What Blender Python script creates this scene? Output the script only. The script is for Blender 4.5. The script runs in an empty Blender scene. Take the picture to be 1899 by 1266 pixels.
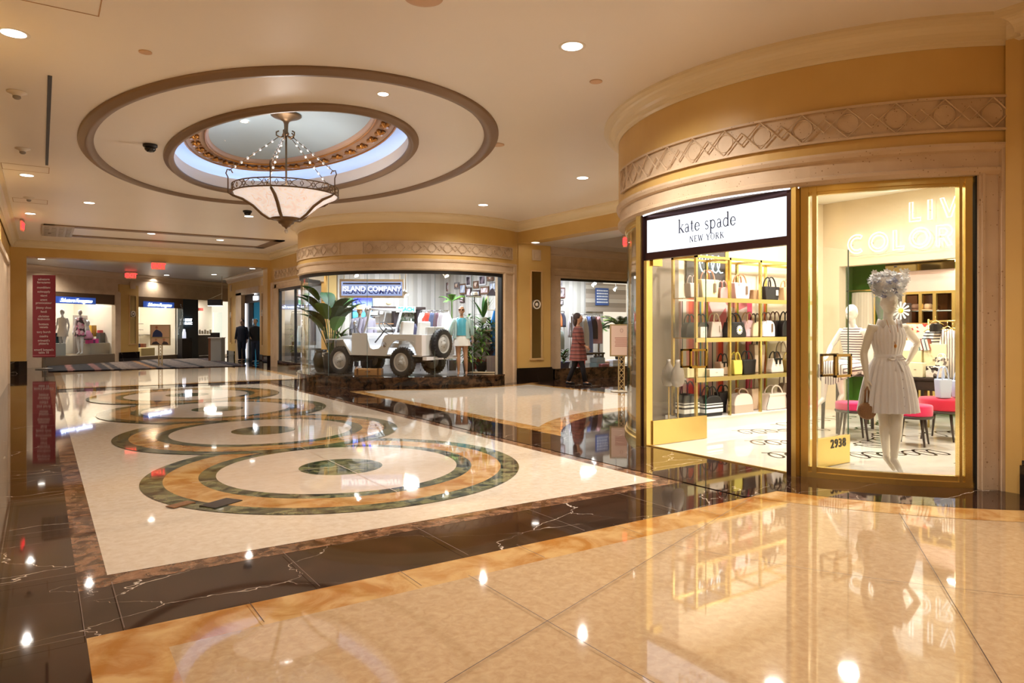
import bpy, math, random
from math import sin, cos, pi, radians as R, atan2, hypot
from mathutils import Vector, Matrix, noise

SC = bpy.context.scene
COL = SC.collection
rnd = random.Random(7)

# ------------------------------------------------------------------ camera
YAW = R(34.0); FPX = 1295.0; CX = 949.5; HZ = 606.0; EYE = 1.45
cd = bpy.data.cameras.new('camera'); cam = bpy.data.objects.new('camera', cd); COL.objects.link(cam)
cam.location = (0, 0, EYE); cam.rotation_euler = (R(90), 0, -YAW)
cd.sensor_width = 36.0; cd.lens = FPX / 1899 * 36.0
cd.shift_y = -(633 - HZ) / 1899.0
cd.clip_end = 200
SC.camera = cam
# ------------------------------------------------------------------ look
SC.view_settings.view_transform = 'Standard'; SC.view_settings.look = 'None'
SC.view_settings.exposure = 1.0; SC.view_settings.gamma = 1.0
try: SC.view_settings.use_curve_mapping = False
except Exception: pass
cy = SC.cycles
cy.max_bounces = 9; cy.diffuse_bounces = 4; cy.glossy_bounces = 4; cy.transparent_max_bounces = 20; cy.transmission_bounces = 4
cy.sample_clamp_indirect = 6.0; cy.caustics_reflective = False; cy.caustics_refractive = False
cy.use_denoising = True; cy.blur_glossy = 0.1
W = bpy.data.worlds.new('world'); SC.world = W; W.use_nodes = True
W.node_tree.nodes['Background'].inputs[0].default_value = (1.0, 0.86, 0.68, 1)
W.node_tree.nodes['Background'].inputs[1].default_value = 0.55

WARM = (1.0, 0.93, 0.85); NEUT = (1.0, 0.95, 0.90); COOL = (0.86, 0.92, 1.0)
def lamp(kind, loc, power, col=WARM, size=0.2, rot=(0, 0, 0), spot=130, blend=0.6, sy=None):
    d = bpy.data.lights.new('lamp', kind); o = bpy.data.objects.new('lamp', d); COL.objects.link(o)
    d.energy = power; d.color = col; o.location = loc; o.rotation_euler = rot
    if kind == 'AREA':
        d.size = size
        if sy: d.shape = 'RECTANGLE'; d.size_y = sy
        else: d.shape = 'DISK'
    else:
        d.shadow_soft_size = size
        if kind == 'SPOT': d.spot_size = R(spot); d.spot_blend = blend
    return o
# mall lamps: the light of the ceiling downlights
DOWN = [(-0.21, 7.89), (-0.21, 15.15), (-0.21, 20.23), (4.24, 5.25), (8.14, 9.78), (8.12, 13.18), (0.87, 17.75), (4.21, 17.73), (6.49, 20.73), (2.65, 22.6), (4.62, 23.08)]
DOWN_BACK = [(-0.2, 0.6), (4.24, 0.9), (1.9, -2.6), (5.2, -3.0)]
for (x, y) in DOWN: lamp('SPOT', (x, y, 4.12), (115 if y < 10 else 80) if x < 0 else (320 if y < 6 else (205 if y < 15 else 105)), WARM, 0.05, spot=155, blend=0.9)
for (x, y) in DOWN_BACK: lamp('SPOT', (x, y, 4.12), 105, WARM, 0.05, spot=155, blend=0.9)
for (x, y) in [(2.2, 29.5), (5.6, 31.0), (0.6, 30.0), (4.2, 34.0)]: lamp('SPOT', (x, y, 3.62), 62, NEUT, 0.08, spot=150, blend=0.9)
for (x, y) in [(12.6, 13.0), (12.6, 10.0)]: lamp('SPOT', (x, y, 3.6), 60, WARM, 0.08, spot=150, blend=0.9)
# shop lamps (track and ceiling lights inside the shops)
for (x, y, p) in [(7.6, 4.1, 24), (9.6, 5.6, 44), (8.3, 5.9, 42), (10.2, 3.9, 36), (8.6, 7.55, 10)]:
    lamp('AREA', (x, y, 3.5), p, (1.0, 0.95, 0.88), 0.22)
for (x, y, p) in [(8.0, 16.2, 58), (7.0, 18.2, 46), (9.6, 16.6, 60), (9.2, 19.2, 78)]:
    lamp('AREA', (x, y, 3.3), p, COOL, 0.6)
for (x, y, p) in [(8.6, 23.2, 70), (12.6, 16.7, 45), (14.2, 16.7, 45)]:
    lamp('AREA', (x, y, 3.1), p, COOL, 0.6)

# ------------------------------------------------------------------ object helpers
def put(o, parent=None):
    COL.objects.link(o)
    if parent is not None: o.parent = parent
    return o
def tag(o, label=None, cat=None, group=None, kind=None):
    if label: o['label'] = label
    if cat: o['category'] = cat
    if group: o['group'] = group
    if kind: o['kind'] = kind
    return o
def thing(name, label, cat, loc=(0, 0, 0), rz=0, group=None):
    o = bpy.data.objects.new(name, None); COL.objects.link(o); o.empty_display_size = 0.1
    o.location = loc; o.rotation_euler = (0, 0, rz)
    return tag(o, label, cat, group)
def copy_tree(o, parent=None):
    c = o.copy(); COL.objects.link(c)
    if parent is not None: c.parent = parent
    for ch in [q for q in COL.objects if q.parent == o]: copy_tree(ch, c)
    return c
def at(px, d, z=0.0):
    rx = (px - CX) / FPX
    return Vector((d * (rx * cos(YAW) + sin(YAW)), d * (-rx * sin(YAW) + cos(YAW)), z))
def zat(py, d): return EYE + (HZ - py) / FPX * d
def aty(px, Y, py=None):
    rx = (px - CX) / FPX; d = Y / (-rx * sin(YAW) + cos(YAW)); p = at(px, d)
    if py is not None: p.z = zat(py, d)
    return p
def atx(px, X, py=None):
    rx = (px - CX) / FPX; d = X / (rx * cos(YAW) + sin(YAW)); p = at(px, d)
    if py is not None: p.z = zat(py, d)
    return p
FACE = -YAW            # rz that turns a thing's front (-y) to the camera side

# ------------------------------------------------------------------ mesh builder
class MB:
    def __init__(s): s.v = []; s.f = []; s.m = []; s.s = []; s.T = Matrix.Identity(4); s.mi = 0; s.sm = False
    def pv(s, p): s.v.append(tuple(s.T @ Vector(p))); return len(s.v) - 1
    def fc(s, ids): s.f.append(tuple(ids)); s.m.append(s.mi); s.s.append(s.sm)
    def at(s, loc=(0, 0, 0), rz=0, rx=0, ry=0): s.T = Matrix.Translation(loc) @ Matrix.Rotation(rz, 4, 'Z') @ Matrix.Rotation(ry, 4, 'Y') @ Matrix.Rotation(rx, 4, 'X'); return s
    def mat(s, i): s.mi = i; return s
    def smooth(s, b=True): s.sm = b; return s
    def box(s, x0, x1, y0, y1, z0, z1):
        b = [s.pv(p) for p in ((x0, y0, z0), (x1, y0, z0), (x1, y1, z0), (x0, y1, z0), (x0, y0, z1), (x1, y0, z1), (x1, y1, z1), (x0, y1, z1))]
        for q in ((0, 3, 2, 1), (4, 5, 6, 7), (0, 1, 5, 4), (1, 2, 6, 5), (2, 3, 7, 6), (3, 0, 4, 7)): s.fc([b[i] for i in q])
        return s
    def cbox(s, c, sz): return s.box(c[0] - sz[0] / 2, c[0] + sz[0] / 2, c[1] - sz[1] / 2, c[1] + sz[1] / 2, c[2] - sz[2] / 2, c[2] + sz[2] / 2)
    def prism(s, poly, z0, z1):
        a = [s.pv((x, y, z0)) for x, y in poly]; b = [s.pv((x, y, z1)) for x, y in poly]; n = len(poly)
        s.fc(a[::-1]); s.fc(b)
        for i in range(n): s.fc((a[i], a[(i + 1) % n], b[(i + 1) % n], b[i]))
        return s
    def vprism(s, poly, y0, y1):        # polygon in x,z, thickness along y
        a = [s.pv((x, y0, z)) for x, z in poly]; b = [s.pv((x, y1, z)) for x, z in poly]; n = len(poly)
        s.fc(a); s.fc(b[::-1])
        for i in range(n): s.fc((a[(i + 1) % n], a[i], b[i], b[(i + 1) % n]))
        return s
    def poly(s, pts): s.fc([s.pv(p) for p in pts]); return s
    def rings(s, rs, closed_u=True, cap0=True, cap1=True, loop=False):
        I = [[s.pv(p) for p in r] for r in rs]; n = len(I[0])
        for k in range(len(I) - (0 if loop else 1)):
            A, B = I[k], I[(k + 1) % len(I)]
            for i in range(n if closed_u else n - 1): s.fc((A[i], A[(i + 1) % n], B[(i + 1) % n], B[i]))
        if not loop and closed_u:
            if cap0: s.fc(I[0][::-1])
            if cap1: s.fc(I[-1])
        return s
    def lathe(s, prof, n=24, c=(0, 0), a0=0, a1=2 * pi, sx=1, sy=1, cap=True):
        full = abs(a1 - a0 - 2 * pi) < 1e-6
        if full:
            rs = [[(c[0] + sx * r * cos(2 * pi * i / n), c[1] + sy * r * sin(2 * pi * i / n), z) for i in range(n)] for r, z in prof]
            return s.rings(rs, True, cap, cap)
        rs = [[(c[0] + r * cos(a0 + (a1 - a0) * i / n), c[1] + r * sin(a0 + (a1 - a0) * i / n), z) for i in range(n + 1)] for r, z in prof]
        return s.rings(rs, False)
    def ell(s, c, r, n=16, m=10):
        rs = []
        for k in range(1, m):
            t = pi * k / m - pi / 2
            rs.append([(c[0] + r[0] * cos(t) * cos(2 * pi * i / n), c[1] + r[1] * cos(t) * sin(2 * pi * i / n), c[2] + r[2] * sin(t)) for i in range(n)])
        return s.rings(rs)
    def tube(s, path, rad, n=8, closed=False, flat=1.0, cap=True):
        P = [Vector(p) for p in path]; L = len(P); rs = []; up = None
        for i in range(L):
            if closed: t = P[(i + 1) % L] - P[i - 1]
            else: t = P[min(i + 1, L - 1)] - P[max(i - 1, 0)]
            if t.length < 1e-9: t = Vector((0, 0, 1))
            t.normalize()
            if up is None:
                up = Vector((0, 0, 1)) if abs(t.z) < 0.9 else Vector((1, 0, 0))
            u = up - t * up.dot(t)
            if u.length < 1e-6: u = t.orthogonal()
            u.normalize(); up = u; w = t.cross(u)
            r = rad[i] if isinstance(rad, (list, tuple)) else rad
            if isinstance(r, (list, tuple)): ru, rw = r
            else: ru, rw = r, r * flat
            rs.append([tuple(P[i] + u * (ru * cos(2 * pi * k / n)) + w * (rw * sin(2 * pi * k / n))) for k in range(n)])
        return s.rings(rs, True, cap, cap, loop=closed)
    def sweep(s, path, prof, closed_path=False):
        # path: plan points; prof: closed polygon of (offset to the right of travel, z)
        P = [Vector((p[0], p[1])) for p in path]; L = len(P); rs = []
        for i in range(L):
            if closed_path: a = P[i] - P[i - 1]; b = P[(i + 1) % L] - P[i]
            else:
                a = P[i] - P[i - 1] if i > 0 else P[1] - P[0]
                b = P[i + 1] - P[i] if i < L - 1 else a
            a.normalize(); b.normalize()
            na = Vector((a.y, -a.x)); nb = Vector((b.y, -b.x)); m = na + nb
            if m.length < 1e-6: m = na.copy()
            m.normalize(); k = 1.0 / max(0.35, m.dot(na))
            rs.append([(P[i].x + m.x * o * k, P[i].y + m.y * o * k, z) for o, z in prof])
        return s.rings(rs, True, True, True, loop=closed_path)
    def build(s, name, mat, parent=None, bevel=0, sub=0):
        me = bpy.data.meshes.new(name); me.from_pydata(s.v, [], s.f)
        mats = mat if isinstance(mat, (list, tuple)) else [mat]
        for m in mats: me.materials.append(m)
        me.polygons.foreach_set('material_index', s.m); me.polygons.foreach_set('use_smooth', s.s)
        me.update(); o = bpy.data.objects.new(name, me); put(o, parent)
        if bevel:
            b = o.modifiers.new('bevel', 'BEVEL'); b.width = bevel; b.segments = 2; b.limit_method = 'ANGLE'; b.angle_limit = R(40)
        if sub:
            b = o.modifiers.new('sub', 'SUBSURF'); b.levels = sub; b.render_levels = sub
        return o
def arc(c, r, a0, a1, n=None):
    n = n or max(2, int(abs(a1 - a0) / 2.5))
    return [(c[0] + r * cos(R(a0 + (a1 - a0) * i / n)), c[1] + r * sin(R(a0 + (a1 - a0) * i / n))) for i in range(n + 1)]
def rect(o0, o1, z0, z1): return [(o0, z0), (o1, z0), (o1, z1), (o0, z1)]
def struct(name, mb, mat, parent=None, **k):
    o = mb.build(name, mat, parent, **k)
    if parent is None: o['kind'] = 'structure'
    return o

# ------------------------------------------------------------------ materials
def srgb(r, g, b):
    f = lambda c: ((c / 255 + 0.055) / 1.055) ** 2.4 if c / 255 > 0.04045 else c / 255 / 12.92
    return (f(r), f(g), f(b), 1)
MATS = {}
class NT:
    def __init__(s, name):
        s.m = bpy.data.materials.new(name); s.m.use_nodes = True; s.t = s.m.node_tree; s.b = s.t.nodes['Principled BSDF']
        s.out = s.t.nodes['Material Output']
    def n(s, typ, **kw):
        q = s.t.nodes.new(typ)
        for k, v in kw.items():
            if k.startswith('i_'):
                key = k[2:].replace('_', ' ')
                q.inputs[int(key) if key.isdigit() else key].default_value = v
            else: setattr(q, k, v)
        return q
    def l(s, a, b): s.t.links.new(a, b)
    def ramp(s, fac, stops):
        q = s.t.nodes.new('ShaderNodeValToRGB'); cr = q.color_ramp
        while len(cr.elements) > 1: cr.elements.remove(cr.elements[-1])
        cr.elements[0].position = stops[0][0]; cr.elements[0].color = stops[0][1]
        for p, c in stops[1:]: e = cr.elements.new(p); e.color = c
        s.l(fac, q.inputs[0]); return q.outputs[0]
    def coord(s, kind='Object'): return s.n('ShaderNodeTexCoord').outputs[kind]
    def pos(s): return s.n('ShaderNodeNewGeometry').outputs['Position']
def mk(name, col, rough=0.5, metal=0.0, spec=0.5, emit=None, es=0, alpha=None, coat=0, sheen=0, noise_s=0, noise_a=0.12, bump=0, bscale=60):
    if name in MATS: return MATS[name]
    T = NT(name); b = T.b
    b.inputs['Base Color'].default_value = col; b.inputs['Roughness'].default_value = rough; b.inputs['Metallic'].default_value = metal
    b.inputs['Specular IOR Level'].default_value = spec
    if coat: b.inputs['Coat Weight'].default_value = coat; b.inputs['Coat Roughness'].default_value = 0.05
    if sheen: b.inputs['Sheen Weight'].default_value = sheen
    if emit: b.inputs['Emission Color'].default_value = emit; b.inputs['Emission Strength'].default_value = es
    if alpha is not None: b.inputs['Alpha'].default_value = alpha
    if noise_s:
        nz = T.n('ShaderNodeTexNoise', i_Scale=noise_s, i_Detail=4.0); T.l(T.coord(), nz.inputs['Vector'])
        c0 = tuple(max(0, c * (1 - noise_a)) for c in col[:3]) + (1,); c1 = tuple(min(1, c * (1 + noise_a)) for c in col[:3]) + (1,)
        T.l(T.ramp(nz.outputs['Fac'], [(0.3, c0), (0.7, c1)]), b.inputs['Base Color'])
    if bump:
        nz = T.n('ShaderNodeTexNoise', i_Scale=bscale, i_Detail=3.0); T.l(T.coord(), nz.inputs['Vector'])
        bp = T.n('ShaderNodeBump', i_Strength=bump, i_Distance=0.01); T.l(nz.outputs['Fac'], bp.inputs['Height']); T.l(bp.outputs[0], b.inputs['Normal'])
    MATS[name] = T.m; return T.m
def C(r, g, b, rough=0.5, **k):
    return mk('paint_%d_%d_%d_%d' % (r, g, b, int(rough * 100)) + ''.join(sorted(str(v) for v in k.values())), srgb(r, g, b), rough, **k)

def marble(name, base, dark, vein=None, scale=1.2, vs=1.0, vw=0.012, rough=0.04, blotch=0.5, spec=0.42, coat=0.12):
    T = NT(name); b = T.b; p = T.pos()
    nz = T.n('ShaderNodeTexNoise', i_Scale=scale, i_Detail=8.0, i_Roughness=0.6, i_Distortion=0.6); T.l(p, nz.inputs['Vector'])
    col = T.ramp(nz.outputs['Fac'], [(0.5 - blotch / 2, dark), (0.5 + blotch / 2, base)])
    if vein:
        mp = T.n('ShaderNodeMapping', i_Rotation=(0, 0, 0.7), i_Scale=(1.0, 2.2, 1.0)); T.l(p, mp.inputs['Vector'])
        n2 = T.n('ShaderNodeTexNoise', i_Scale=vs * 1.3, i_Detail=5.0, i_Roughness=0.55); T.l(mp.outputs[0], n2.inputs['Vector'])
        mx = T.n('ShaderNodeMixRGB', blend_type='ADD', i_0=0.9); T.l(mp.outputs[0], mx.inputs[1]); T.l(n2.outputs['Color'], mx.inputs[2])
        vo = T.n('ShaderNodeTexVoronoi', feature='DISTANCE_TO_EDGE', i_Scale=vs); T.l(mx.outputs[0], vo.inputs['Vector'])
        n3 = T.n('ShaderNodeTexNoise', i_Scale=vs * 1.7, i_Detail=3.0); T.l(p, n3.inputs['Vector'])
        wd = T.n('ShaderNodeMath', operation='MULTIPLY', i_1=vw * 4.0); 
        pw = T.n('ShaderNodeMath', operation='POWER', i_1=5.0); T.l(n3.outputs['Fac'], pw.inputs[0]); T.l(pw.outputs[0], wd.inputs[0])
        ls = T.n('ShaderNodeMath', operation='LESS_THAN'); T.l(vo.outputs['Distance'], ls.inputs[0]); T.l(wd.outputs[0], ls.inputs[1])
        m2 = T.n('ShaderNodeMixRGB', i_2=vein); T.l(ls.outputs[0], m2.inputs[0]); T.l(col, m2.inputs[1]); col = m2.outputs[0]
    T.l(col, b.inputs['Base Color']); b.inputs['Roughness'].default_value = rough; b.inputs['Specular IOR Level'].default_value = spec
    b.inputs['Coat Weight'].default_value = coat; b.inputs['Coat Roughness'].default_value = 0.01
    n5 = T.n('ShaderNodeTexNoise', i_Scale=1.1, i_Detail=1.0); T.l(p, n5.inputs['Vector'])
    bp = T.n('ShaderNodeBump', i_Strength=0.012, i_Distance=0.03); T.l(n5.outputs['Fac'], bp.inputs['Height']); T.l(bp.outputs[0], b.inputs['Normal']); T.l(bp.outputs[0], b.inputs['Coat Normal'])
    MATS[name] = T.m; return T.m
M_SLAB = marble('cream_slab_marble', srgb(208, 178, 138), srgb(190, 156, 116), scale=22, blotch=0.36)
M_CREAM = marble('cream_marble', srgb(238, 224, 204), srgb(224, 204, 178), scale=16, blotch=0.36)
M_CREAM2 = marble('pale_medallion_marble', srgb(236, 218, 198), srgb(224, 202, 178), scale=10, blotch=0.5)
M_DARK = marble('dark_brown_marble', srgb(66, 44, 34), srgb(40, 24, 18), vein=srgb(214, 198, 180), vs=0.75, vw=0.011, scale=2.2, blotch=0.3)
M_EMP = marble('mottled_brown_marble', srgb(150, 108, 80), srgb(62, 36, 24), vein=srgb(186, 150, 120), vs=9, vw=0.10, scale=9, blotch=0.16)
M_YEL = marble('yellow_marble', srgb(216, 174, 114), srgb(184, 126, 62), scale=3.6, blotch=0.22)
M_GREEN = marble('green_marble', srgb(136, 134, 96), srgb(50, 54, 46), scale=7, blotch=0.18)
M_BLACKM = marble('black_base_marble', srgb(34, 26, 24), srgb(18, 12, 12), vein=srgb(170, 160, 150), vs=0.9, vw=0.012)
M_CURB = marble('dark_curb_marble', srgb(96, 70, 48), srgb(26, 16, 14), scale=6, blotch=0.18)
M_WHITEM = marble('white_shop_floor', srgb(240, 232, 218), srgb(228, 216, 200), scale=1.5)
def plaster(name, c0, c1, scale=0.8, rough=0.35, bump=0.0):
    T = NT(name); nz = T.n('ShaderNodeTexNoise', i_Scale=scale, i_Detail=5.0); T.l(T.pos(), nz.inputs['Vector'])
    T.l(T.ramp(nz.outputs['Fac'], [(0.3, c0), (0.7, c1)]), T.b.inputs['Base Color']); T.b.inputs['Roughness'].default_value = rough
    MATS[name] = T.m; return T.m
M_OCHRE = plaster('ochre_plaster', srgb(204, 164, 92), srgb(214, 178, 108), 1.1, 0.45)
M_CEIL = plaster('ceiling_paint', srgb(238, 228, 216), srgb(242, 232, 220), 0.5, 0.35)
M_CROWN = plaster('crown_paint', srgb(226, 208, 170), srgb(232, 215, 180), 0.7, 0.3)
def travertine():
    T = NT('travertine'); p = T.pos()
    nz = T.n('ShaderNodeTexNoise', i_Scale=3.0, i_Detail=8.0); T.l(p, nz.inputs['Vector'])
    col = T.ramp(nz.outputs['Fac'], [(0.3, srgb(200, 174, 142)), (0.7, srgb(214, 190, 160))])
    vo = T.n('ShaderNodeTexVoronoi', i_Scale=26.0); T.l(p, vo.inputs['Vector'])
    n2 = T.n('ShaderNodeTexNoise', i_Scale=9.0); T.l(p, n2.inputs['Vector'])
    m = T.n('ShaderNodeMath', operation='MULTIPLY', i_1=0.42); T.l(n2.outputs['Fac'], m.inputs[0])
    s2 = T.n('ShaderNodeMath', operation='SUBTRACT', i_1=0.10); T.l(m.outputs[0], s2.inputs[0])
    ls = T.n('ShaderNodeMath', operation='LESS_THAN'); T.l(vo.outputs['Distance'], ls.inputs[0]); T.l(s2.outputs[0], ls.inputs[1])
    mx = T.n('ShaderNodeMixRGB', i_2=srgb(160, 128, 96)); T.l(ls.outputs[0], mx.inputs[0]); T.l(col, mx.inputs[1])
    T.l(mx.outputs[0], T.b.inputs['Base Color']); T.b.inputs['Roughness'].default_value = 0.55
    inv = T.n('ShaderNodeMath', operation='SUBTRACT', i_0=1.0); T.l(ls.outputs[0], inv.inputs[1])
    bp = T.n('ShaderNodeBump', i_Strength=0.6, i_Distance=0.006); T.l(inv.outputs[0], bp.inputs['Height']); T.l(bp.outputs[0], T.b.inputs['Normal'])
    return T.m
M_TRAV = travertine()
def glass(name, tint=(0.97, 0.985, 0.98, 1), r0=0.03, r1=0.75):
    T = NT(name); t = T.t; t.nodes.remove(T.b)
    tr = T.n('ShaderNodeBsdfTransparent', i_Color=tint); gl = T.n('ShaderNodeBsdfGlossy', i_Color=(1, 1, 1, 1), i_Roughness=0.0)
    ge = T.n('ShaderNodeNewGeometry'); dt = T.n('ShaderNodeVectorMath', operation='DOT_PRODUCT'); T.l(ge.outputs['Normal'], dt.inputs[0]); T.l(ge.outputs['Incoming'], dt.inputs[1])
    ab = T.n('ShaderNodeMath', operation='ABSOLUTE'); T.l(dt.outputs['Value'], ab.inputs[0])
    sb = T.n('ShaderNodeMath', operation='SUBTRACT', i_0=1.0); T.l(ab.outputs[0], sb.inputs[1])
    pw = T.n('ShaderNodeMath', operation='POWER', i_1=5.0); T.l(sb.outputs[0], pw.inputs[0])
    ma = T.n('ShaderNodeMath', operation='MULTIPLY_ADD', i_1=r1, i_2=r0); T.l(pw.outputs[0], ma.inputs[0])
    mx = T.n('ShaderNodeMixShader'); T.l(ma.outputs[0], mx.inputs[0]); T.l(tr.outputs[0], mx.inputs[1]); T.l(gl.outputs[0], mx.inputs[2]); T.l(mx.outputs[0], T.out.inputs[0])
    MATS[name] = T.m; return T.m
M_GLASS = glass('clear_glass'); M_EDGE = C(20, 90, 70, 0.1)
M_BRASS = mk('polished_brass', srgb(230, 202, 124), 0.26, 0.88)
M_BRONZE = mk('aged_bronze', srgb(120, 96, 70), 0.38, 0.8)
M_DBRONZE = mk('dark_bronze', srgb(60, 36, 34), 0.3, 0.6)
M_GOLD = mk('gold_leaf', srgb(190, 130, 60), 0.35, 0.8)
M_CHROME = mk('chrome', srgb(200, 200, 205), 0.1, 1.0)
M_BLACK = C(18, 16, 16, 0.4); M_WHITE = C(240, 238, 232, 0.5); M_DWOOD = C(44, 32, 30, 0.35)
M_MIRROR = mk('mirror', srgb(180, 178, 172), 0.02, 1.0)
M_IVORY = C(244, 232, 206, 0.6)
def emis(name, col, s):
    if name in MATS: return MATS[name]
    T = NT(name); T.t.nodes.remove(T.b); e = T.n('ShaderNodeEmission', i_Color=col, i_Strength=s); T.l(e.outputs[0], T.out.inputs[0]); MATS[name] = T.m; return T.m
M_LAMP = emis('lamp_glow', (1, 0.93, 0.82, 1), 5); M_NEON = emis('neon_glow', (0.95, 1.0, 0.93, 1), 2.0); M_SIGNW = emis('lightbox_glow', (0.90, 0.93, 1.0, 1), 0.72)
M_BLUEGLOW = emis('blue_sign_glow', (0.35, 0.5, 1.0, 1), 4); M_REDGLOW = emis('exit_glow', (1, 0.04, 0.04, 1), 1.5)
def stripes(name, cols, axis='Z', period=0.1, wob=0.0, rough=0.7, coord='Object', offs=0):
    """repeating hard bands along an axis"""
    if name in MATS: return MATS[name]
    T = NT(name); sp = T.n('ShaderNodeSeparateXYZ'); T.l(T.coord(coord) if coord != 'World' else T.pos(), sp.inputs[0])
    val = sp.outputs['XYZ'.index(axis)]
    if wob:
        nz = T.n('ShaderNodeTexNoise', i_Scale=6.0); T.l(T.coord(), nz.inputs['Vector'])
        a = T.n('ShaderNodeMath', operation='MULTIPLY_ADD', i_1=wob); T.l(nz.outputs['Fac'], a.inputs[0]); T.l(val, a.inputs[2]); val = a.outputs[0]
    m = T.n('ShaderNodeMath', operation='DIVIDE', i_1=period); T.l(val, m.inputs[0])
    ad = T.n('ShaderNodeMath', operation='ADD', i_1=offs); T.l(m.outputs[0], ad.inputs[0])
    f = T.n('ShaderNodeMath', operation='FRACT'); T.l(ad.outputs[0], f.inputs[0])
    tot = sum(w for w, _ in cols); st = []; x = 0
    for w, c in cols: st.append((min(x / tot, 0.9999), c)); x += w
    q = T.t.nodes.new('ShaderNodeValToRGB'); q.color_ramp.interpolation = 'CONSTANT'; cr = q.color_ramp
    while len(cr.elements) > 1: cr.elements.remove(cr.elements[-1])
    cr.elements[0].position = st[0][0]; cr.elements[0].color = st[0][1]
    for p_, c in st[1:]: e = cr.elements.new(p_); e.color = c
    T.l(f.outputs[0], q.inputs[0]); T.l(q.outputs[0], T.b.inputs['Base Color']); T.b.inputs['Roughness'].default_value = rough
    MATS[name] = T.m; return T.m
def blotch(name, cols, scale=20, rough=0.7):
    if name in MATS: return MATS[name]
    T = NT(name); vo = T.n('ShaderNodeTexVoronoi', i_Scale=scale); T.l(T.coord(), vo.inputs['Vector'])
    sp = T.n('ShaderNodeSeparateXYZ'); T.l(vo.outputs['Color'], sp.inputs[0])
    q = T.t.nodes.new('ShaderNodeValToRGB'); q.color_ramp.interpolation = 'CONSTANT'; cr = q.color_ramp
    while len(cr.elements) > 1: cr.elements.remove(cr.elements[-1])
    cr.elements[0].position = 0; cr.elements[0].color = cols[0]
    for i, c in enumerate(cols[1:]): e = cr.elements.new((i + 1) / len(cols)); e.color = c
    T.l(sp.outputs[0], q.inputs[0]); T.l(q.outputs[0], T.b.inputs['Base Color']); T.b.inputs['Roughness'].default_value = rough
    MATS[name] = T.m; return T.m

# ------------------------------------------------------------------ lettering
def text(name, s, size, mat, parent=None, loc=(0, 0, 0), rz=0, depth=0.004, align='CENTER', bold=0.0, shear=0, rx=R(90), spacing=1.0):
    cu = bpy.data.curves.new(name, 'FONT'); cu.body = s; cu.size = size; cu.extrude = depth; cu.align_x = align; cu.align_y = 'CENTER'
    cu.offset = bold; cu.shear = shear; cu.space_character = spacing; cu.resolution_u = 3
    tmp = bpy.data.objects.new(name, cu); COL.objects.link(tmp)
    dg = bpy.context.evaluated_depsgraph_get(); me = bpy.data.meshes.new_from_object(tmp.evaluated_get(dg)); bpy.data.objects.remove(tmp); bpy.data.curves.remove(cu)
    me.name = name; me.materials.clear(); me.materials.append(mat)
    o = bpy.data.objects.new(name, me); put(o, parent); o.location = loc; o.rotation_euler = (rx, 0, rz)
    return o
# ================================================================== the setting
K = (8.87, 5.12); I = (8.8, 17.9); CZ = 4.15
fb = MB(); fb.box(-1.6, 12.2, -7, 46, -0.3, 0.0); fb.box(12.2, 20, 7.5, 22, -0.3, 0.0)
FLOOR = struct('floor', fb, M_DARK)
lvl = [0.0]
def inlay(name, polys, mat):
    lvl[0] += 0.0004
    mb = MB(); z = lvl[0]
    for p in polys: mb.poly([(x, y, z) for x, y in p])
    return mb.build(name, mat, FLOOR)
def inlays(name, groups, mat):
    for g_ in groups: inlay(name, g_, mat)
def annulus(c, r0, r1, a0=0, a1=360):
    n = max(8, int((a1 - a0) / 3)); A = arc(c, r0, a0, a1, n); B = arc(c, r1, a0, a1, n)
    return [[A[i], B[i], B[i + 1], A[i + 1]] for i in range(n)]
def rc(x0, x1, y0, y1): return [(x0, y0), (x1, y0), (x1, y1), (x0, y1)]
inlays('mottled_border', [[rc(0.17, 0.32, 4.5, 46)], [rc(0.17, 4.98, 4.52, 4.72)], [rc(4.81, 4.97, 4.72, 18.4)]], M_EMP)
inlay('yellow_border', [rc(0.175, 5.31, -7, 3.80)], M_YEL)
inlay('cream_slab', [rc(0.48, 12.0, -7, 3.49)], M_SLAB)
inlay('cream_field', [rc(0.32, 4.81, 4.70, 18.35)], M_CREAM)
inlay('yellow_border', [rc(5.71, 10.38, 7.0, 15.0)], M_YEL)
inlay('cream_field', [rc(5.98, 10.16, 7.0, 14.8)], M_CREAM)
inlays('yellow_border', [annulus(K, 3.0, 4.09, 199.2, 262), annulus(K, 3.0, 4.20, 86, 146), annulus(I, 3.0, 3.82, 236, 300)], M_YEL)
inlays('dark_border', [annulus(K, 2.6, 3.73, 176, 265), annulus(K, 2.6, 3.84, 86, 176), annulus(I, 2.9, 3.60, 180, 300), [rc(4.97, 5.71, 3.8, 18.6)]], M_DARK)
inlay('yellow_border', [rc(0.32, 6.3, 19.3, 26.4)], M_YEL)
inlay('cream_field', [rc(0.50, 6.05, 19.6, 26.1)], M_CREAM)
# medallions
for k, y in enumerate((6.97, 10.0, 13.05, 16.1)):
    c = (2.57, y)
    inlay('green_ring', annulus(c, 0.0, 1.84), M_GREEN)
    inlay('yellow_ring', annulus(c, 0.0, 1.65), M_YEL)
    inlay('green_ring', annulus(c, 0.0, 1.345), M_GREEN)
    inlay('pale_disc', annulus(c, 0.0, 1.19), M_CREAM2)
    inlay('green_disc', annulus(c, 0.0, 0.42), M_GREEN)
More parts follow.
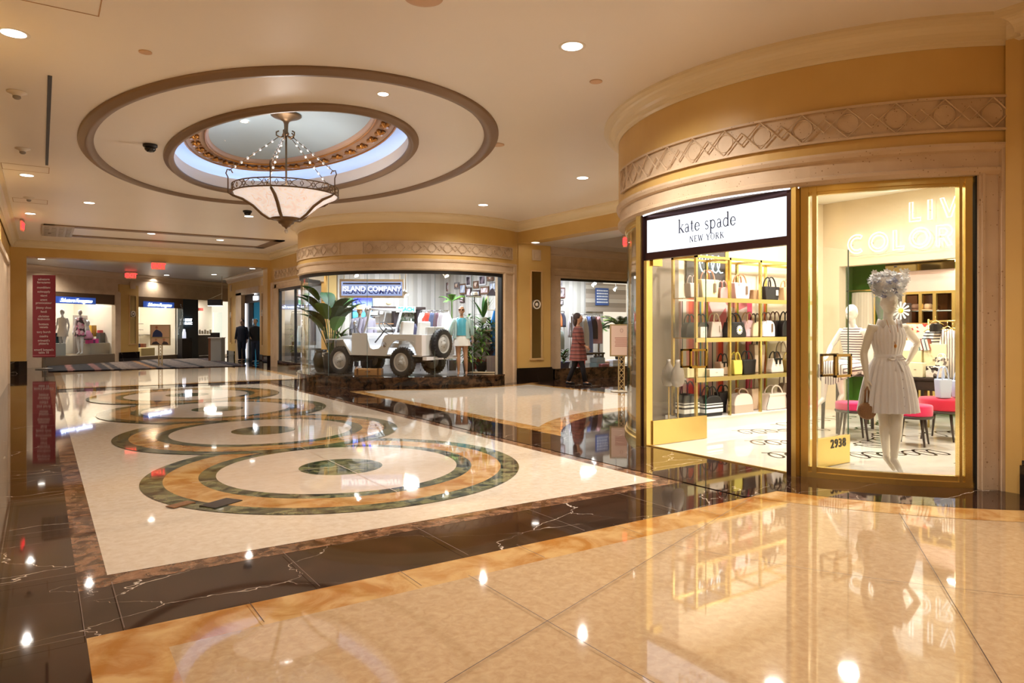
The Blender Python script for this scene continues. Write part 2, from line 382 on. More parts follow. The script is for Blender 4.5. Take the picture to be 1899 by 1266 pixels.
# joints
def joint(name, segs, mat, w=0.004):
    P = []
    for (a, b) in segs:
        d = Vector((b[0] - a[0], b[1] - a[1])); n = Vector((d.y, -d.x)).normalized() * w
        P.append([(a[0] + n.x, a[1] + n.y), (b[0] + n.x, b[1] + n.y), (b[0] - n.x, b[1] - n.y), (a[0] - n.x, a[1] - n.y)])
    return inlay(name, P, mat)
M_JD = C(70, 44, 30, 0.4); M_JL = C(120, 100, 86, 0.4)
seg = []
for a in (199.3, 214.5, 229.8, 245): seg.append(((K[0] + 4.09 * cos(R(a)), K[1] + 4.09 * sin(R(a))), (K[0] + 9.5 * cos(R(a)), K[1] + 9.5 * sin(R(a)))))
seg += [((0.48, 0.9), (9, 0.9)), ((2.05, 3.49), (2.05, -6))]
A5 = arc(K, 5.75, 196, 262); seg += list(zip(A5[:-1], A5[1:]))
joint('slab_joint', seg, M_JD, 0.0022)
seg = [((x, 4.52), (x, 3.80)) for x in (0.33, 1.28, 2.23, 3.18, 4.13)] + [((-0.05, y), (0.17, y)) for y in ()]
seg += [((-0.8, y), (0.17, y)) for y in (0.9, 1.9, 2.9, 3.8, 4.8, 5.9, 7.0, 8.1)] + [((0.17, 3.8), (0.17, 4.52))]
joint('marble_joint', seg, M_JL, 0.0018)
joint('stone_joint', [((x, 3.49), (x, 3.80)) for x in (0.9, 1.75, 2.6, 3.45, 4.3)], M_JD, 0.0022)
joint('medallion_joint', [((0.32, y), (4.81, y)) for y in (8.5, 11.5)] + [((1.15, 6.97), (4.0, 6.97)), ((2.57, 5.6), (2.57, 8.4))], M_CREAM2, 0.004)
# small cover plates set in the first medallion
pm = MB(); pm.at((1.22, 6.06, 0.012), 0.55).box(-0.14, 0.14, -0.09, 0.09, -0.004, 0.003)
tag(pm.build('floor_plate', C(52, 40, 32, 0.35)), 'dark rectangular cover plate in the yellow ring of the nearest floor medallion', 'floor plate', 'cover plates in the floor')
pm = MB(); pm.at((0.94, 6.2, 0.012), 0.5).box(-0.1, 0.1, -0.05, 0.05, -0.004, 0.003)
tag(pm.build('floor_plate', C(140, 96, 60, 0.35)), 'small brown cover plate in the green outer ring of the nearest medallion', 'floor plate', 'cover plates in the floor')

# ------------------------------------------------------------------ ceiling
OC = (3.28, 11.38)
def ellp(a, b, n=96, c=OC): return [(c[0] + a * cos(2 * pi * i / n), c[1] + b * sin(2 * pi * i / n)) for i in range(n)]
def holed(mb, x0, x1, y0, y1, hole, z, c):
    n = len(hole); outer = []
    cor = [(x1, y1), (x0, y1), (x0, y0), (x1, y0)]
    def edge(p):
        dx, dy = p[0] - c[0], p[1] - c[1]; t = 1e9
        if dx > 1e-9: t = min(t, (x1 - c[0]) / dx)
        if dx < -1e-9: t = min(t, (x0 - c[0]) / dx)
        if dy > 1e-9: t = min(t, (y1 - c[1]) / dy)
        if dy < -1e-9: t = min(t, (y0 - c[1]) / dy)
        return (c[0] + dx * t, c[1] + dy * t)
    for i in range(n):
        p, q = hole[i], hole[(i + 1) % n]; P, Q = edge(p), edge(q)
        pts = [p, P]
        if abs(P[0] - Q[0]) > 1e-6 and abs(P[1] - Q[1]) > 1e-6:
            co = min(cor, key=lambda k: hypot(k[0] - P[0], k[1] - P[1]) + hypot(k[0] - Q[0], k[1] - Q[1])); pts.append(co)
        pts += [Q, q]
        mb.poly([(x, y, z) for x, y in pts])
cb = MB(); hole = ellp(1.62, 3.1); holed(cb, -1.6, 12.2, -7, 27.0, hole, CZ, OC); holed(cb, -1.6, 12.2, -7, 27.0, hole, CZ + 0.03, OC)
CEIL = struct('ceiling', cb, M_CEIL)
# recess: well wall, cove, lit band, dome
w = MB().smooth(); w.rings([[(x, y, z) for x, y in ellp(1.62, 3.1)] for z in (CZ, CZ + 0.22)], True, False, False); struct('recess_wall', w, M_CEIL, CEIL)
w = MB().smooth(); w.rings([[(x, y, z) for x, y in ellp(a, b)] for a, b, z in ((1.62, 3.1, CZ + 0.22), (2.05, 3.55, CZ + 0.22), (2.05, 3.55, 4.82), (1.35, 2.7, 4.82))], True, False, False); struct('cove_wall', w, C(232, 236, 240, 0.6), CEIL)
w = MB().smooth(); w.rings([[(x, y, z) for x, y in ellp(a, b)] for a, b, z in ((1.42, 2.82, 4.70), (1.47, 2.88, 4.56), (1.43, 2.84, 4.53), (1.38, 2.79, 4.555), (1.16, 2.56, 4.60), (1.12, 2.52, 4.585), (1.08, 2.48, 4.62), (1.08, 2.48, 4.70))], True, False, False)
RING = struct('ornate_ring', w, C(176, 140, 112, 0.4), CEIL)
w = MB().smooth()
rs = []
for k in range(7):
    t = k / 6.0; rs.append([(x, y, 4.66 + 0.22 * sin(t * pi / 2)) for x, y in ellp(1.1 * (1 - t) + 0.02, 2.5 * (1 - t) + 0.02)])
w.rings(rs, True, False, True); struct('dome', w, C(168, 186, 196, 0.6), CEIL)
w = MB().smooth()
for (a, b, z) in ((1.46, 2.865, 4.535), (1.13, 2.53, 4.58)): w.tube([(x, y, z) for x, y in ellp(a, b)], 0.018, 6, True)
struct('gilt_moulding', w, M_GOLD, RING)
kn = MB().smooth(); kn.tube([(-0.09, -0.045, 0), (0, 0, -0.02), (0.09, 0.045, 0)], [0.035, 0.02, 0.035], 6); kn.tube([(-0.09, 0.045, 0), (0, 0, -0.02), (0.09, -0.045, 0)], [0.035, 0.02, 0.035], 6); kn.ell((0, 0, -0.02), (0.035, 0.035, 0.03), 8, 6)
kn.tube([(0.08, 0, 0), (0.24, 0, 0)], 0.012, 5)
k0 = None
N = 34; acc = 0
for i in range(N):
    t = 2 * pi * i / N; x = OC[0] + 1.29 * cos(t); y = OC[1] + 2.68 * sin(t); tx, ty = -1.29 * sin(t), 2.68 * cos(t)
    if k0 is None: k0 = kn.build('gilt_knot', M_GOLD, RING); o = k0
    else: o = k0.copy(); COL.objects.link(o)
    o.location = (x, y, 4.548); o.rotation_euler = (0, 0, atan2(ty, tx))
for (a, b, wd, dp, nm) in ((2.86, 4.5, 0.2, 0.05, 'trim_1'), (1.74, 3.24, 0.15, 0.06, 'trim_2')):
    m_ = MB(); m_.smooth(); pr_ = [(0, CZ + 0.01), (0, CZ - 0.015), (-0.02, CZ - 0.035), (-wd * 0.35, CZ - 0.04), (-wd * 0.45, CZ - dp - 0.01), (-wd * 0.75, CZ - dp - 0.012), (-wd * 0.85, CZ - 0.03), (-wd, CZ - 0.02), (-wd, CZ + 0.01)]
    m_.sweep(ellp(a, b, 128), pr_, True); struct(nm, m_, mk('ring_paint', srgb(134, 108, 84), 0.4, 0.1))
cl = MB().smooth(); cl.tube([(x, y, CZ + 0.25) for x, y in ellp(1.96, 3.45, 64)], 0.022, 6, True)
tag(cl.build('cove_light', emis('cove_glow', (0.42, 0.60, 1.0, 1), 5.5)), 'bluish white light tube hidden in the oval ceiling cove', 'cove light')
# long rectangular moulded panel far along the ceiling
m_ = MB()
for (x0, x1, y0, y1) in ((0.06, 6.3, 22.0, 22.3), (0.3, 6.3, 24.2, 24.5), (0.06, 0.3, 22.0, 24.5), (6.0, 6.3, 22.0, 24.5)): m_.box(x0, x1, y0, y1, CZ - 0.03, CZ)
struct('trim_3', m_, mk('ring_paint', srgb(134, 108, 84), 0.4, 0.1))
m_ = MB(); m_.box(0.02, 0.75, 22.0, 24.5, CZ - 0.05, CZ - 0.03); 
for i in range(4):
    for j in range(8): m_.lathe([(0.06, CZ - 0.06), (0.06, CZ - 0.05)], 8, (0.13 + i * 0.17, 22.2 + j * 0.3))
tag(m_.build('ceiling_grille', C(176, 166, 150, 0.4)), 'pierced metal ceiling grille at the left end of the long ceiling moulding', 'ceiling grille')
# ------------------------------------------------------------------ walls, crown
ISL0 = 122.0; ISL1 = 298.0
wallpath = [(7.1, 26.6)] + arc(I, 3.2, ISL0, ISL1) + [(10.35, 15.02), (10.35, 8.17)] + arc(K, 3.05, 90, 233.5) + [(7.02, 2.5), (6.96, 2.5), (6.96, -7)]
def crown(path, z0=3.94, z1=CZ, d=0.2):
    m_ = MB(); h = z1 - z0
    pr_ = [(-0.02, z0 - 0.01), (0.012, z0 - 0.01), (0.02, z0 + 0.02), (0.05, z0 + 0.03)]
    for k in range(7): t = k / 6 * pi / 2; pr_.append((0.05 + (d - 0.09) * (1 - cos(t)), z0 + 0.03 + (h - 0.07) * sin(t)))
    pr_ += [(d - 0.02, z1 - 0.035), (d, z1 - 0.03), (d, z1), (-0.02, z1)]
    m_.sweep(path, pr_); return m_
struct('trim_4', crown(wallpath), M_CROWN)
fullleft = [(-0.75, -7), (-0.75, 26.6), (7.1, 26.6)]
struct('trim_5', crown([(-0.75, -7), (-0.75, 26.6), (7.1, 26.6)][::1]), M_CROWN)
# fascias (ochre) of the two bays, the cross beam, the right walls
m_ = MB(); m_.sweep(arc(K, 3.05, 90, 233.5), [(-0.3, 3.07), (0, 3.07), (0, 3.95), (-0.3, 3.95)]); WNB = struct('wall_near_bay', m_, M_OCHRE)
m_ = MB(); m_.sweep(arc(I, 3.2, ISL0, ISL1), [(-0.3, 3.07), (0, 3.07), (0, 3.95), (-0.3, 3.95)]); WMB = struct('wall_middle_bay', m_, M_OCHRE)
m_ = MB(); m_.box(7.1, 7.4, 20.5, 27.2, 3.07, 4.15); m_.box(7.1, 7.4, 25.9, 27.2, 0, 3.07); m_.box(7.1, 7.4, 20.45, 20.95, 0, 3.07); WR = struct('wall_right_far', m_, M_OCHRE)
m_ = MB(); m_.box(10.35, 10.75, 8.0, 15.06, 3.63, 4.15); struct('wall_cross_beam', m_, M_OCHRE)
m_ = MB(); m_.box(8.87, 12.2, 7.75, 8.17, 0, 4.15); struct('wall_passage_near', m_, M_OCHRE)
m_ = MB(); m_.box(6.96, 7.5, -7, 2.5, 0, 4.15); m_.box(7.02, 7.5, 2.5, 2.66, 0, 4.15); m_.box(7.4, 12.2, 2.2, 2.5, 0, 4.15); struct('wall_right_near', m_, M_OCHRE)
m_ = MB(); m_.box(-1.2, -0.8, -7, 27.6, 0, 4.15); struct('wall_left', m_, M_OCHRE)
m_ = MB(); m_.box(-1.2, -0.38, 26.6, 27.2, 0, 4.15); m_.box(-0.38, 6.98, 26.6, 27.2, 3.66, 4.15); m_.box(6.98, 7.4, 26.6, 27.2, 0, 4.15); struct('wall_far', m_, M_OCHRE)
m_ = MB(); m_.box(-1.2, 7.5, -7.2, -7.0, 0, 4.15); struct('wall_back', m_, M_OCHRE)
# black marble bases
m_ = MB(); m_.box(-0.8, -0.36, 26.55, 27.23, 0, 0.38); m_.box(6.95, 7.12, 26.55, 27.23, 0, 0.38); struct('baseboard_far', m_, M_BLACKM)
m_ = MB(); m_.box(6.93, 6.97, -7, 2.52, 0, 0.27); m_.box(6.945, 6.97, -7, 2.51, 0.27, 0.31); struct('baseboard_right', m_, M_BLACKM)
# stone facade along the left wall
m_ = MB(); m_.box(-0.8, -0.7, 12, 22.2, 0, 3.1); m_.box(-0.8, -0.66, 22.0, 22.25, 0, 3.12); m_.box(-0.8, -0.66, 12, 22.25, 3.04, 3.16); m_.box(-0.8, -0.72, -6, 10, 0, 3.1); struct('trim_6', m_, M_TRAV)
# ---- stone surrounds
sur = [(-0.1, 2.80), (0.0, 2.80), (0.03, 2.83), (0.03, 2.86), (0.0, 2.875), (0.0, 3.0), (0.035, 3.015), (0.05, 3.05), (0.05, 3.075), (-0.1, 3.075)]
def osur(o): return [(a + o, b) for a, b in sur]
m_ = MB(); m_.sweep(arc(K, 3.05, 92, 233.3), osur(-0.02)); S1 = struct('trim_7', m_, M_TRAV)
jamb = [(-0.12, 0), (0, 0)]
m_ = MB(); m_.sweep(arc(K, 3.02, 229.5, 233.4, 6), rect(-0.2, 0.0, 0, 3.02)); m_.sweep(arc(K, 3.02, 232.6, 233.5, 2), rect(-0.2, 0.05, 0, 3.075)); m_.sweep(arc(K, 3.02, 229.9, 230.3, 2), rect(-0.2, 0.022, 0, 2.85)); struct('jamb', m_, M_TRAV, S1)
m_ = MB(); m_.sweep(arc(I, 3.2, ISL0 + 4, 297.6), osur(-0.02)); S2 = struct('trim_8', m_, M_TRAV)
m_ = MB(); m_.sweep(arc(I, 3.17, 287.6, 297.6, 8), rect(-0.25, 0.0, 0, 3.02)); m_.sweep(arc(I, 3.17, 295.6, 297.8, 3), rect(-0.25, 0.05, 0, 3.075)); m_.sweep(arc(I, 3.17, 288.4, 289.6, 2), rect(-0.25, 0.03, 0, 2.85)); struct('jamb', m_, M_TRAV, S2)
m_ = MB(); m_.sweep([(7.1, 26.3), (7.1, 20.7)], osur(0.0)); m_.box(7.05, 7.3, 25.5, 26.3, 0, 2.85); m_.box(7.02, 7.3, 26.1, 26.35, 0, 3.07); struct('trim_9', m_, M_TRAV)
m_ = MB(); m_.sweep([(11.6, 15.3), (15.5, 15.3)], osur(0.0)); m_.box(11.62, 11.9, 15.24, 15.5, 0, 2.85); m_.box(11.55, 11.68, 15.22, 15.5, 0, 3.07)
m_.box(11.3, 15.6, 15.31, 15.6, 3.07, 3.64); struct('trim_10', m_, M_TRAV)
# ---- carved friezes
def frieze(c, r, angs, blanks, parent, zc=3.335):
    """recessed stone band with rims, lozenges and roundels; angs: centres of the big lozenges"""
    hw = 0.155; k = 180 / pi / r
    for (a0, a1) in blanks['bands']:
        b_ = MB(); b_.sweep(arc(c, r, a0, a1), rect(-0.02, 0.006, zc - hw, zc + hw)); pn = b_.build('frieze_panel', M_TRAV, parent)
        b_ = MB(); b_.sweep(arc(c, r, a0, a1), rect(-0.02, 0.035, zc + hw - 0.022, zc + hw)); b_.sweep(arc(c, r, a0, a1), rect(-0.02, 0.035, zc - hw, zc - hw + 0.022))
        for a in (a0, a1): b_.sweep(arc(c, r, a - 0.012 * k, a + 0.012 * k, 1), rect(-0.02, 0.035, zc - hw, zc + hw))
        b_.build('frieze_rim', M_TRAV, pn)
    def P(a, dz, o=0.028): return (c[0] + (r + o) * cos(R(a)), c[1] + (r + o) * sin(R(a)), zc + dz)
    g = (hw - 0.02) * k
    for a in angs:
        b_ = MB(); b_.tube([P(a - g, 0), P(a, hw - 0.02), P(a + g, 0), P(a, -hw + 0.02)], 0.009, 4, True)
        h = 0.062 * k; s = 3.66 / 2; step = angs_step[0] / 2
        b_.build('frieze_lozenge', M_TRAV, parent)
        b_ = MB().smooth(); b_.tube([P(a + 0.088 * k * cos(t / 20 * 2 * pi), 0.088 * sin(t / 20 * 2 * pi), 0.006) for t in range(20)], 0.007, 5, True)
        b_.rings([[P(a + 0.074 * k * q * cos(t / 20 * 2 * pi), 0.074 * q * sin(t / 20 * 2 * pi), o) for t in range(20)] for q, o in ((1.0, -0.01), (0.94, 0.002), (0.3, 0.004))], True, False, True)
        b_.build('frieze_roundel', M_TRAV, parent)
    for a in angs[:-1]:
        a2 = a + angs_step[0] / 2
        if min(abs(a2 - q) for q in angs) > angs_step[0] * 0.55: continue
        if not any(b0 < a2 < b1 for b0, b1 in blanks['bands']): continue
        h = 0.062 * k
        b_ = MB(); b_.tube([P(a2 - h, 0), P(a2, 0.062), P(a2 + h, 0), P(a2, -0.062)], 0.009, 4, True); b_.build('small_lozenge', M_TRAV, parent)
angs_step = [7.33]
frieze(K, 3.05, [231.2 - 7.33 * i for i in range(11, -1, -1)] + [], {'bands': [(148.2, 153.6), (154.2, 234.4 - 0.8)]}, WNB)
angs_step = [6.87]
frieze(I, 3.2, [206.0 - 6.87 * i for i in range(5, -1, -1)], {'bands': [(166, 208.5), (209.0, 220.2), (220.7, 293.6)]}, WMB)
def fr2():
    angs = [223.6 + 6.75 * i for i in range(11)]; angs_step[0] = 6.75
    c, r, zc, hw = I, 3.2, 3.335, 0.155; k = 180 / pi / r
    P = lambda a, dz, o=0.028: (c[0] + (r + o) * cos(R(a)), c[1] + (r + o) * sin(R(a)), zc + dz)
    g = (hw - 0.02) * k
    for a in angs:
        b_ = MB(); b_.tube([P(a - g, 0), P(a, hw - 0.02), P(a + g, 0), P(a, -hw + 0.02)], 0.011, 4, True); b_.build('frieze_lozenge', M_TRAV, WMB)
        b_ = MB().smooth(); b_.tube([P(a + 0.088 * k * cos(t / 20 * 2 * pi), 0.088 * sin(t / 20 * 2 * pi), 0.014) for t in range(20)], 0.009, 5, True); b_.build('frieze_roundel', M_TRAV, WMB)
    for a in angs[:-1]:
        a2 = a + 3.375; h = 0.062 * k
        b_ = MB(); b_.tube([P(a2 - h, 0), P(a2, 0.062), P(a2 + h, 0), P(a2, -0.062)], 0.010, 4, True); b_.build('small_lozenge', M_TRAV, WMB)
fr2()
# frieze on the flat wall left of the middle bay (runs along y)
for (y0, y1) in ((21.0, 22.6), (22.9, 26.0)):
    b_ = MB(); b_.box(7.07, 7.11, y0, y1, 3.18, 3.49); fp = b_.build('frieze_panel', M_TRAV, WR)
    n = int((y1 - y0) / 0.38); st = (y1 - y0) / n
    for i in range(n):
        y = y0 + st * (i + 0.5); b_ = MB(); b_.tube([(7.055, y - 0.13, 3.335), (7.055, y, 3.465), (7.055, y + 0.13, 3.335), (7.055, y, 3.205)], 0.012, 4, True); b_.build('frieze_lozenge', M_TRAV, fp)
        b_ = MB().smooth(); b_.tube([(7.06, y + 0.085 * cos(t / 14 * 2 * pi), 3.335 + 0.085 * sin(t / 14 * 2 * pi)) for t in range(14)], 0.009, 5, True); b_.build('frieze_roundel', M_TRAV, fp)
# ---- pillar with niche beside the middle bay, and passage beyond the beam
m_ = MB(); m_.box(10.36, 11.42, 15.06, 15.6, 0, 3.64); m_.box(10.2, 10.37, 15.09, 15.6, 0, 4.15); NP = struct('wall_niche_pillar', m_, M_OCHRE)
m_ = MB(); m_.box(10.32, 11.46, 15.0, 15.6, 0, 0.33); m_.box(10.34, 11.44, 15.02, 15.6, 0.33, 0.37); struct('baseboard_pillar', m_, M_BLACKM)
def niche(parent, x, y, z0, z1, w=0.16, rz=0, s=1.0):
    e = thing('wall_niche', 'tall narrow mirrored wall niche with rosette on the ochre pillar beside the middle shop', 'wall niche', (x, y, 0), rz)
    b_ = MB()
    for (a, b, c_, d_) in ((-w - 0.035, -w, z0, z1), (w, w + 0.035, z0, z1), (-w - 0.035, w + 0.035, z1, z1 + 0.035), (-w - 0.06, w + 0.06, z0 - 0.05, z0)): b_.box(a, b, -0.03, 0.02, c_, d_)
    b_.build('niche_frame', C(214, 176, 120, 0.4), e)
    b_ = MB(); b_.box(-w, w, -0.004, 0.002, z0, z1); b_.build('mirror', M_MIRROR, e)
    zm = z0 + (z1 - z0) * 0.62
    b_ = MB().smooth(); b_.at((0, -0.03, zm), rx=R(90)); b_.tube([(0.11 * cos(t / 16 * 2 * pi), 0.11 * sin(t / 16 * 2 * pi), 0) for t in range(16)], 0.02, 6, True); b_.ell((0, 0, 0), (0.05, 0.05, 0.03)); b_.build('rosette', C(226, 214, 196, 0.4), e)
    b_ = MB(); b_.box(-0.14, 0.14, -0.03, 0.0, z1 + 0.30, z1 + 0.58); b_.box(-0.09, 0.09, -0.045, -0.03, z1 + 0.35, z1 + 0.53); b_.build('carved_tile', M_TRAV, e)
    return e
niche(None, 10.93, 15.055, 0.62, 2.92)
# passage ceiling with tray, far side
m_ = MB(); m_.box(10.75, 16, 7.9, 9.6, 3.63, 3.8); m_.box(10.75, 16, 14.4, 15.6, 3.63, 3.8); m_.box(10.75, 11.5, 9.6, 14.4, 3.63, 3.8); m_.box(11.5, 16, 9.6, 14.4, 3.95, 4.1)
m_.box(11.5, 16, 14.3, 14.4, 3.63, 4.0); m_.box(11.5, 11.6, 9.6, 14.4, 3.63, 4.0); struct('ceiling_passage', m_, plaster('passage_paint', srgb(214, 206, 198), srgb(222, 214, 206)))
struct('trim_11', crown([(16, 15.31), (11.4, 15.31)][::-1], 3.42, 3.63, 0.18), plaster('passage_crown', srgb(206, 188, 170), srgb(214, 196, 178)))
m_ = MB(); m_.box(15.6, 15.8, 7.9, 15.6, 0, 3.7); struct('wall_passage_end', m_, M_OCHRE)
m_ = MB(); m_.box(12.2, 15.8, 7.75, 8.0, 0, 3.7); struct('wall_passage_side', m_, M_OCHRE)

# ------------------------------------------------------------------ near bay: brass entrance and curved windows
def brassarc(a0, a1, z0, z1, o0=-0.05, o1=0.02, r=2.95): m = MB(); m.sweep(arc(K, r, a0, a1), rect(o0, o1, z0, z1)); return m
def curved_window(name, a0, a1, z1=2.80):
    g = MB(); g.sweep(arc(K, 2.93, a0, a1, int(abs(a1-a0)/0.8)), rect(-0.006, 0.006, 0.10, z1 - 0.05)); root = struct(name, g, M_GLASS)
    m = MB(); m.sweep(arc(K, 2.95, a0, a1), rect(-0.06, 0.02, 0.0, 0.055)); m.sweep(arc(K, 2.95, a0, a1), rect(-0.05, 0.0, 0.055, 0.105)); struct('sill', m, M_BRASS, root)
    m = MB(); m.sweep(arc(K, 2.95, a0, a1), rect(-0.05, 0.015, z1 - 0.055, z1)); m.sweep(arc(K, 2.95, a0, a1), rect(-0.05, 0.0, z1 - 0.085, z1 - 0.055)); struct('head_rail', m, M_BRASS, root)
    return root
wn = curved_window('window_1', 201.6, 229.4)
for a, wd in ((201.9, 0.035), (203.6, 0.02), (228.4, 0.03), (227.1, 0.012)):
    m = MB(); k = 180 / pi / 2.95; m.sweep(arc(K, 2.95, a - wd * k, a + wd * k, 1), rect(-0.06, 0.02, 0, 2.80)); struct('mullion', m, M_BRASS, wn)
m = MB(); m.sweep(arc(K, 2.95, 229.25, 229.8, 1), rect(-0.15, 0.04, 0, 2.80)); struct('shadow_gap', m, M_BLACK, wn)
wn2 = curved_window('window_2', 92, 158.2)
m = MB(); k = 180 / pi / 2.95; m.sweep(arc(K, 2.95, 157.0, 158.6, 1), rect(-0.06, 0.02, 0, 2.80)); struct('mullion', m, M_DBRONZE, wn2)
m = MB().smooth(); m.sweep(arc(K, 2.93, 130, 130.3, 1), rect(-0.01, 0.01, 0.1, 2.75)); struct('glass_joint', m, M_EDGE, wn2)
# door posts and head
m = MB(); m.box(6.06, 6.16, 6.08, 6.22, 0, 2.25); m.box(6.03, 6.1, 6.155, 6.23, 0, 2.8); struct('trim_12', m, M_BRASS)
m = MB(); m.box(6.03, 6.15, 4.05, 4.10, 0, 2.8); m.box(6.08, 6.18, 4.10, 4.15, 0, 2.25); struct('trim_13', m, M_BRASS)
m = MB(); m.box(6.045, 6.13, 4.10, 4.16, 0.0, 2.8); m.box(6.05, 6.13, 6.13, 6.17, 0, 2.8); struct('trim_14', m, M_DBRONZE)
# light cove strip over the sign
m = MB(); m.sweep(arc(K, 2.985, 158.5, 201), rect(0.0, 0.012, 2.79, 2.80)); tag(m.build('light_strip', emis('strip_glow', (0.78, 0.82, 1, 1), 3)), 'thin bluish light strip curving above the white shop sign', 'light strip')
m = MB(); m.prism([(6.10, 4.12)] + arc(K, 3.0, 199.5, 160.5) + [(6.10, 6.14)], 2.805, 2.83); struct('soffit', m, C(214, 210, 214, 0.3), S1)
m = MB(); m.box(6.1, 6.14, 4.12, 6.14, 2.77, 2.82); struct('trim_15', m, M_DBRONZE)
def shop_door(name, y, side, number=False):
    # opened inwards: leaf runs along +x from the hinge
    g = MB(); g.box(6.16, 7.12, y - 0.006, y + 0.006, 0.31, 2.27); root = struct(name, g, M_GLASS)
    m = MB(); m.box(7.118, 7.124, y - 0.006, y + 0.006, 0.31, 2.27); struct('glass_edge', m, M_EDGE, root)
    m = MB(); m.box(6.15, 7.12, y - 0.022, y + 0.022, 0.015, 0.31); struct('kick_panel', m, M_BRASS, root, bevel=0.003)
    m = MB(); m.box(6.14, 6.30, y - 0.03, y + 0.03, 2.19, 2.28); struct('hinge', m, M_BRASS, root)
    for s in (-1, 1):
        m = MB(); yy = y + s * 0.075
        m.box(6.74, 6.765, yy - 0.012, yy + 0.012, 0.93, 1.17); m.box(7.02, 7.045, yy - 0.012, yy + 0.012, 0.93, 1.17)
        m.box(6.74, 7.045, yy - 0.012, yy + 0.012, 1.145, 1.17); m.box(6.74, 7.045, yy - 0.012, yy + 0.012, 0.93, 0.955)
        m.box(6.745, 6.76, min(yy, y), max(yy, y), 0.94, 0.955); m.box(7.025, 7.04, min(yy, y), max(yy, y), 1.15, 1.165)
        struct('pull_handle', m, mk('antique_brass', srgb(150, 116, 50), 0.2, 1.0), root)
    if number:
        text('house_number', '2938', 0.125, M_BLACK, root, (6.9, y - 0.025, 0.235), 0, 0.002, bold=0.002, spacing=1.15)
    return root
shop_door('door_1', 6.08, 1); shop_door('door_2', 4.16, -1, True)
m = MB(); m.box(11.4, 11.6, 2.4, 7.3, 2.49, 3.65); m.box(11.4, 11.6, 6.82, 7.3, 0, 2.49); WK = struct('wall_shop_back', m, C(222, 202, 168, 0.6))
m = MB(); m.box(12.3, 12.4, 2.4, 7.3, 0, 2.6); m.box(11.6, 12.4, 2.35, 2.5, 0, 2.6); m.box(11.6, 12.4, 7.1, 7.3, 0, 2.6); struct('wall_shop_green', m, C(84, 140, 40, 0.5))
m = MB(); m.box(11.41, 12.4, 2.4, 7.2, 2.6, 2.7); struct('ceiling_shop_recess', m, C(225, 220, 205, 0.5))
m = MB(); m.box(7.75, 11.5, 7.12, 7.3, 0, 3.65); WS = struct('wall_shop_side', m, C(238, 222, 192, 0.6))
m = MB(); m.box(6.98, 7.75, 7.12, 7.3, 0, 3.65); struct('wall_display_side', m, C(150, 132, 112, 0.5))  # added wall, its taupe stands in for the dark reflection in the glass
m = MB(); m.box(7.1, 11.6, 2.42, 2.7, 0, 3.65); struct('wall_shop_near', m, C(240, 228, 206, 0.6))
m = MB(); m.prism([(11.6, 2.6)] + arc(K, 2.9, 233, 92) + [(11.6, 8.0)], 3.60, 3.66); struct('ceiling_shop', m, C(244, 238, 222, 0.6))
fl_ = MB(); fl_.poly([(x, y, 0.012) for x, y in ([(12.3, 2.5), (7.5, 2.6)] + arc(K, 2.90, 236, 205)[::1] + [(6.12, 4.14), (6.12, 6.10)] + arc(K, 2.90, 160, 100) + [(12.3, 7.95)])[::-1]]); SF = struct('floor_shop', fl_, M_WHITEM)
m = MB(); m.box(6.11, 6.13, 4.14, 6.1, 0.0, 0.016); struct('threshold', m, M_BRASS, SF)
# black looping scroll inlay on the white floor
lr = random.Random(5)
sw = MB()
for (x0, y0, x1, y1, n) in ((7.3, 5.55, 8.3, 5.0, 6), (7.9, 6.2, 9.2, 5.7, 7), (8.2, 4.55, 9.5, 4.95, 7), (7.5, 4.35, 8.6, 3.9, 7), (9.0, 3.6, 10.4, 3.9, 7), (9.5, 5.3, 10.9, 5.6, 7), (9.8, 4.6, 11.0, 4.4, 6), (7.95, 3.35, 9.3, 3.1, 6), (6.75, 4.9, 7.4, 4.5, 4), (8.9, 6.25, 10.9, 6.3, 8)):
    pts = []; L = hypot(x1 - x0, y1 - y0); dx, dy = (x1 - x0) / L, (y1 - y0) / L
    for i in range(n * 20 + 1):
        t = i / 20.0; u = t / n * L + 0.11 * sin(2 * pi * t); v = 0.19 * cos(2 * pi * t) * (0.75 + 0.25 * sin(t * 1.3))
        pts.append((x0 + dx * u - dy * v, y0 + dy * u + dx * v))
    for p, q in zip(pts[:-1], pts[1:]):
        d = Vector((q[0] - p[0], q[1] - p[1])); nn = Vector((d.y, -d.x)).normalized() * (0.009 + 0.007 * abs(sin(len(sw.v) * 0.013)))
        sw.poly([(p[0] + nn.x, p[1] + nn.y, 0.0135), (q[0] + nn.x, q[1] + nn.y, 0.0135), (q[0] - nn.x, q[1] - nn.y, 0.0135), (p[0] - nn.x, p[1] - nn.y, 0.0135)])
struct('scroll_inlay', sw, C(30, 26, 24, 0.15), SF)

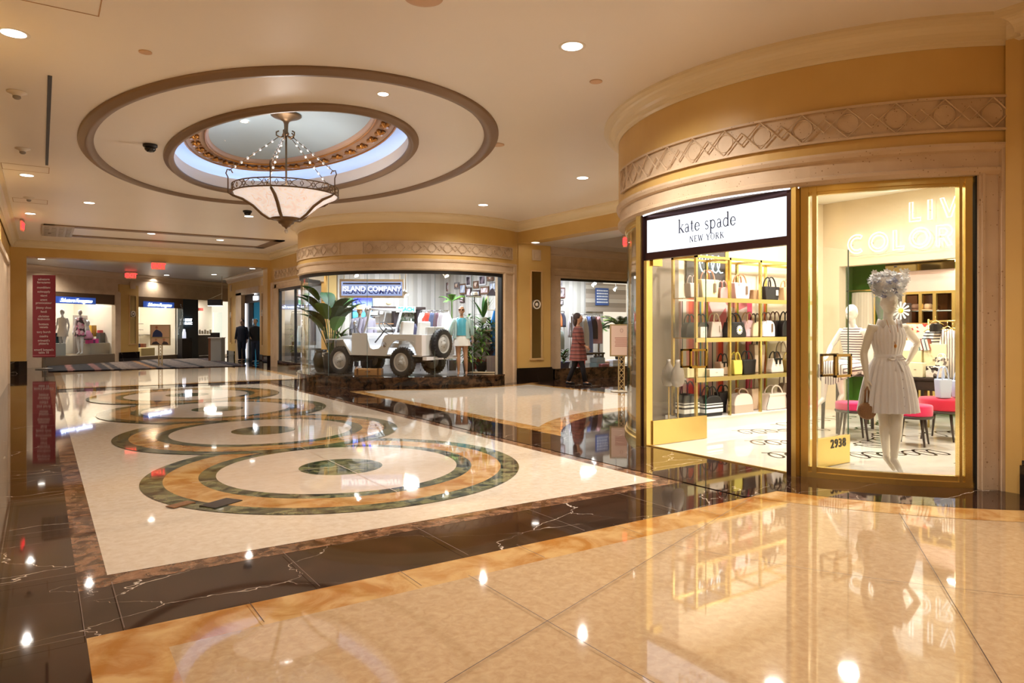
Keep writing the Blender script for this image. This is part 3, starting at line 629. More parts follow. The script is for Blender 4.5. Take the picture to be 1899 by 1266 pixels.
# ------------------------------------------------------------------ middle bay: curb, glass, floor, back walls
m = MB(); m.sweep(arc(I, 3.16, 130, 287.6), rect(-0.3, 0.06, 0, 0.21)); CB = struct('trim_16', m, M_CURB); m = MB(); m.sweep(arc(I, 3.16, 130, 287.6), rect(-0.3, 0.075, 0.21, 0.25)); struct('curb_cap', m, M_CURB, CB)
g = MB(); g.sweep(arc(I, 3.12, 130, 287.4, 180), rect(-0.006, 0.006, 0.25, 2.77)); IW = struct('window_3', g, M_GLASS)
for a in (183, 200.5, 222, 252, 270):
    m = MB(); m.sweep(arc(I, 3.12, a - 0.06, a + 0.06, 1), rect(-0.008, 0.008, 0.25, 2.77)); struct('glass_joint', m, C(120, 140, 140, 0.2), IW)
m = MB(); m.sweep(arc(I, 3.14, 130, 287.4), rect(-0.08, 0.02, 2.72, 2.82)); m.sweep(arc(I, 3.14, 286.6, 287.6, 1), rect(-0.1, 0.03, 0.25, 2.8)); struct('frame', m, M_BLACK, IW)
m = MB(); m.prism([(x, y) for x, y in arc(I, 3.1, 130, 290)] + [(12, 15.5), (16, 15.6), (16, 22), (7.6, 26.0), (7.5, 21)], 0.02, 0.235); struct('floor_display', m, C(70, 62, 58, 0.35))
M_GWOOD = stripes('grey_wall_boards', [(1, srgb(206, 200, 192)), (1, srgb(190, 184, 176)), (0.9, srgb(216, 210, 204)), (0.08, srgb(140, 134, 128))], 'X', 0.5, 0.02, 0.7, 'World')
M_GWOODY = stripes('grey_side_boards', [(1, srgb(206, 200, 192)), (1, srgb(190, 184, 176)), (0.9, srgb(216, 210, 204)), (0.08, srgb(140, 134, 128))], 'Y', 0.5, 0.02, 0.7, 'World')
m = MB(); m.box(7.6, 16, 20.9, 21.1, 0, 3.4); struct('wall_display_back', m, M_GWOOD)
m = MB(); m.box(11.45, 11.6, 15.6, 21, 0, 3.4); struct('wall_display_right', m, M_GWOODY)
m = MB(); m.prism(arc(I, 3.1, 122, 298) + [(11.5, 15.6), (16, 15.6), (16, 26), (7.4, 26)], 3.40, 3.45); struct('ceiling_display', m, C(176, 174, 176, 0.7))
# corridor window left of the bay
g = MB(); g.box(7.12, 7.13, 21.0, 25.5, 0.25, 2.75); lw = struct('window_4', g, M_GLASS)
m = MB(); m.box(7.08, 7.16, 25.38, 25.5, 0.2, 2.8); m.box(7.08, 7.16, 20.95, 25.5, 2.72, 2.82); m.box(7.08, 7.16, 23.6, 23.63, 0.25, 2.75); struct('frame', m, M_BLACK, lw)
m = MB(); m.box(7.04, 7.4, 20.9, 25.5, 0, 0.25); struct('trim_17', m, M_CURB)
m = MB(); m.box(10.6, 10.7, 21.1, 26, 0, 3.4); struct('wall_left_shop_back', m, C(224, 222, 222, 0.6)); m = MB(); m.box(7.4, 10.7, 26.0, 26.1, 0, 3.4); struct('wall_left_shop_side', m, C(230, 228, 228, 0.6))
# passage window
g = MB(); g.box(11.9, 15.4, 15.36, 15.37, 0.30, 2.75); pw_ = struct('window_5', g, M_GLASS)
m = MB(); m.box(11.86, 11.93, 15.3, 15.42, 0.25, 2.82); m.box(11.86, 15.5, 15.3, 15.42, 2.74, 2.82); struct('frame', m, M_BLACK, pw_)
m = MB(); m.box(11.6, 15.6, 15.22, 15.5, 0, 0.30); struct('trim_18', m, M_CURB)
m = MB(); m.box(11.6, 15.8, 17.9, 18.0, 0, 3.4); struct('wall_passage_shop', m, M_GWOOD)

# ------------------------------------------------------------------ far rotunda
c_ = MB(); c_.box(-4, 14, 27.2, 46, 3.66, 3.75); struct('ceiling_far', c_, plaster('far_ceiling_paint', srgb(190, 184, 176), srgb(198, 192, 184)))
A_ = (-0.6, 29.8); B_ = (9.2, 39.0)
dv = Vector((B_[0] - A_[0], B_[1] - A_[1])); LN = dv.length; dv.normalize(); ANG = atan2(dv.y, dv.x)
def alongf(px):     # distance along the diagonal wall seen at image column px
    rx = (px - CX) / FPX; d = Vector((rx * cos(YAW) + sin(YAW), -rx * sin(YAW) + cos(YAW)))
    return (A_[0] * d.y - A_[1] * d.x) / (dv.y * d.x - dv.x * d.y)
def fwall(m, s0, s1, z0, z1, o0=0.0, o1=0.3):
    m.at((A_[0], A_[1], 0), ANG); m.box(s0, s1, o0, o1, z0, z1); return m
s_ = {k: alongf(k) for k in (60, 100, 211, 221, 236, 250, 254, 338, 334, 366, 412, 430, 228, 182, 120)}
m = MB(); fwall(m, -2, LN, 2.75, 3.66); fwall(m, -2, s_[100] - 0.4, 0, 2.75); fwall(m, s_[221], s_[254], 0, 2.75); WD = struct('wall_far_diagonal', m, M_TRAV)
m = MB(); fwall(m, s_[221] - 0.05, s_[254] + 0.02, 0, 3.2, -0.06, 0.1); struct('pillar_face', m, M_OCHRE, WD)
m = MB(); fwall(m, s_[221] - 0.1, s_[254] + 0.02, 0, 0.4, -0.12, 0.1); struct('baseboard_rotunda', m, M_BLACKM)
m = MB(); fwall(m, s_[211], s_[221], 0, 2.85, -0.08, 0.1); fwall(m, s_[100] - 0.5, s_[221], 2.75, 2.9, -0.06, 0.1); struct('shop_surround', m, M_TRAV, WD)
m = MB(); m.at((A_[0], A_[1], 0), ANG)
struct('trim_19', crown([A_, B_], 3.42, 3.66, 0.2), plaster('rot_crown', srgb(206, 184, 156), srgb(214, 192, 164)))
e_ = niche(None, 0, 0, 0.75, 2.75); mid = (s_[236] + s_[250]) / 2
e_.location = (A_[0] + dv.x * mid + dv.y * 0.075, A_[1] + dv.y * mid - dv.x * 0.075, 0); e_.rotation_euler = (0, 0, ANG); e_['label'] = 'tall narrow dark wall niche with rosette on the pillar between the far shop windows'
# right wall of the rotunda with the dark shop entrance
m = MB(); m.box(7.1, 7.4, 27.2, 28.2, 0, 3.66); m.box(7.1, 7.4, 28.2, 33.8, 3.0, 3.66); m.box(7.1, 7.4, 31.9, 33.8, 0, 3.0); struct('wall_rotunda_right', m, M_OCHRE)
m = MB(); m.box(7.04, 7.2, 31.0, 32.0, 0, 2.9); m.box(7.04, 7.2, 28.2, 32.0, 2.8, 3.05); struct('trim_20', m, M_TRAV)
m = MB(); m.box(7.06, 7.42, 27.0, 28.15, 0, 0.38); m.box(7.06, 7.42, 32.4, 33.85, 0, 0.38); struct('baseboard_rotunda_right', m, M_BLACKM)
struct('trim_21', crown([(7.1, 33.8), (7.1, 27.2)], 3.42, 3.66, 0.2), MATS.get('rot_crown'))
for (y, l) in ((27.7, 'slim mirrored wall niche on the pillar right of the wide far opening'), (33.1, 'slim mirrored wall niche on the furthest pillar beyond the blue shop entrance')):
    e_ = niche(None, 7.09, y, 0.75, 2.75, w=0.1, rz=-pi / 2); e_['label'] = l
m = MB(); m.box(7.3, 9.5, 33.8, 39, 0, 0.02); m.box(9.3, 9.5, 28, 39, 0, 3.66); struct('wall_far_end', m, C(150, 126, 96, 0.5))
# ================================================================== figures, clothes
M_MANN = C(242, 234, 222, 0.28, coat=0.2); M_MANNW = C(236, 236, 240, 0.3); M_SKIN = C(196, 150, 120, 0.5); M_SKINT = C(202, 160, 134, 0.5)
def hand(m, w, d, side, curl=0.35, s=1.0):
    """five-fingered hand from the wrist w along d; side = +1/-1 picks the thumb side"""
    w = Vector(w); d = Vector(d).normalized(); a = Vector((0, -1, 0)); a = (a - d * a.dot(d)).normalized(); n = d.cross(a)   # a: thumb side, n: palm normal
    if n.x * side > 0: n = -n
    m.tube([w - d * 0.01 * s, w + d * 0.03 * s, w + d * 0.085 * s], [0.019 * s, 0.026 * s, 0.024 * s], 8)
    for i, (o, L) in enumerate(((0.027, 0.070), (0.009, 0.080), (-0.009, 0.074), (-0.026, 0.058))):
        b = w + d * 0.075 * s + a * o * s; p1 = b + d * L * 0.45 * s + n * L * curl * 0.25 * s; p2 = p1 + (d * 0.34 + n * curl * 0.5) * L * s; p3 = p2 + (d * 0.2 + n * curl * 0.6) * L * s
        m.tube([b, p1, p2, p3], [0.0092 * s, 0.0086 * s, 0.008 * s, 0.006 * s], 6)
    b = w + d * 0.025 * s + a * 0.022 * s; m.tube([b, b + (a * 0.6 + d * 0.6 + n * 0.2) * 0.035 * s, b + (a * 0.55 + d * 1.0 + n * 0.3) * 0.058 * s], [0.012 * s, 0.0105 * s, 0.008 * s], 6)
def body(P, mat, parent, vox=0.008, name='body', face=True, s=1.0, fem=True):
    m = MB(); g = lambda k: Vector(P[k])
    hip, wst, chs, nk, hd = g('hip'), g('waist'), g('chest'), g('neck'), g('head')
    sr = 1.0 if fem else 1.12
    def ring(c, rx, ry, n=20): return [(c.x + rx * cos(2 * pi * i / n), c.y + ry * sin(2 * pi * i / n), c.z) for i in range(n)]
    bt = hip - Vector((0, 0, 0.10))
    m.rings([ring(bt, 0.10, 0.08), ring(hip - Vector((0, 0, 0.04)), 0.155, 0.105), ring(hip + Vector((0, 0, 0.04)), 0.15, 0.10), ring(wst, 0.112 * sr, 0.085), ring((wst + chs) / 2, 0.13 * sr, 0.095), ring(chs, 0.145 * sr, 0.105), ring(chs + Vector((0, 0, 0.08)), 0.145 * sr, 0.09), ring(chs + Vector((0, 0.005, 0.125)), 0.115, 0.065), ring(chs + Vector((0, 0.005, 0.155)), 0.075, 0.055), ring(nk, 0.045, 0.048)])
    m.tube([chs + Vector((0, 0.01, 0.06)), nk, hd - Vector((0, -0.005, 0.07))], [0.07, 0.044, 0.045], 14)
    m.ell(hd, (0.074, 0.094, 0.108), 18, 12); m.ell(hd + Vector((0, -0.028, -0.055)), (0.052, 0.06, 0.062), 14, 10)
    if face:
        m.tube([hd + Vector((0, -0.088, 0.02)), hd + Vector((0, -0.112, -0.022)), hd + Vector((0, -0.09, -0.03))], [0.008, 0.013, 0.008], 6)
        m.ell(hd + Vector((0, -0.088, -0.06)), (0.024, 0.012, 0.007), 8, 6); m.ell(hd + Vector((0, -0.086, -0.07)), (0.02, 0.012, 0.007), 8, 6)
        for e in (-1, 1): m.ell(hd + Vector((e * 0.03, -0.078, 0.008)), (0.017, 0.012, 0.011), 8, 6); m.ell(hd + Vector((e * 0.076, 0.008, -0.015)), (0.009, 0.018, 0.03), 8, 6)
    for k, sd in (('l', -1), ('r', 1)):
        S, E, Wr = g('sh' + k), g('el' + k), g('wr' + k)
        m.tube([chs + Vector((sd * 0.07, 0, 0.08)), S, S.lerp(E, 0.4), E, E.lerp(Wr, 0.35), Wr], [0.058, 0.053 * sr, 0.042 * sr, 0.034 * sr, 0.035 * sr, 0.021], 12)
        hand(m, Wr, g('hd' + k) if 'hd' + k in P else (Wr - E), sd)
        H, Kn, A_, T_ = g('hp' + k), g('kn' + k), g('an' + k), g('to' + k)
        m.tube([H + Vector((0, 0, 0.03)), H.lerp(Kn, 0.35), H.lerp(Kn, 0.75), Kn, Kn.lerp(A_, 0.3), Kn.lerp(A_, 0.65), A_], [0.085, 0.08, 0.06, 0.052, 0.054, 0.042, 0.03], 14)
        hl = A_ + (A_ - T_).normalized() * 0.035 + Vector((0, 0, -0.02))
        m.tube([hl, A_ + Vector((0, 0, -0.012)), A_.lerp(T_, 0.5) , T_], [0.022, 0.036, 0.032, 0.018], 10)
    if s != 1.0: m.v = [(x * s, y * s, z * s) for x, y, z in m.v]
    o = m.build(name, mat, parent)
    r = o.modifiers.new('skin', 'REMESH'); r.mode = 'VOXEL'; r.voxel_size = vox; r.use_smooth_shade = True
    q = o.modifiers.new('soft', 'SMOOTH'); q.factor = 0.5; q.iterations = 3
    return o
def stand(arm_l=((-0.168, 0, 1.405), (-0.235, 0.02, 1.15), (-0.245, -0.06, 0.90)), arm_r=((0.168, 0, 1.405), (0.235, 0.02, 1.15), (0.245, -0.06, 0.90)), fl=(-0.09, 0), fr=(0.09, 0), toe=0.0, head=(0, -0.015, 1.665)):
    P = dict(hip=(0, 0, 0.93), waist=(0, 0, 1.10), chest=(0, 0, 1.30), neck=(0, 0.005, 1.50), head=head, shl=arm_l[0], ell=arm_l[1], wrl=arm_l[2], shr=arm_r[0], elr=arm_r[1], wrr=arm_r[2])
    for k, (fx, fy), sd in (('l', fl, -1), ('r', fr, 1)):
        P['hp' + k] = (sd * 0.085, 0, 0.88); P['kn' + k] = ((sd * 0.085 + fx) / 2, fy / 2 - 0.015, 0.48); P['an' + k] = (fx, fy + 0.03, 0.085 + toe); P['to' + k] = (fx * 1.05, fy - 0.11, 0.025)
    return P
def cloth(m, rings, n=72, pl=0, ph=0.0):
    rs = []
    for (cx, cy_, z, rx, ry, am) in rings:
        rs.append([(cx + rx * (1 + am * cos(pl * t + ph)) * cos(t), cy_ + ry * (1 + am * cos(pl * t + ph)) * sin(t), z) for t in [2 * pi * i / n for i in range(n)]])
    m.smooth(); m.rings(rs, True, False, False); return m
def sleeve(m, pts, rad, n=14): m.smooth(); m.tube(pts, rad, n); return m
def garment(m, x, w, z0, z1, y=0.0, d=0.05, sl=True, wav=3):
    """a garment hanging edge on: folded loft"""
    n = 24; rs = []
    for k in range(8):
        t = k / 7.0; z = z1 + (z0 - z1) * t; ww = w * (0.55 + 0.45 * min(1, t * 3.0)) / 2
        rs.append([(x + ww * cos(2 * pi * i / n) * (1 + 0.12 * sin(wav * 2 * pi * i / n + t * 2)), y + d / 2 * sin(2 * pi * i / n) * (1 + 0.5 * cos(5 * 2 * pi * i / n)), z) for i in range(n)])
    m.smooth(); m.rings(rs); return m

# ------------------------------------------------------------------ chandelier
e = thing('chandelier', 'large bronze and alabaster bowl chandelier hanging on beaded chains under the oval ceiling recess', 'chandelier', (3.28, 11.38, 0))
m = MB().smooth(); m.lathe([(0.005, 4.875), (0.235, 4.87), (0.24, 4.85), (0.21, 4.83), (0.10, 4.79), (0.05, 4.76), (0.035, 4.72), (0.03, 4.60), (0.05, 4.56), (0.03, 4.54), (0.002, 4.53)], 32); m.build('canopy', M_BRONZE, e)
m = MB().smooth(); m.tube([(0, 0, 4.6), (0, 0, 3.2)], 0.016, 10); m.build('stem', M_BRONZE, e)
def alab():
    T = NT('alabaster'); nz = T.n('ShaderNodeTexNoise', i_Scale=5.0, i_Detail=6.0, i_Distortion=1.5); T.l(T.coord(), nz.inputs['Vector'])
    c = T.ramp(nz.outputs['Fac'], [(0.35, srgb(232, 212, 200)), (0.55, srgb(244, 234, 226)), (0.60, srgb(226, 198, 182)), (0.64, srgb(242, 230, 220))])
    T.l(c, T.b.inputs['Base Color']); T.l(c, T.b.inputs['Emission Color']); T.b.inputs['Emission Strength'].default_value = 0.33; T.b.inputs['Roughness'].default_value = 0.3; return T.m
m = MB().smooth(); m.lathe([(0.20, 3.20), (0.26, 3.215), (0.36, 3.28), (0.50, 3.40), (0.66, 3.50), (0.79, 3.56), (0.80, 3.58), (0.76, 3.57), (0.48, 3.43), (0.34, 3.31), (0.2, 3.24)], 56, cap=False); m.build('alabaster_bowl', alab(), e)
m = MB().smooth(); m.tube([(0.82 * cos(t), 0.82 * sin(t), 3.565) for t in [2 * pi * i / 64 for i in range(64)]], 0.012, 6, True); m.tube([(0.82 * cos(t), 0.82 * sin(t), 3.69) for t in [2 * pi * i / 64 for i in range(64)]], 0.010, 6, True)
m.smooth(False)
NB = 14
for i in range(NB):
    a = 2 * pi * i / NB; q = 2 * pi / NB / 2
    def RP(da, z): return (0.82 * cos(a + da * q), 0.82 * sin(a + da * q), z)
    m.tube([RP(-0.72, 3.567), RP(-0.3, 3.60), RP(0, 3.685), RP(0.3, 3.60), RP(0.72, 3.567)], 0.006, 5); m.tube([RP(-0.72, 3.69), RP(-0.3, 3.655), RP(0, 3.572), RP(0.3, 3.655), RP(0.72, 3.69)], 0.006, 5)
    m.tube([RP(-0.2, 3.628), RP(0, 3.655), RP(0.2, 3.628), RP(0, 3.60)], 0.006, 4, True); m.tube([RP(1 - 0.14, 3.628), RP(1, 3.67), RP(1.14, 3.628), RP(1, 3.585)], 0.007, 4, True)
m.build('openwork_rim', M_BRONZE, e)
for i in range(5):
    a = 2 * pi * (i + 0.32) / 5; u = (cos(a), sin(a))
    m = MB().smooth(); m.tube([(u[0] * r, u[1] * r, z) for r, z in ((0.84, 3.54), (0.80, 3.52), (0.66, 3.475), (0.50, 3.375), (0.37, 3.25), (0.27, 3.185), (0.17, 3.18))], [0.012, 0.018, 0.02, 0.02, 0.02, 0.018, 0.014], 8, flat=1.4); m.build('scroll_arm', M_BRONZE, e)
    m = MB().smooth(); hk = [(0.84, 3.54), (0.87, 3.55), (0.87, 3.80), (0.90, 3.86), (0.88, 3.92), (0.83, 3.92), (0.80, 3.87)]; m.tube([(u[0] * r, u[1] * r, z) for r, z in hk], 0.010, 6); m.build('lower_hook', M_BRONZE, e); m = MB().smooth()
    hk = [(0.03, 4.53), (0.09, 4.50), (0.15, 4.53), (0.15, 4.58), (0.11, 4.60)]; m.tube([(u[0] * r, u[1] * r, z) for r, z in hk], 0.012, 6); m.build('upper_hook', M_BRONZE, e)
    m = MB().smooth(); p0 = Vector((u[0] * 0.12, u[1] * 0.12, 4.50)); p1 = Vector((u[0] * 0.86, u[1] * 0.86, 3.90))
    m.tube([p0, p1], 0.006, 5); ch = m.build('chain', M_BRONZE, e)
    for k in range(7): m = MB().smooth(); m.ell(p0.lerp(p1, (k + 1) / 8), (0.021, 0.021, 0.025), 8, 6); m.build('glass_bead', C(250, 246, 240, 0.1, spec=0.8), ch)
m = MB().smooth(); m.lathe([(0.24, 3.20), (0.25, 3.18), (0.16, 3.165), (0.12, 3.14), (0.12, 3.12), (0.08, 3.10), (0.06, 3.07), (0.02, 3.05), (0.012, 3.03)], 24); m.build('finial', M_BRONZE, e)
m = MB().smooth(); m.ell((0, 0, 2.99), (0.03, 0.03, 0.035), 10, 8); m.build('finial_bead', C(250, 246, 240, 0.1, spec=0.8), e)
lamp('POINT', (3.28, 11.38, 3.7), 22, NEUT, 0.25)

# ------------------------------------------------------------------ ceiling fittings
def downlight(x, y, z, label, r=0.10, grp='recessed ceiling downlights'):
    e = thing('downlight', label, 'downlight', (x, y, z), 0, grp)
    global DL
    if DL is None:
        m = MB().smooth(); m.lathe([(r, -0.001), (r + 0.03, -0.004), (r + 0.032, 0.0)], 24, cap=False); a = m.build('trim_ring', C(236, 226, 210, 0.4), e)
        m = MB(); m.lathe([(r, -0.003), (0.001, -0.003)], 24, cap=False); b = m.build('lens', M_LAMP, e); DL = (a, b)
    else:
        for q in DL: c = q.copy(); COL.objects.link(c); c.parent = e
    return e
DL = None
lab = ['bright round downlight at the far upper left, nearest of the left row', 'round downlight in the left row beyond the nearer smoke detectors', 'round downlight in the left row near the far arch', 'round downlight in the plain ceiling left of the near shop fascia, top of the view', 'round downlight beside the near shop cornice, left of its curve', 'round downlight in front of the cross beam between the two bays', 'round downlight left of the chandelier beyond the oval ring', 'round downlight just behind the chandelier bowl', 'round downlight tucked against the middle bay cornice', 'left downlight inside the long ceiling moulding', 'right downlight inside the long ceiling moulding']
for (x, y), l in zip(DOWN, lab): downlight(x, y, CZ - 0.001, l)
for (x, y), l in zip(DOWN_BACK, ['downlight behind the viewer on the left', 'downlight behind the viewer over the cream slabs', 'downlight at the near end of the hall, left', 'downlight at the near end of the hall, right']): downlight(x, y, CZ - 0.001, l)
e_ = downlight(3.29, 7.55, CZ - 0.001, 'small white downlight between the two rings of the ceiling oval', grp='recessed ceiling downlights'); e_.scale = (0.6, 0.6, 1)
def dome_z(x, y): return 4.73
for p, l in (((2.75, 11.9), 'tiny downlight in the blue oval dome, upper one'), ((2.62, 13.0), 'tiny downlight in the blue oval dome, lower one near the gilt ring')):
    e_ = downlight(p[0], p[1], 4.72 if p[1] > 12.5 else 4.80, l); e_.scale = (0.55, 0.55, 1)
for (px, py, zc, l) in ((77, 480, 3.66, 'downlight just inside the wide far opening on the left'), (77, 496, 3.66, 'second downlight behind the far opening on the left'), (164, 504.5, 3.66, 'downlight above the first far shop window'), (309, 510, 3.66, 'downlight above the second far shop window'), (397, 509, 3.66, 'downlight in the far hall beside the furthest pillar'), (468, 498, 3.66, 'downlight just inside the far opening on the right'), (993, 449.7, 3.63, 'downlight in the cross beam soffit above the niche pillar'), (988, 452, 3.63, '')):
    if l:
        d = (zc - EYE) * FPX / (HZ - py); p = at(px, d); downlight(p.x, p.y, zc - 0.001, l)
def detector(x, y, l, s=1.0):
    e = thing('smoke_detector', l, 'smoke detector', (x, y, CZ), 0, 'smoke detectors along the left of the ceiling'); e.scale = (s, s, s)
    m = MB().smooth(); m.lathe([(0.10, 0), (0.10, -0.012), (0.05, -0.03), (0.045, -0.05)], 20); m.build('base', C(226, 214, 200, 0.5), e)
    m = MB().smooth(); m.lathe([(0.04, -0.05), (0.042, -0.07), (0.025, -0.085), (0.01, -0.088)], 16); m.build('sensor', C(150, 140, 130, 0.5), e)
for p, l in (((-0.23, 9.83), 'white smoke detector on the ceiling left of the black slot, nearest'), ((-0.23, 12.9), 'white smoke detector on the ceiling beside the far end of the slot'), ((-0.21, 17.72), 'small smoke detector between the two far left downlights'), ((0.2, 23.6), 'tiny smoke detector beside the red hanging sign')): detector(*p, l)
m = MB(); m.box(0.06, 0.10, 9.0, 14.0, CZ - 0.006, CZ); tag(m.build('slot_diffuser', M_BLACK), 'long narrow black air slot in the ceiling at left', 'air slot')
def panel(x0, x1, y0, y1, l):
    m = MB()
    for (a, b, c_, d_) in ((x0, x1, y0, y0 + 0.01), (x0, x1, y1 - 0.01, y1), (x0, x0 + 0.01, y0, y1), (x1 - 0.01, x1, y0, y1)): m.box(a, b, c_, d_, CZ - 0.003, CZ)
    tag(m.build('access_hatch', C(180, 140, 100, 0.6)), l, 'access hatch')
panel(-0.55, 0.12, 14.2, 14.75, 'square access panel outline in the ceiling past the black slot'); panel(-0.5, 0.12, 17.9, 18.5, 'square access panel outline in the ceiling nearer the far arch')
panel(-0.3, 0.42, 6.2, 7.05, 'access panel outline cut by the upper left corner of the view')
for (x, y, r, l) in ((2.6, 5.15, 0.16, 'round flush ceiling speaker at the top edge of the view'), (5.06, 5.85, 0.07, 'small round flush sprinkler cover near the large fascia'), (5.6, 8.7, 0.11, 'flush ceiling speaker left of the near shop fascia'), (0.85, 7.7, 0.06, 'small round cover on the ceiling left of the oval ring')):
    m = MB().smooth(); m.lathe([(r, CZ), (r, CZ - 0.008), (r * 0.8, CZ - 0.01)], 24, (x, y)); tag(m.build('ceiling_cover', C(214, 178, 146, 0.6)), l, 'ceiling cover')
def camdome(x, y, z, l):
    e = thing('security_camera', l, 'security camera', (x, y, z), 0, 'black dome security cameras')
    m = MB().smooth(); m.lathe([(0.10, 0), (0.10, -0.03), (0.085, -0.045)], 20); m.build('housing', M_BLACK, e)
    m = MB().smooth(); m.lathe([(0.08, -0.045), (0.075, -0.08), (0.05, -0.105), (0.01, -0.115)], 20); m.build('dome', mk('smoked_dome', srgb(14, 14, 18), 0.05), e)
camdome(1.34, 11.57, CZ - 0.001, 'black dome camera on the ceiling inside the outer oval ring'); camdome(3.98, 16.9, CZ - 0.001, 'black dome camera just under the chandelier finial in the view'); p = at(107, 29.5); camdome(p.x, p.y, 3.655, 'black dome camera above the top of the tall red banner')
def exitsign(x, y, z, rz, l, word=True, w=0.42, top=None):
    e = thing('exit_sign', l, 'exit sign', (x, y, z), rz, 'red illuminated exit signs')
    m = MB(); m.box(-w / 2, w / 2, -0.02, 0.02, -0.12, 0.12); m.build('panel', mk('exit_panel', srgb(226, 130, 100), 0.4, emit=(1, 0.2, 0.12, 1), es=0.22), e)
    text('lettering', 'EXIT', 0.22, M_REDGLOW, e, (0, -0.024, -0.005), bold=0.006)
    m = MB(); m.box(-w * 0.55, w * 0.55, -0.03, 0.03, 0.12, 0.15); m.box(-0.02, 0.02, -0.02, 0.02, 0.15, max(0.16, (top or z) - z)); m.build('mounting', C(150, 130, 110, 0.4), e)
p = at(288, 24.5); exitsign(p.x, 26.55, 3.53, 0, 'red exit sign on the header of the wide far opening'); 
p = at(243, 27.9); exitsign(p.x, p.y, 3.50, -0.2, 'small red exit sign further back, left of the header exit sign', w=0.36, top=3.66)
exitsign(11.3, 11.8, 3.42, -pi / 2 + 0.5, 'red exit sign in the passage partly hidden by the near shop cornice', top=3.63)
p = at(41, 17.5); exitsign(p.x, p.y, 3.98, FACE + R(117), 'narrow red exit sign seen edge on at the far left ceiling', w=0.3, top=4.15)

# ================================================================== near shop
e = thing('shop_sign', 'white lit sign box with dark lettering over the open brass and glass entrance', 'shop sign', (6.10, 5.13, 0), -pi / 2)
m = MB(); m.box(-0.99, 0.99, -0.02, 0.05, 2.26, 2.77); m.build('sign_frame', M_DBRONZE, e)
m = MB(); m.box(-0.955, 0.955, -0.026, -0.018, 2.345, 2.735); lb = m.build('light_panel', M_SIGNW, e)
# serif lettering as strokes
def serif(word, h, pen=0.085):
    """returns polygons for a thin serif face, x-height 0.62 of h for lower case"""
    G = {'k': (0.62, ['V0.1,0,1.0', 'S0.1', 'L0.1,.28,.46,.62', 'T.24,.38,.56,0', 's.46,.62', 's.56,0', 'f0.1,1']), 'a': (0.50, ['C.20,.17,.16,.16,20,340', 'V.38,0,.46', 'A.22,.44,.16,.17,0,150']), 't': (0.36, ['V.16,.1,.84', 'H.04,.60,.32', 'A.26,.11,.10,.10,180,320']), 'e': (0.52, ['C.25,.31,.21,.31,15,330', 'H.06,.36,.45']), 's': (0.42, ['A.20,.47,.13,.14,20,270', 'A.20,.16,.14,.16,-90,90', 'A.20,.16,.16,.16,200,270']), 'p': (0.58, ['V.1,-.34,.62', 'S0.1@-.34', 'C.28,.31,.20,.30,-150,150', 'f.1,.62']), 'd': (0.58, ['V.46,0,1.0', 'C.26,.31,.20,.30,30,330', 'f.46,1', 's.48,0'])}
    return G
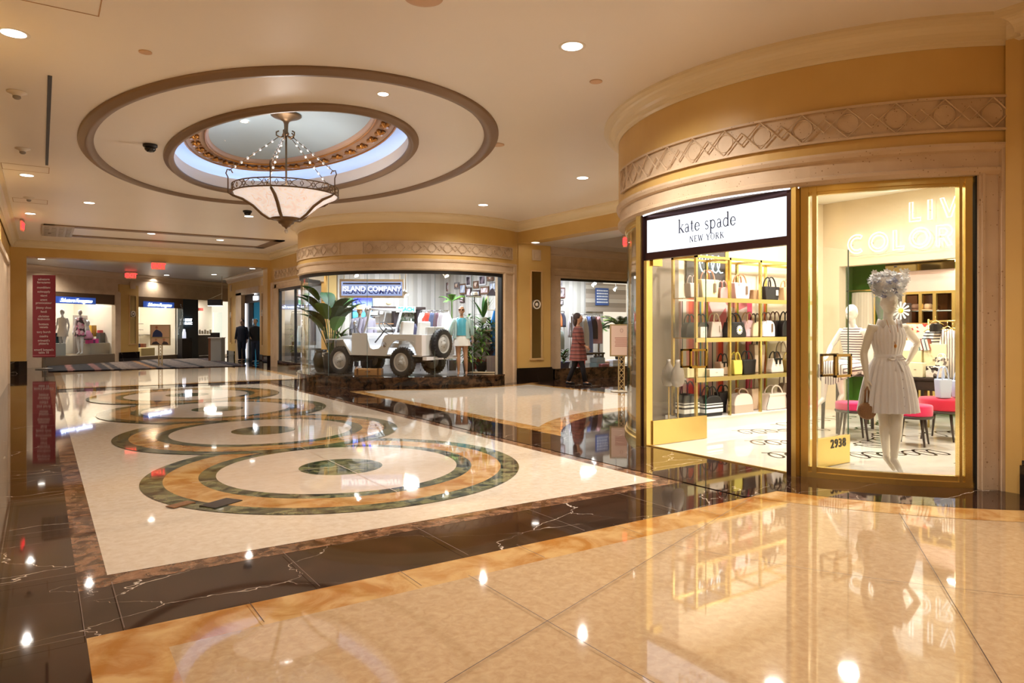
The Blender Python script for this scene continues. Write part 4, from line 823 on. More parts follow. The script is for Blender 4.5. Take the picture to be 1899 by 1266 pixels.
def stroke_letter(ch, h):
    """list of (polyline, width) in units of cap height"""
    A = lambda cx, cy_, rx, ry, a0, a1, n=16: [(cx + rx * cos(R(a0 + (a1 - a0) * i / n)), cy_ + ry * sin(R(a0 + (a1 - a0) * i / n))) for i in range(n + 1)]
    K_, N_ = (0.10, 0.04) if h > 0.1 else (0.13, 0.07)
    D = {
     'k': (0.60, [([(0.12, 0), (0.12, 1.04)], K_), ([(0.02, 0.02), (0.24, 0.02)], N_), ([(0.02, 1.0), (0.12, 1.04)], N_), ([(0.14, 0.27), (0.44, 0.60)], N_), ([(0.24, 0.38), (0.52, 0.02)], K_), ([(0.34, 0.61), (0.54, 0.61)], N_), ([(0.42, 0.02), (0.62, 0.02)], N_)]),
     'a': (0.50, [([(0.36, 0.08), (0.36, 0.44)], K_), (A(0.21, 0.44, 0.15, 0.17, 0, 150), 0.05), (A(0.22, 0.18, 0.15, 0.17, 60, 330), 0.06), ([(0.36, 0.06), (0.40, 0.02), (0.48, 0.04)], 0.04)]),
     't': (0.38, [([(0.16, 0.12), (0.16, 0.80)], K_), ([(0.03, 0.61), (0.34, 0.61)], N_), (A(0.26, 0.11, 0.10, 0.10, 180, 320), 0.045)]),
     'e': (0.52, [(A(0.26, 0.31, 0.21, 0.30, 0, 330), 0.06), ([(0.06, 0.33), (0.46, 0.33)], N_), (A(0.26, 0.31, 0.19, 0.29, 130, 230), 0.085)]),
     's': (0.42, [(A(0.20, 0.46, 0.13, 0.14, 30, 240), 0.05), ([(0.11, 0.38), (0.29, 0.25)], 0.085), (A(0.20, 0.16, 0.14, 0.15, 60, -150), 0.05)]),
     'p': (0.60, [([(0.12, -0.34), (0.12, 0.62)], K_), ([(0.01, -0.33), (0.25, -0.33)], N_), ([(0.02, 0.58), (0.12, 0.62)], N_), (A(0.29, 0.31, 0.21, 0.30, -150, 150), 0.065)]),
     'd': (0.60, [([(0.46, 0.02), (0.46, 1.04)], K_), ([(0.36, 1.0), (0.46, 1.04)], N_), ([(0.46, 0.03), (0.57, 0.03)], N_), (A(0.28, 0.31, 0.21, 0.30, 30, 330), 0.065)]),
     ' ': (0.36, []),
     'N': (0.86, [([(0.12, 0), (0.12, 0.98)], N_), ([(0.12, 0.98), (0.70, 0.02)], K_), ([(0.70, 0), (0.70, 0.98)], N_), ([(0.02, 0.01), (0.22, 0.01)], N_), ([(0.60, 0.99), (0.80, 0.99)], N_)]),
     'E': (0.66, [([(0.14, 0), (0.14, 1)], K_), ([(0.04, 0.01), (0.56, 0.01), (0.58, 0.18)], N_), ([(0.04, 0.99), (0.54, 0.99), (0.54, 0.84)], N_), ([(0.14, 0.52), (0.44, 0.52)], N_)]),
     'W': (1.12, [([(0.10, 1), (0.34, 0)], K_), ([(0.34, 0), (0.55, 0.95)], N_), ([(0.55, 0.95), (0.78, 0)], K_), ([(0.78, 0), (1.0, 1)], N_), ([(0.0, 0.99), (0.2, 0.99)], N_), ([(0.9, 0.99), (1.08, 0.99)], N_)]),
     'Y': (0.78, [([(0.08, 1), (0.38, 0.48)], K_), ([(0.38, 0.48), (0.68, 1)], N_), ([(0.38, 0), (0.38, 0.48)], K_), ([(0.26, 0.01), (0.5, 0.01)], N_)]),
     'O': (0.88, [(A(0.42, 0.5, 0.36, 0.48, 0, 360, 28), 0.06), (A(0.42, 0.5, 0.34, 0.46, 140, 220), 0.09), (A(0.42, 0.5, 0.34, 0.46, -40, 40), 0.09)]),
     'R': (0.78, [([(0.14, 0), (0.14, 1)], K_), (A(0.30, 0.75, 0.24, 0.24, -90, 90), 0.07), ([(0.14, 0.51), (0.3, 0.51)], N_), ([(0.14, 0.99), (0.3, 0.99)], N_), ([(0.32, 0.5), (0.68, 0.01)], K_), ([(0.04, 0.01), (0.24, 0.01)], N_)]),
     'K': (0.82, [([(0.14, 0), (0.14, 1)], K_), ([(0.16, 0.42), (0.62, 0.98)], N_), ([(0.3, 0.58), (0.70, 0.02)], K_), ([(0.04, 0.01), (0.24, 0.01)], N_), ([(0.04, 0.99), (0.24, 0.99)], N_)])}
    return D[ch]
def strokes(par, word, h, x0, z0, y, sp=0.0):
    tot = sum(stroke_letter(c, h)[0] + sp for c in word) * h; x = x0 - tot / 2
    for c in word:
        adv, st = stroke_letter(c, h); m = MB()
        for pl, w in st:
            for i in range(len(pl) - 1):
                a = Vector(pl[i]) * h; b = Vector(pl[i + 1]) * h; d = b - a
                if d.length < 1e-6: continue
                d.normalize(); n = Vector((d.y, -d.x)) * w * h / 2; a -= d * w * h * 0.15 * (1 if len(pl) > 3 else 0); b += d * w * h * 0.15 * (1 if len(pl) > 3 else 0)
                m.vprism([(x + q.x, z0 + q.y) for q in (a + n, b + n, b - n, a - n)], y - 0.002, y)
        if m.v: m.build('letter', C(30, 34, 60, 0.5), par)
        x += (adv + sp) * h
strokes(e, 'kate spade', 0.150, -0.05, 2.525, -0.028, 0.04)
strokes(e, 'NEW YORK', 0.068, -0.04, 2.405, -0.028, 0.12)

# neon on the back wall: double outline letters
def neon_letter(m, ch, x, z, h, y):
    o = 0.16 * h; w = {'L': 0.55, 'I': 0.22, 'V': 0.85, 'C': 0.85, 'O': 1.0, 'R': 0.72, 'E': 0.6}[ch] * h; r = 0.008
    P = lambda pts, cl=True: m.tube([(x + a, y, z + b) for a, b in pts], r, 6, cl)
    if ch == 'L': P([(0, 0), (w, 0), (w, o), (o, o), (o, h), (0, h)])
    if ch == 'I': P([(0, 0), (o * 1.2, 0), (o * 1.2, h), (0, h)])
    if ch == 'V': P([(0, h), (w * 0.40, 0), (w * 0.60, 0), (w, h), (w - o, h), (w * 0.5, o * 1.6), (o, h)])
    if ch == 'E': P([(0, 0), (w, 0), (w, o), (o, o), (o, h * .42), (w, h * .42), (w, h * .58), (o, h * .58), (o, h - o), (w, h - o), (w, h), (0, h)])
    if ch == 'O':
        for q in (0.5, 0.34): P([(w / 2 + q * w * cos(2 * pi * i / 28), h / 2 + q * h * sin(2 * pi * i / 28)) for i in range(28)])
    if ch == 'C':
        P([(w * .55 + 0.5 * h * cos(R(55 + 250 * i / 20)), h / 2 + 0.5 * h * sin(R(55 + 250 * i / 20))) for i in range(21)] + [(w * .55 + 0.33 * h * cos(R(305 - 250 * i / 20)), h / 2 + 0.33 * h * sin(R(305 - 250 * i / 20))) for i in range(21)])
    if ch == 'R':
        P([(0, 0), (o, 0), (o, h * .36), (w * .45, h * .36), (w * .72, 0), (w, 0), (w * .72, h * .40)] + [(w * .6 + 0.29 * h * cos(R(-70 + 160 * i / 10)), h * .71 + 0.29 * h * sin(R(-70 + 160 * i / 10))) for i in range(11)] + [(0, h)])
        P([(o, h * .52), (w * .55, h * .52), (w * .72, h * .68), (w * .55, h - o), (o, h - o)])
    return w
NL = thing('neon_sign', 'white outlined neon words glowing high on the cream back wall of the near shop', 'neon sign', (11.36, 0, 0), -pi / 2)
def nword(word, yleft, z, h, gap):
    x = -yleft
    for ch in word:
        m = MB().smooth(); w = neon_letter(m, ch, x, z, h, -0.05); m.build('neon_letter', M_NEON, NL); m = MB().smooth(); m.tube([(x + w * .1, -0.05, z + h * .5), (x + w * .1, 0.045, z + h * .5)], 0.006, 5); m.build('standoff', M_CHROME, NL); x += w + gap
nword('COLOR', 6.60, 2.68, 0.31, 0.085); nword('LIV', 5.60, 3.10, 0.30, 0.11)
m = MB().smooth(); m.tube([(-6.6 + i * 0.14, -0.03, 2.66 - 0.02 * sin(i * 1.3) ** 2 - 0.01) for i in range(12)], 0.004, 5); m.build('cable', C(190, 180, 160, 0.5), NL)
lamp('AREA', (11.2, 5.6, 2.95), 2, (0.95, 1.0, 0.92), 1.6, (0, R(90), 0), sy=0.5)
lamp('AREA', (11.9, 5.0, 2.5), 26, (1, 0.95, 0.85), 0.6)  # unseen lamp added to brighten the green recess, no fitting there

# ---- brass shelf
ET = thing('display_shelf', 'tall open brass shelf unit on a white plinth holding rows of handbags', 'display shelf', (7.46, 6.54, 0))
XS = [0.0, 0.705, 1.40, 2.10, 2.80]; D_ = 0.42
m = MB(); m.box(-0.05, 2.9, 0.0, D_ + 0.1, 0.012, 0.17); m.build('plinth', C(240, 234, 222, 0.4), ET)
m = MB(); m.box(-0.05, 2.9, -0.01, D_ + 0.1, 0.17, 0.19); m.build('base_shelf', C(236, 230, 224, 0.25), ET)
for x in XS:
    for y in (0, D_): m = MB(); m.box(x - 0.018, x + 0.018, y - 0.018, y + 0.018, 0.19, 2.44); m.build('post', M_BRASS, ET)
for z in (0.74, 1.29, 1.85):
    m = MB(); m.box(0, 2.8, -0.01, D_, z - 0.004, z + 0.008); sh = m.build('shelf', mk('brass_shelf', srgb(220, 186, 110), 0.18, 0.9), ET)
    m = MB(); m.box(-0.018, 2.82, -0.024, -0.0, z - 0.052, z + 0.008); m.build('shelf_edge', mk('satin_brass', srgb(232, 204, 130), 0.3, 0.75), sh)
m = MB()
for y in (0, D_): m.box(-0.018, 2.82, y - 0.018, y + 0.018, 2.405, 2.44)
for x in XS: m.box(x - 0.015, x + 0.015, 0, D_, 2.405, 2.44)
m.build('top_rail', M_BRASS, ET)
# ---- handbags
def bag(px, pw, py1, py0, level, col, hcol=None, style='tote', d=0.11, y=6.68, label='', hh=None, trim=None, grp='handbags on the brass shelf', mat=None, parent=None, loc=None, rz=0, hdrop=1.0):
    zb = {0: 0.19, 1: 0.75, 2: 1.30, 3: 1.86}.get(level, level)
    if loc is None:
        c = aty(px, y); w = (aty(px + pw / 2, y) - aty(px - pw / 2, y)).length; dd = c.x * sin(YAW) + c.y * cos(YAW); h = (py0 - py1) / FPX * dd; loc = (c.x, y, zb)
    else: w, h = pw, py1
    e = thing('handbag', label, 'handbag', loc, rz, grp)
    M1 = mat or C(*col, 0.45); M2 = C(*(hcol or col), 0.45)
    if style == 'tote': poly = [(-w * .40, 0), (w * .40, 0), (w * .5, h), (-w * .5, h)]
    elif style == 'box': poly = [(-w / 2, 0), (w / 2, 0), (w / 2, h), (-w / 2, h)]
    elif style == 'satchel': poly = [(-w * .5, 0), (w * .5, 0), (w * .5, h * .25), (w * .36, h), (-w * .36, h), (-w * .5, h * .25)]
    else: poly = [(-w * .5, 0), (w * .5, 0)] + [(w * .5 * cos(R(a)) ** 0.6 if cos(R(a)) > 0 else -(w * .5) * abs(cos(R(a))) ** 0.6, h * .45 + h * .55 * sin(R(a))) for a in range(0, 181, 15)]
    m = MB(); m.vprism(poly, -d / 2, d / 2); m.build('bag_body', M1, e, bevel=min(0.012, d * 0.2))
    if style != 'box':
        hh_ = hh or h * 0.55; hw = w * 0.24
        for s in (-1, 1):
            m = MB().smooth(); yy = s * d * 0.42; z1 = h * 0.80
            pts = [(-hw, yy, z1)] + [(-hw * cos(R(a)) , yy * (1 - 0.3 * sin(R(a))), h + hh_ * sin(R(a)) * 0.95) for a in range(0, 181, 15)] + [(hw, yy, z1)]
            m.tube(pts, 0.008 * (1 + w), 6); m.build('handle', M2, e)
    if trim == 'tag':
        m = MB(); m.box(w * 0.2, w * 0.34, -d / 2 - 0.012, -d / 2 - 0.004, h * 0.35, h * 0.75); m.build('hang_tag', C(226, 214, 196, 0.5), e)
    if trim == 'darktag':
        m = MB(); m.box(w * 0.16, w * 0.28, -d / 2 - 0.012, -d / 2 - 0.004, h * 0.3, h * 0.8); m.build('tassel', C(120, 100, 80, 0.5), e)
    if trim == 'daisy':
        m = MB()
        for i in range(14):
            a = 2 * pi * i / 14; m.vprism([(w * .12 + (0.012 * cos(a) - 0.006 * sin(a)), h * .48 + 0.012 * sin(a) + 0.006 * cos(a)), (w * .12 + 0.012 * cos(a) + 0.006 * sin(a), h * .48 + 0.012 * sin(a) - 0.006 * cos(a)), (w * .12 + 0.066 * cos(a) + 0.006 * sin(a), h * .48 + 0.066 * sin(a) - 0.006 * cos(a)), (w * .12 + 0.07 * cos(a), h * .48 + 0.07 * sin(a)), (w * .12 + 0.066 * cos(a) - 0.006 * sin(a), h * .48 + 0.066 * sin(a) + 0.006 * cos(a))], -d / 2 - 0.008, -d / 2 - 0.002)
        m.build('daisy_petals', M_WHITE, e)
        m = MB().smooth(); m.ell((w * .12, -d / 2 - 0.006, h * .48), (0.022, 0.008, 0.022), 10, 6); m.build('daisy_centre', C(236, 214, 40, 0.5), e)
    if trim == 'bands':
        m = MB(); m.box(-w * .51, w * .51, -d / 2 - 0.004, d / 2 + 0.004, h * .18, h * .36); m.box(-w * .505, w * .505, -d / 2 - 0.004, d / 2 + 0.004, h * .44, h * .52); m.box(-w * .5, w * .5, -d / 2 - 0.003, d / 2 + 0.003, h * .58, h * .62); m.build('white_bands', M_WHITE, e)
    if trim == 'twotone': m = MB(); m.box(-w * .5 - .002, w * .5 + .002, -d / 2 - 0.004, d / 2 + 0.004, 0.0, h * .42); m.build('lower_panel', C(206, 178, 158, 0.5), e)
    if trim == 'bow': m = MB(); m.box(-w * .32, w * .32, -d / 2 - 0.015, -d / 2, h * .9, h * 1.02); m.box(-w * .2, -w * .1, -d / 2 - 0.015, -d / 2, h * .6, h * .95); m.box(w * .1, w * .2, -d / 2 - 0.015, -d / 2, h * .6, h * .95); m.build('black_bow', M_BLACK, e)
    if trim == 'piping':
        m = MB().smooth(); m.tube([(a, -d / 2, b) for a, b in poly], 0.005, 5, True); m.build('dark_piping', C(90, 74, 66, 0.5), e)
        m = MB(); m.box(-w * .38, w * .38, -d / 2 - 0.006, d / 2, h * .9, h * 1.02); m.build('top_flap', M1, e)
    if trim == 'logo': m = MB(); m.box(-w * .08, w * .08, -d / 2 - 0.003, -d / 2, h * .5, h * .54); m.build('name_plate', C(150, 130, 100, 0.4), e)
    return e
B = bag
B(1283, 18, 525, 552, 3, (206, 190, 186), label='faded lilac tote at the left end of the top shelf', y=6.72)
B(1312, 34, 517, 551, 3, (246, 232, 176), (214, 160, 140), hh=0.14, trim='darktag', label='pale yellow tote with pink handles on the top shelf')
B(1339, 17, 530, 552, 3, (220, 168, 160), label='dusty pink bag behind the pale yellow tote', style='dome', y=6.80)
B(1372, 30, 521, 551, 3, (246, 214, 216), (196, 140, 100), hh=0.13, trim='darktag', label='pale pink tote with tan handles on the top shelf')
B(1398, 12, 532, 551, 3, (196, 152, 110), (30, 24, 24), label='narrow tan bag with black strap next to a shelf post', style='box', y=6.8)
B(1427, 28, 527, 552, 3, (34, 30, 32), hh=0.15, trim='tag', label='black tote with a white tag on the top shelf')
B(1456, 16, 528, 553, 3, (214, 176, 130), label='tan bag beside a post at the right of the top shelf', style='tote', y=6.76)
B(1469, 12, 526, 552, 3, (196, 204, 226), (120, 100, 80), label='powder blue bag at the right end of the top shelf', y=6.66)
B(1279, 22, 598, 626, 2, (44, 38, 38), label='black dome bag at the left end of the second shelf', style='dome', y=6.78)
B(1300, 22, 598, 626, 2, (40, 34, 34), label='black round-topped bag beside the small cream box', style='dome', y=6.8)
B(1324, 22, 596, 625, 2, (240, 226, 214), (206, 184, 150), label='white and cream satchel left of the daisy bag', style='satchel', trim='tag', y=6.74)
B(1361, 36, 597, 625, 2, (26, 24, 28), hh=0.13, label='black bag with a large white daisy on its front', style='satchel', trim='daisy', y=6.66)
B(1386, 22, 594, 625, 2, (244, 208, 216), (210, 176, 130), label='light pink bag behind the daisy bag', style='dome', trim='logo', y=6.78, hh=0.12)
B(1401, 20, 596, 624, 2, (244, 226, 186), (60, 44, 36), label='cream bag with dark handles left of a post', style='dome', y=6.74)
B(1421, 22, 594, 624, 2, (250, 240, 232), (110, 84, 66), label='white bag with brown handles and tassel right of a post', style='dome', trim='darktag', y=6.66, hh=0.13)
B(1437, 20, 594, 624, 2, (40, 34, 36), (120, 90, 70), label='black dome bag with brown handles behind the white one', style='dome', y=6.82)
B(1456, 20, 594, 624, 2, (34, 30, 32), label='black dome bag near the right of the second shelf', style='dome', y=6.72)
B(1471, 12, 595, 624, 2, (74, 72, 76), label='charcoal bag at the right end of the second shelf', style='dome', y=6.66)
B(1340, 20, 672, 696, 1, (232, 206, 180), (30, 26, 26), label='beige bag with black bow near the middle of the third shelf', style='tote', trim='bow', y=6.78, hh=0.12)
B(1364, 18, 666, 693, 1, (248, 232, 110), (236, 214, 90), label='bright yellow tote on the third shelf', y=6.68, hh=0.12)
B(1385, 25, 665, 692, 1, (28, 26, 28), label='black tote with short handles on the third shelf', y=6.66, hh=0.13)
B(1404, 20, 640, 692, 1, (238, 216, 186), (34, 28, 28), label='tall cream tote with long black handles behind a post', y=6.82, hh=0.13)
B(1437, 22, 664, 690, 1, (240, 228, 214), (30, 26, 26), label='white bag with black bow and handles on the third shelf', style='satchel', trim='bow', y=6.66, hh=0.11)
B(1449, 20, 655, 690, 1, (232, 214, 192), label='large cream tote behind the white bow bag', y=6.84)
B(1461, 12, 668, 690, 1, (246, 226, 140), label='pale yellow bag near the right end of the third shelf', y=6.72)
B(1471, 11, 668, 690, 1, (186, 200, 226), (200, 170, 120), label='sky blue bag at the right end of the third shelf', y=6.66)
B(1275, 28, 728, 772, 0, (34, 30, 32), label='black and white striped dome bag left on the bottom shelf', style='dome', trim='bands', y=6.72, d=0.16)
B(1316, 32, 730, 768, 0, (30, 28, 30), hh=0.13, label='black and white striped dome bag beside the black tote, bottom shelf', style='dome', trim='bands', y=6.66, d=0.16)
B(1341, 24, 724, 762, 0, (32, 30, 32), label='plain black tote on the bottom shelf', y=6.82, hh=0.1)
B(1372, 34, 727, 763, 0, (242, 224, 208), (176, 150, 124), label='two-tone white and beige bag on the bottom shelf', style='dome', trim='twotone', y=6.66, d=0.15, hh=0.07)
B(1399, 20, 716, 755, 0, (234, 206, 176), (150, 120, 96), label='tall beige tote with tan handles on the bottom shelf', y=6.80, hh=0.2)
B(1434, 40, 728, 757, 0, (240, 226, 210), label='wide white satchel with dark piping on the bottom shelf', style='satchel', trim='piping', y=6.66, d=0.16, hh=0.13)
B(1454, 16, 714, 756, 0, (188, 168, 146), label='taupe dome bag behind the white satchel', style='dome', y=6.86)
B(1471, 11, 720, 760, 0, (40, 36, 40), label='black bag at the right end of the bottom shelf', style='dome', y=6.72)
def box(px, pw, py1, py0, z, col, label, y=6.62, d=0.14, nm='gift_box', grp='small white boxes on the shelves'):
    c = aty(px, y); w = (aty(px + pw / 2, y) - aty(px - pw / 2, y)).length; dd = c.x * sin(YAW) + c.y * cos(YAW); h = (py0 - py1) / FPX * dd
    e = thing(nm, label, 'box', (c.x, y, z), 0, grp); m = MB(); m.box(-w / 2, w / 2, -d / 2, d / 2, 0, h); m.build('carton', C(*col, 0.5), e, bevel=0.003)
    m = MB(); m.box(-w * .07, w * .07, -d / 2 - 0.002, -d / 2, h * .5, h * .56); m.build('gilt_mark', C(150, 130, 100, 0.4), e)
box(1300, 12, 605, 625, 1.30, (236, 220, 204), 'small cream box on the second shelf beside a post', 6.60, 0.1)
box(1284, 32, 678, 696, 0.75, (238, 224, 170), 'long pale yellow box at the left of the third shelf', 6.70)
box(1322, 26, 680, 694, 0.75, (240, 226, 206), 'low cream box with a gilt mark on the third shelf', 6.62)
# back panels behind the shelf
m = MB(); m.box(7.76, 8.75, 7.085, 7.12, 0.2, 1.83)
tag(m.build('striped_hanging', stripes('scarf_stripes', [(0.9, srgb(228, 84, 50)), (0.35, srgb(200, 60, 50)), (0.8, srgb(236, 214, 196)), (0.5, srgb(236, 120, 90)), (0.4, srgb(60, 130, 140)), (0.5, srgb(240, 190, 70)), (0.7, srgb(236, 190, 180)), (0.45, srgb(50, 140, 160)), (0.9, srgb(240, 200, 196)), (0.25, srgb(60, 40, 40)), (0.8, srgb(236, 226, 210)), (0.5, srgb(232, 150, 130))], 'X', 0.66, 0, 0.7, 'World')), 'panel of red, teal, yellow and pink vertical stripes behind the lower shelves', 'striped panel')
m = MB(); m.box(8.30, 9.25, 7.07, 7.10, 1.33, 1.83); tag(m.build('pink_artwork', blotch('pink_art', [srgb(226, 130, 130), srgb(214, 110, 120), srgb(240, 214, 204), srgb(230, 150, 140)], 3.0)), 'pink painted artwork behind the second shelf of bags', 'artwork')
m = MB(); m.box(9.28, 9.40, 7.09, 7.12, 0.2, 1.83); tag(m.build('pink_stripe', C(232, 90, 120, 0.6)), 'vertical bright pink stripe on the wall behind the shelves', 'painted stripe')
e = thing('wall_screen', 'dark grey screen with looping neon scribble behind the top shelf', 'wall panel', (7.98, 7.1, 0))
m = MB(); m.box(-0.1, 0.75, -0.02, 0.0, 1.95, 2.75); m.build('panel', C(78, 72, 70, 0.4), e)
m = MB(); m.box(0.75, 0.83, -0.03, 0.0, 1.9, 2.8); m.build('gilt_edge', M_BRASS, e)
m = MB().smooth(); m.tube([(0.15 + 0.5 * i / 40 + 0.06 * cos(i * 0.6), -0.04, 2.4 + 0.13 * sin(i * 0.6)) for i in range(41)], 0.008, 5); m.build('neon_scribble', emis('soft_neon', (0.7, 0.95, 0.95, 1), 2.2), e)
# hanging drawstring bags on stands by the left window
for (px, l) in ((1240, 'silver drawstring bag on a slim stand inside the left window'), (1257, 'patterned clear drawstring bag on a slim stand, right of the other')):
    p = at(px, 9.25 if px == 1240 else 9.15); e = thing('drawstring_bag', l, 'bag', p, 0, 'drawstring bags on stands')
    m = MB().smooth(); m.lathe([(0.02, 0.66), (0.09, 0.68), (0.12, 0.76), (0.10, 0.88), (0.03, 0.98), (0.04, 1.02)], 16, sy=0.5); m.build('pouch', C(150, 134, 122, 0.25, spec=0.8), e)
    e2 = thing('bag_stand', ('left' if px == 1240 else 'right') + ' slim brass bag stand inside the left window', 'stand', p, 0); m = MB(); m.lathe([(0.09, 0.014), (0.09, 0.024)], 16); m.tube([(0, 0, 0.02), (0, 0, 0.66)], 0.01, 6); m.build('pole', M_BRASS, e2)

# ---- table, stools, desk
def furn_stool(x, y, l, r=0.22, h=0.36, ch=0.13, col=(216, 10, 90), rz=0.3, sx=1.0):
    e = thing('stool', l, 'stool', (x, y, 0.012), rz, 'dark stools with pink cushions'); e.scale = (sx, 1, 1)
    m = MB().smooth(); m.lathe([(0.02, h - 0.03), (r * 1.02, h - 0.03), (r * 1.05, h - 0.01), (r * 1.02, h), (0.02, h)], 28); m.build('seat', M_DWOOD, e)
    m = MB().smooth(); m.lathe([(0.02, h), (r * .97, h), (r * 1.0, h + 0.015), (r * 1.0, h + ch - 0.02), (r * .96, h + ch), (0.02, h + ch + 0.008)], 28); m.build('cushion', C(*col, 0.8, sheen=0.4), e)
    for k in range(4):
        a = pi / 4 + k * pi / 2; m = MB().smooth(); m.tube([(r * .72 * cos(a), r * .72 * sin(a), h - 0.02), (r * .98 * cos(a), r * .98 * sin(a), 0)], [0.02, 0.011], 8); m.build('leg', M_DWOOD, e)
    return e
ps = at(1692, 8.55); furn_stool(ps.x, ps.y, 'round dark stool with magenta cushion in front of the desk, right of the white mannequin')
ps2 = at(1748, 8.95); furn_stool(ps2.x, ps2.y, 'wider dark stool with crimson cushion carrying two pale blue bags', r=0.27, h=0.38, ch=0.15, col=(206, 10, 60), rz=0.1)
ps3 = at(1582, 8.95); furn_stool(ps3.x, ps3.y, 'dark stool with pink cushion left of the white mannequin, by the table leg', r=0.21, h=0.38, ch=0.10, col=(214, 20, 100), rz=0.7)
bag(0, 0.17, 0.24, 0, 0, (186, 200, 226), style='tote', d=0.12, loc=(ps2.x - 0.12, ps2.y - 0.06, 0.552), rz=FACE, hh=0.16, label='powder blue drawstring bag on the crimson cushion, left one', grp='blue bags on the crimson cushion')
bag(0, 0.15, 0.22, 0, 0, (194, 204, 226), style='tote', d=0.12, loc=(ps2.x + 0.08, ps2.y - 0.16, 0.552), rz=FACE, hh=0.12, label='pale blue bag on the crimson cushion, right one beside the brass frame', grp='blue bags on the crimson cushion')
e = thing('desk', 'dark wood writing desk with a drawer behind the pink stools', 'desk', (10.35, 4.95, 0.012), -pi / 2)
m = MB(); m.box(-0.75, 0.75, -0.25, 0.32, 0.70, 0.735); m.build('top', M_DWOOD, e, bevel=0.004)
m = MB(); m.box(-0.72, 0.72, -0.22, 0.30, 0.56, 0.70); m.build('apron', M_DWOOD, e)
for x in (-0.36, 0.36): 
    m = MB(); m.box(x - 0.32, x + 0.32, -0.232, -0.22, 0.575, 0.685); dr = m.build('drawer', C(52, 38, 34, 0.35), e); m = MB().smooth(); m.ell((x, -0.245, 0.63), (0.015, 0.015, 0.015), 8, 6); m.build('knob', M_BRASS, dr)
for x in (-0.69, 0.69):
    for y in (-0.2, 0.28): m = MB(); m.box(x - 0.022, x + 0.022, y - 0.022, y + 0.022, 0, 0.56); m.build('leg', M_DWOOD, e)
pt = at(1583, 9.55)
e = thing('table', 'tall dark table the striped mannequin sits on', 'table', (pt.x, pt.y, 0.012), FACE)
m = MB(); m.box(-0.32, 0.45, -0.18, 0.35, 0.77, 0.81); m.build('top', M_DWOOD, e)
for x in (-0.27, 0.40):
    for y in (-0.13, 0.30): m = MB().smooth(); m.tube([(x, y, 0.78), (x * 1.05, y * 1.05, 0)], [0.034, 0.022], 8); m.build('leg', M_DWOOD, e)
# things on the desk
def deskbox(x, y, w, d, h, z, col, l, rz=-pi / 2, mat=None, nm='gift_box', grp='boxes on the dark desk'):
    e = thing(nm, l, 'box', (x, y, z), rz, grp); m = MB(); m.box(-w / 2, w / 2, -d / 2, d / 2, 0, h); m.build('carton', mat or C(*col, 0.5), e, bevel=0.003)
    m = MB(); m.box(-w * .08, w * .08, -d / 2 - 0.002, -d / 2, h * .48, h * .54); m.build('gilt_mark', C(150, 130, 100, 0.4), e); return e
M_FLOR = blotch('floral_print', [srgb(236, 224, 206), srgb(40, 34, 34), srgb(236, 224, 206), srgb(120, 110, 100), srgb(226, 214, 190)], 30)
dz = 0.75
pA = atx(1701, 10.2); deskbox(10.2, pA.y, 0.20, 0.12, 0.20, dz, (238, 228, 190), 'cream gift box standing at the front of the dark desk')
pA = atx(1690, 10.42); deskbox(10.42, pA.y, 0.34, 0.14, 0.36, dz, (236, 224, 176), 'wide cream box behind the smaller box on the desk')
pA = atx(1737, 10.45); deskbox(10.45, pA.y, 0.30, 0.12, 0.46, dz, (240, 228, 182), 'tall cream box behind the floral bag on the desk')
pA = atx(1735, 10.2); bag(0, 0.22, 0.16, 0, 0, (236, 224, 206), style='box', d=0.1, loc=(10.2, pA.y, dz), rz=-pi / 2, mat=M_FLOR, label='black and white floral box bag on the desk', grp='floral bags'); 
pA = atx(1745, 10.28); bag(0, 0.15, 0.28, 0, 0, (236, 224, 206), style='tote', d=0.08, loc=(10.3, pA.y, dz), rz=-pi / 2, mat=M_FLOR, label='taller floral tote behind the floral box bag', grp='floral bags', hh=0.05)
bag(0, 0.15, 0.30, 0, 0, (236, 224, 206), style='dome', d=0.08, loc=(ps.x - 0.02, ps.y + 0.08, 0.502), rz=FACE, mat=M_FLOR, label='floral backpack standing on the magenta stool cushion', grp='floral bags', hh=0.04)
# books on the wide box
for i, (c, l) in enumerate((((90, 190, 200), 'teal book leaning on the cream box, leftmost'), ((180, 60, 50), 'red book leaning beside the teal one'), ((110, 170, 190), 'blue book in the leaning row'), ((150, 80, 60), 'brown book at the right of the leaning row'))):
    pA = atx(1707 + i * 6.5, 10.42); e = thing('book', l, 'book', (10.42, pA.y, dz + 0.362), -pi / 2, 'books on the cream box'); m = MB().at(ry=R(-14)); m.box(-0.018, 0.018, -0.06, 0.06, 0.006, 0.17); m.build('cover', C(*c, 0.5), e)
    m = MB().at(ry=R(-14)); m.box(-0.014, 0.014, -0.062, -0.05, 0.01, 0.166); m.build('pages', C(236, 228, 210, 0.7), e)
# green display: framed mirror cabinets and pink header in the recess
e = thing('display_cabinet', 'wide brass framed mirrored cabinet with a dusty pink header behind the white mannequin', 'cabinet', (11.75, 0, 0), -pi / 2)
y0, y1 = aty(0, 1).y, 0
ya = atx(1643, 11.75).y; yb = atx(1772, 11.75).y
m = MB(); m.box(-ya, -yb, 0, 0.3, 2.02, 2.36); m.build('header', C(216, 186, 170, 0.6), e)
m = MB(); m.box(-ya, -yb, -0.02, 0.3, 2.36, 2.52); m.build('mirrored_top', mk('smoky_mirror', srgb(120, 104, 70), 0.05, 1.0), e)
m = MB(); m.box(-ya, -yb, 0.25, 0.28, 0.1, 2.02); m.build('back_mirror', mk('brown_mirror', srgb(96, 66, 48), 0.1, 0.9), e)
for t in (0.0, 0.28, 0.52, 0.72, 0.98):
    x = -ya + (ya - yb) * t; m = MB(); m.box(x - 0.025, x + 0.025, -0.02, 0.03, 0.1, 2.0); m.build('upright', M_BRASS, e)
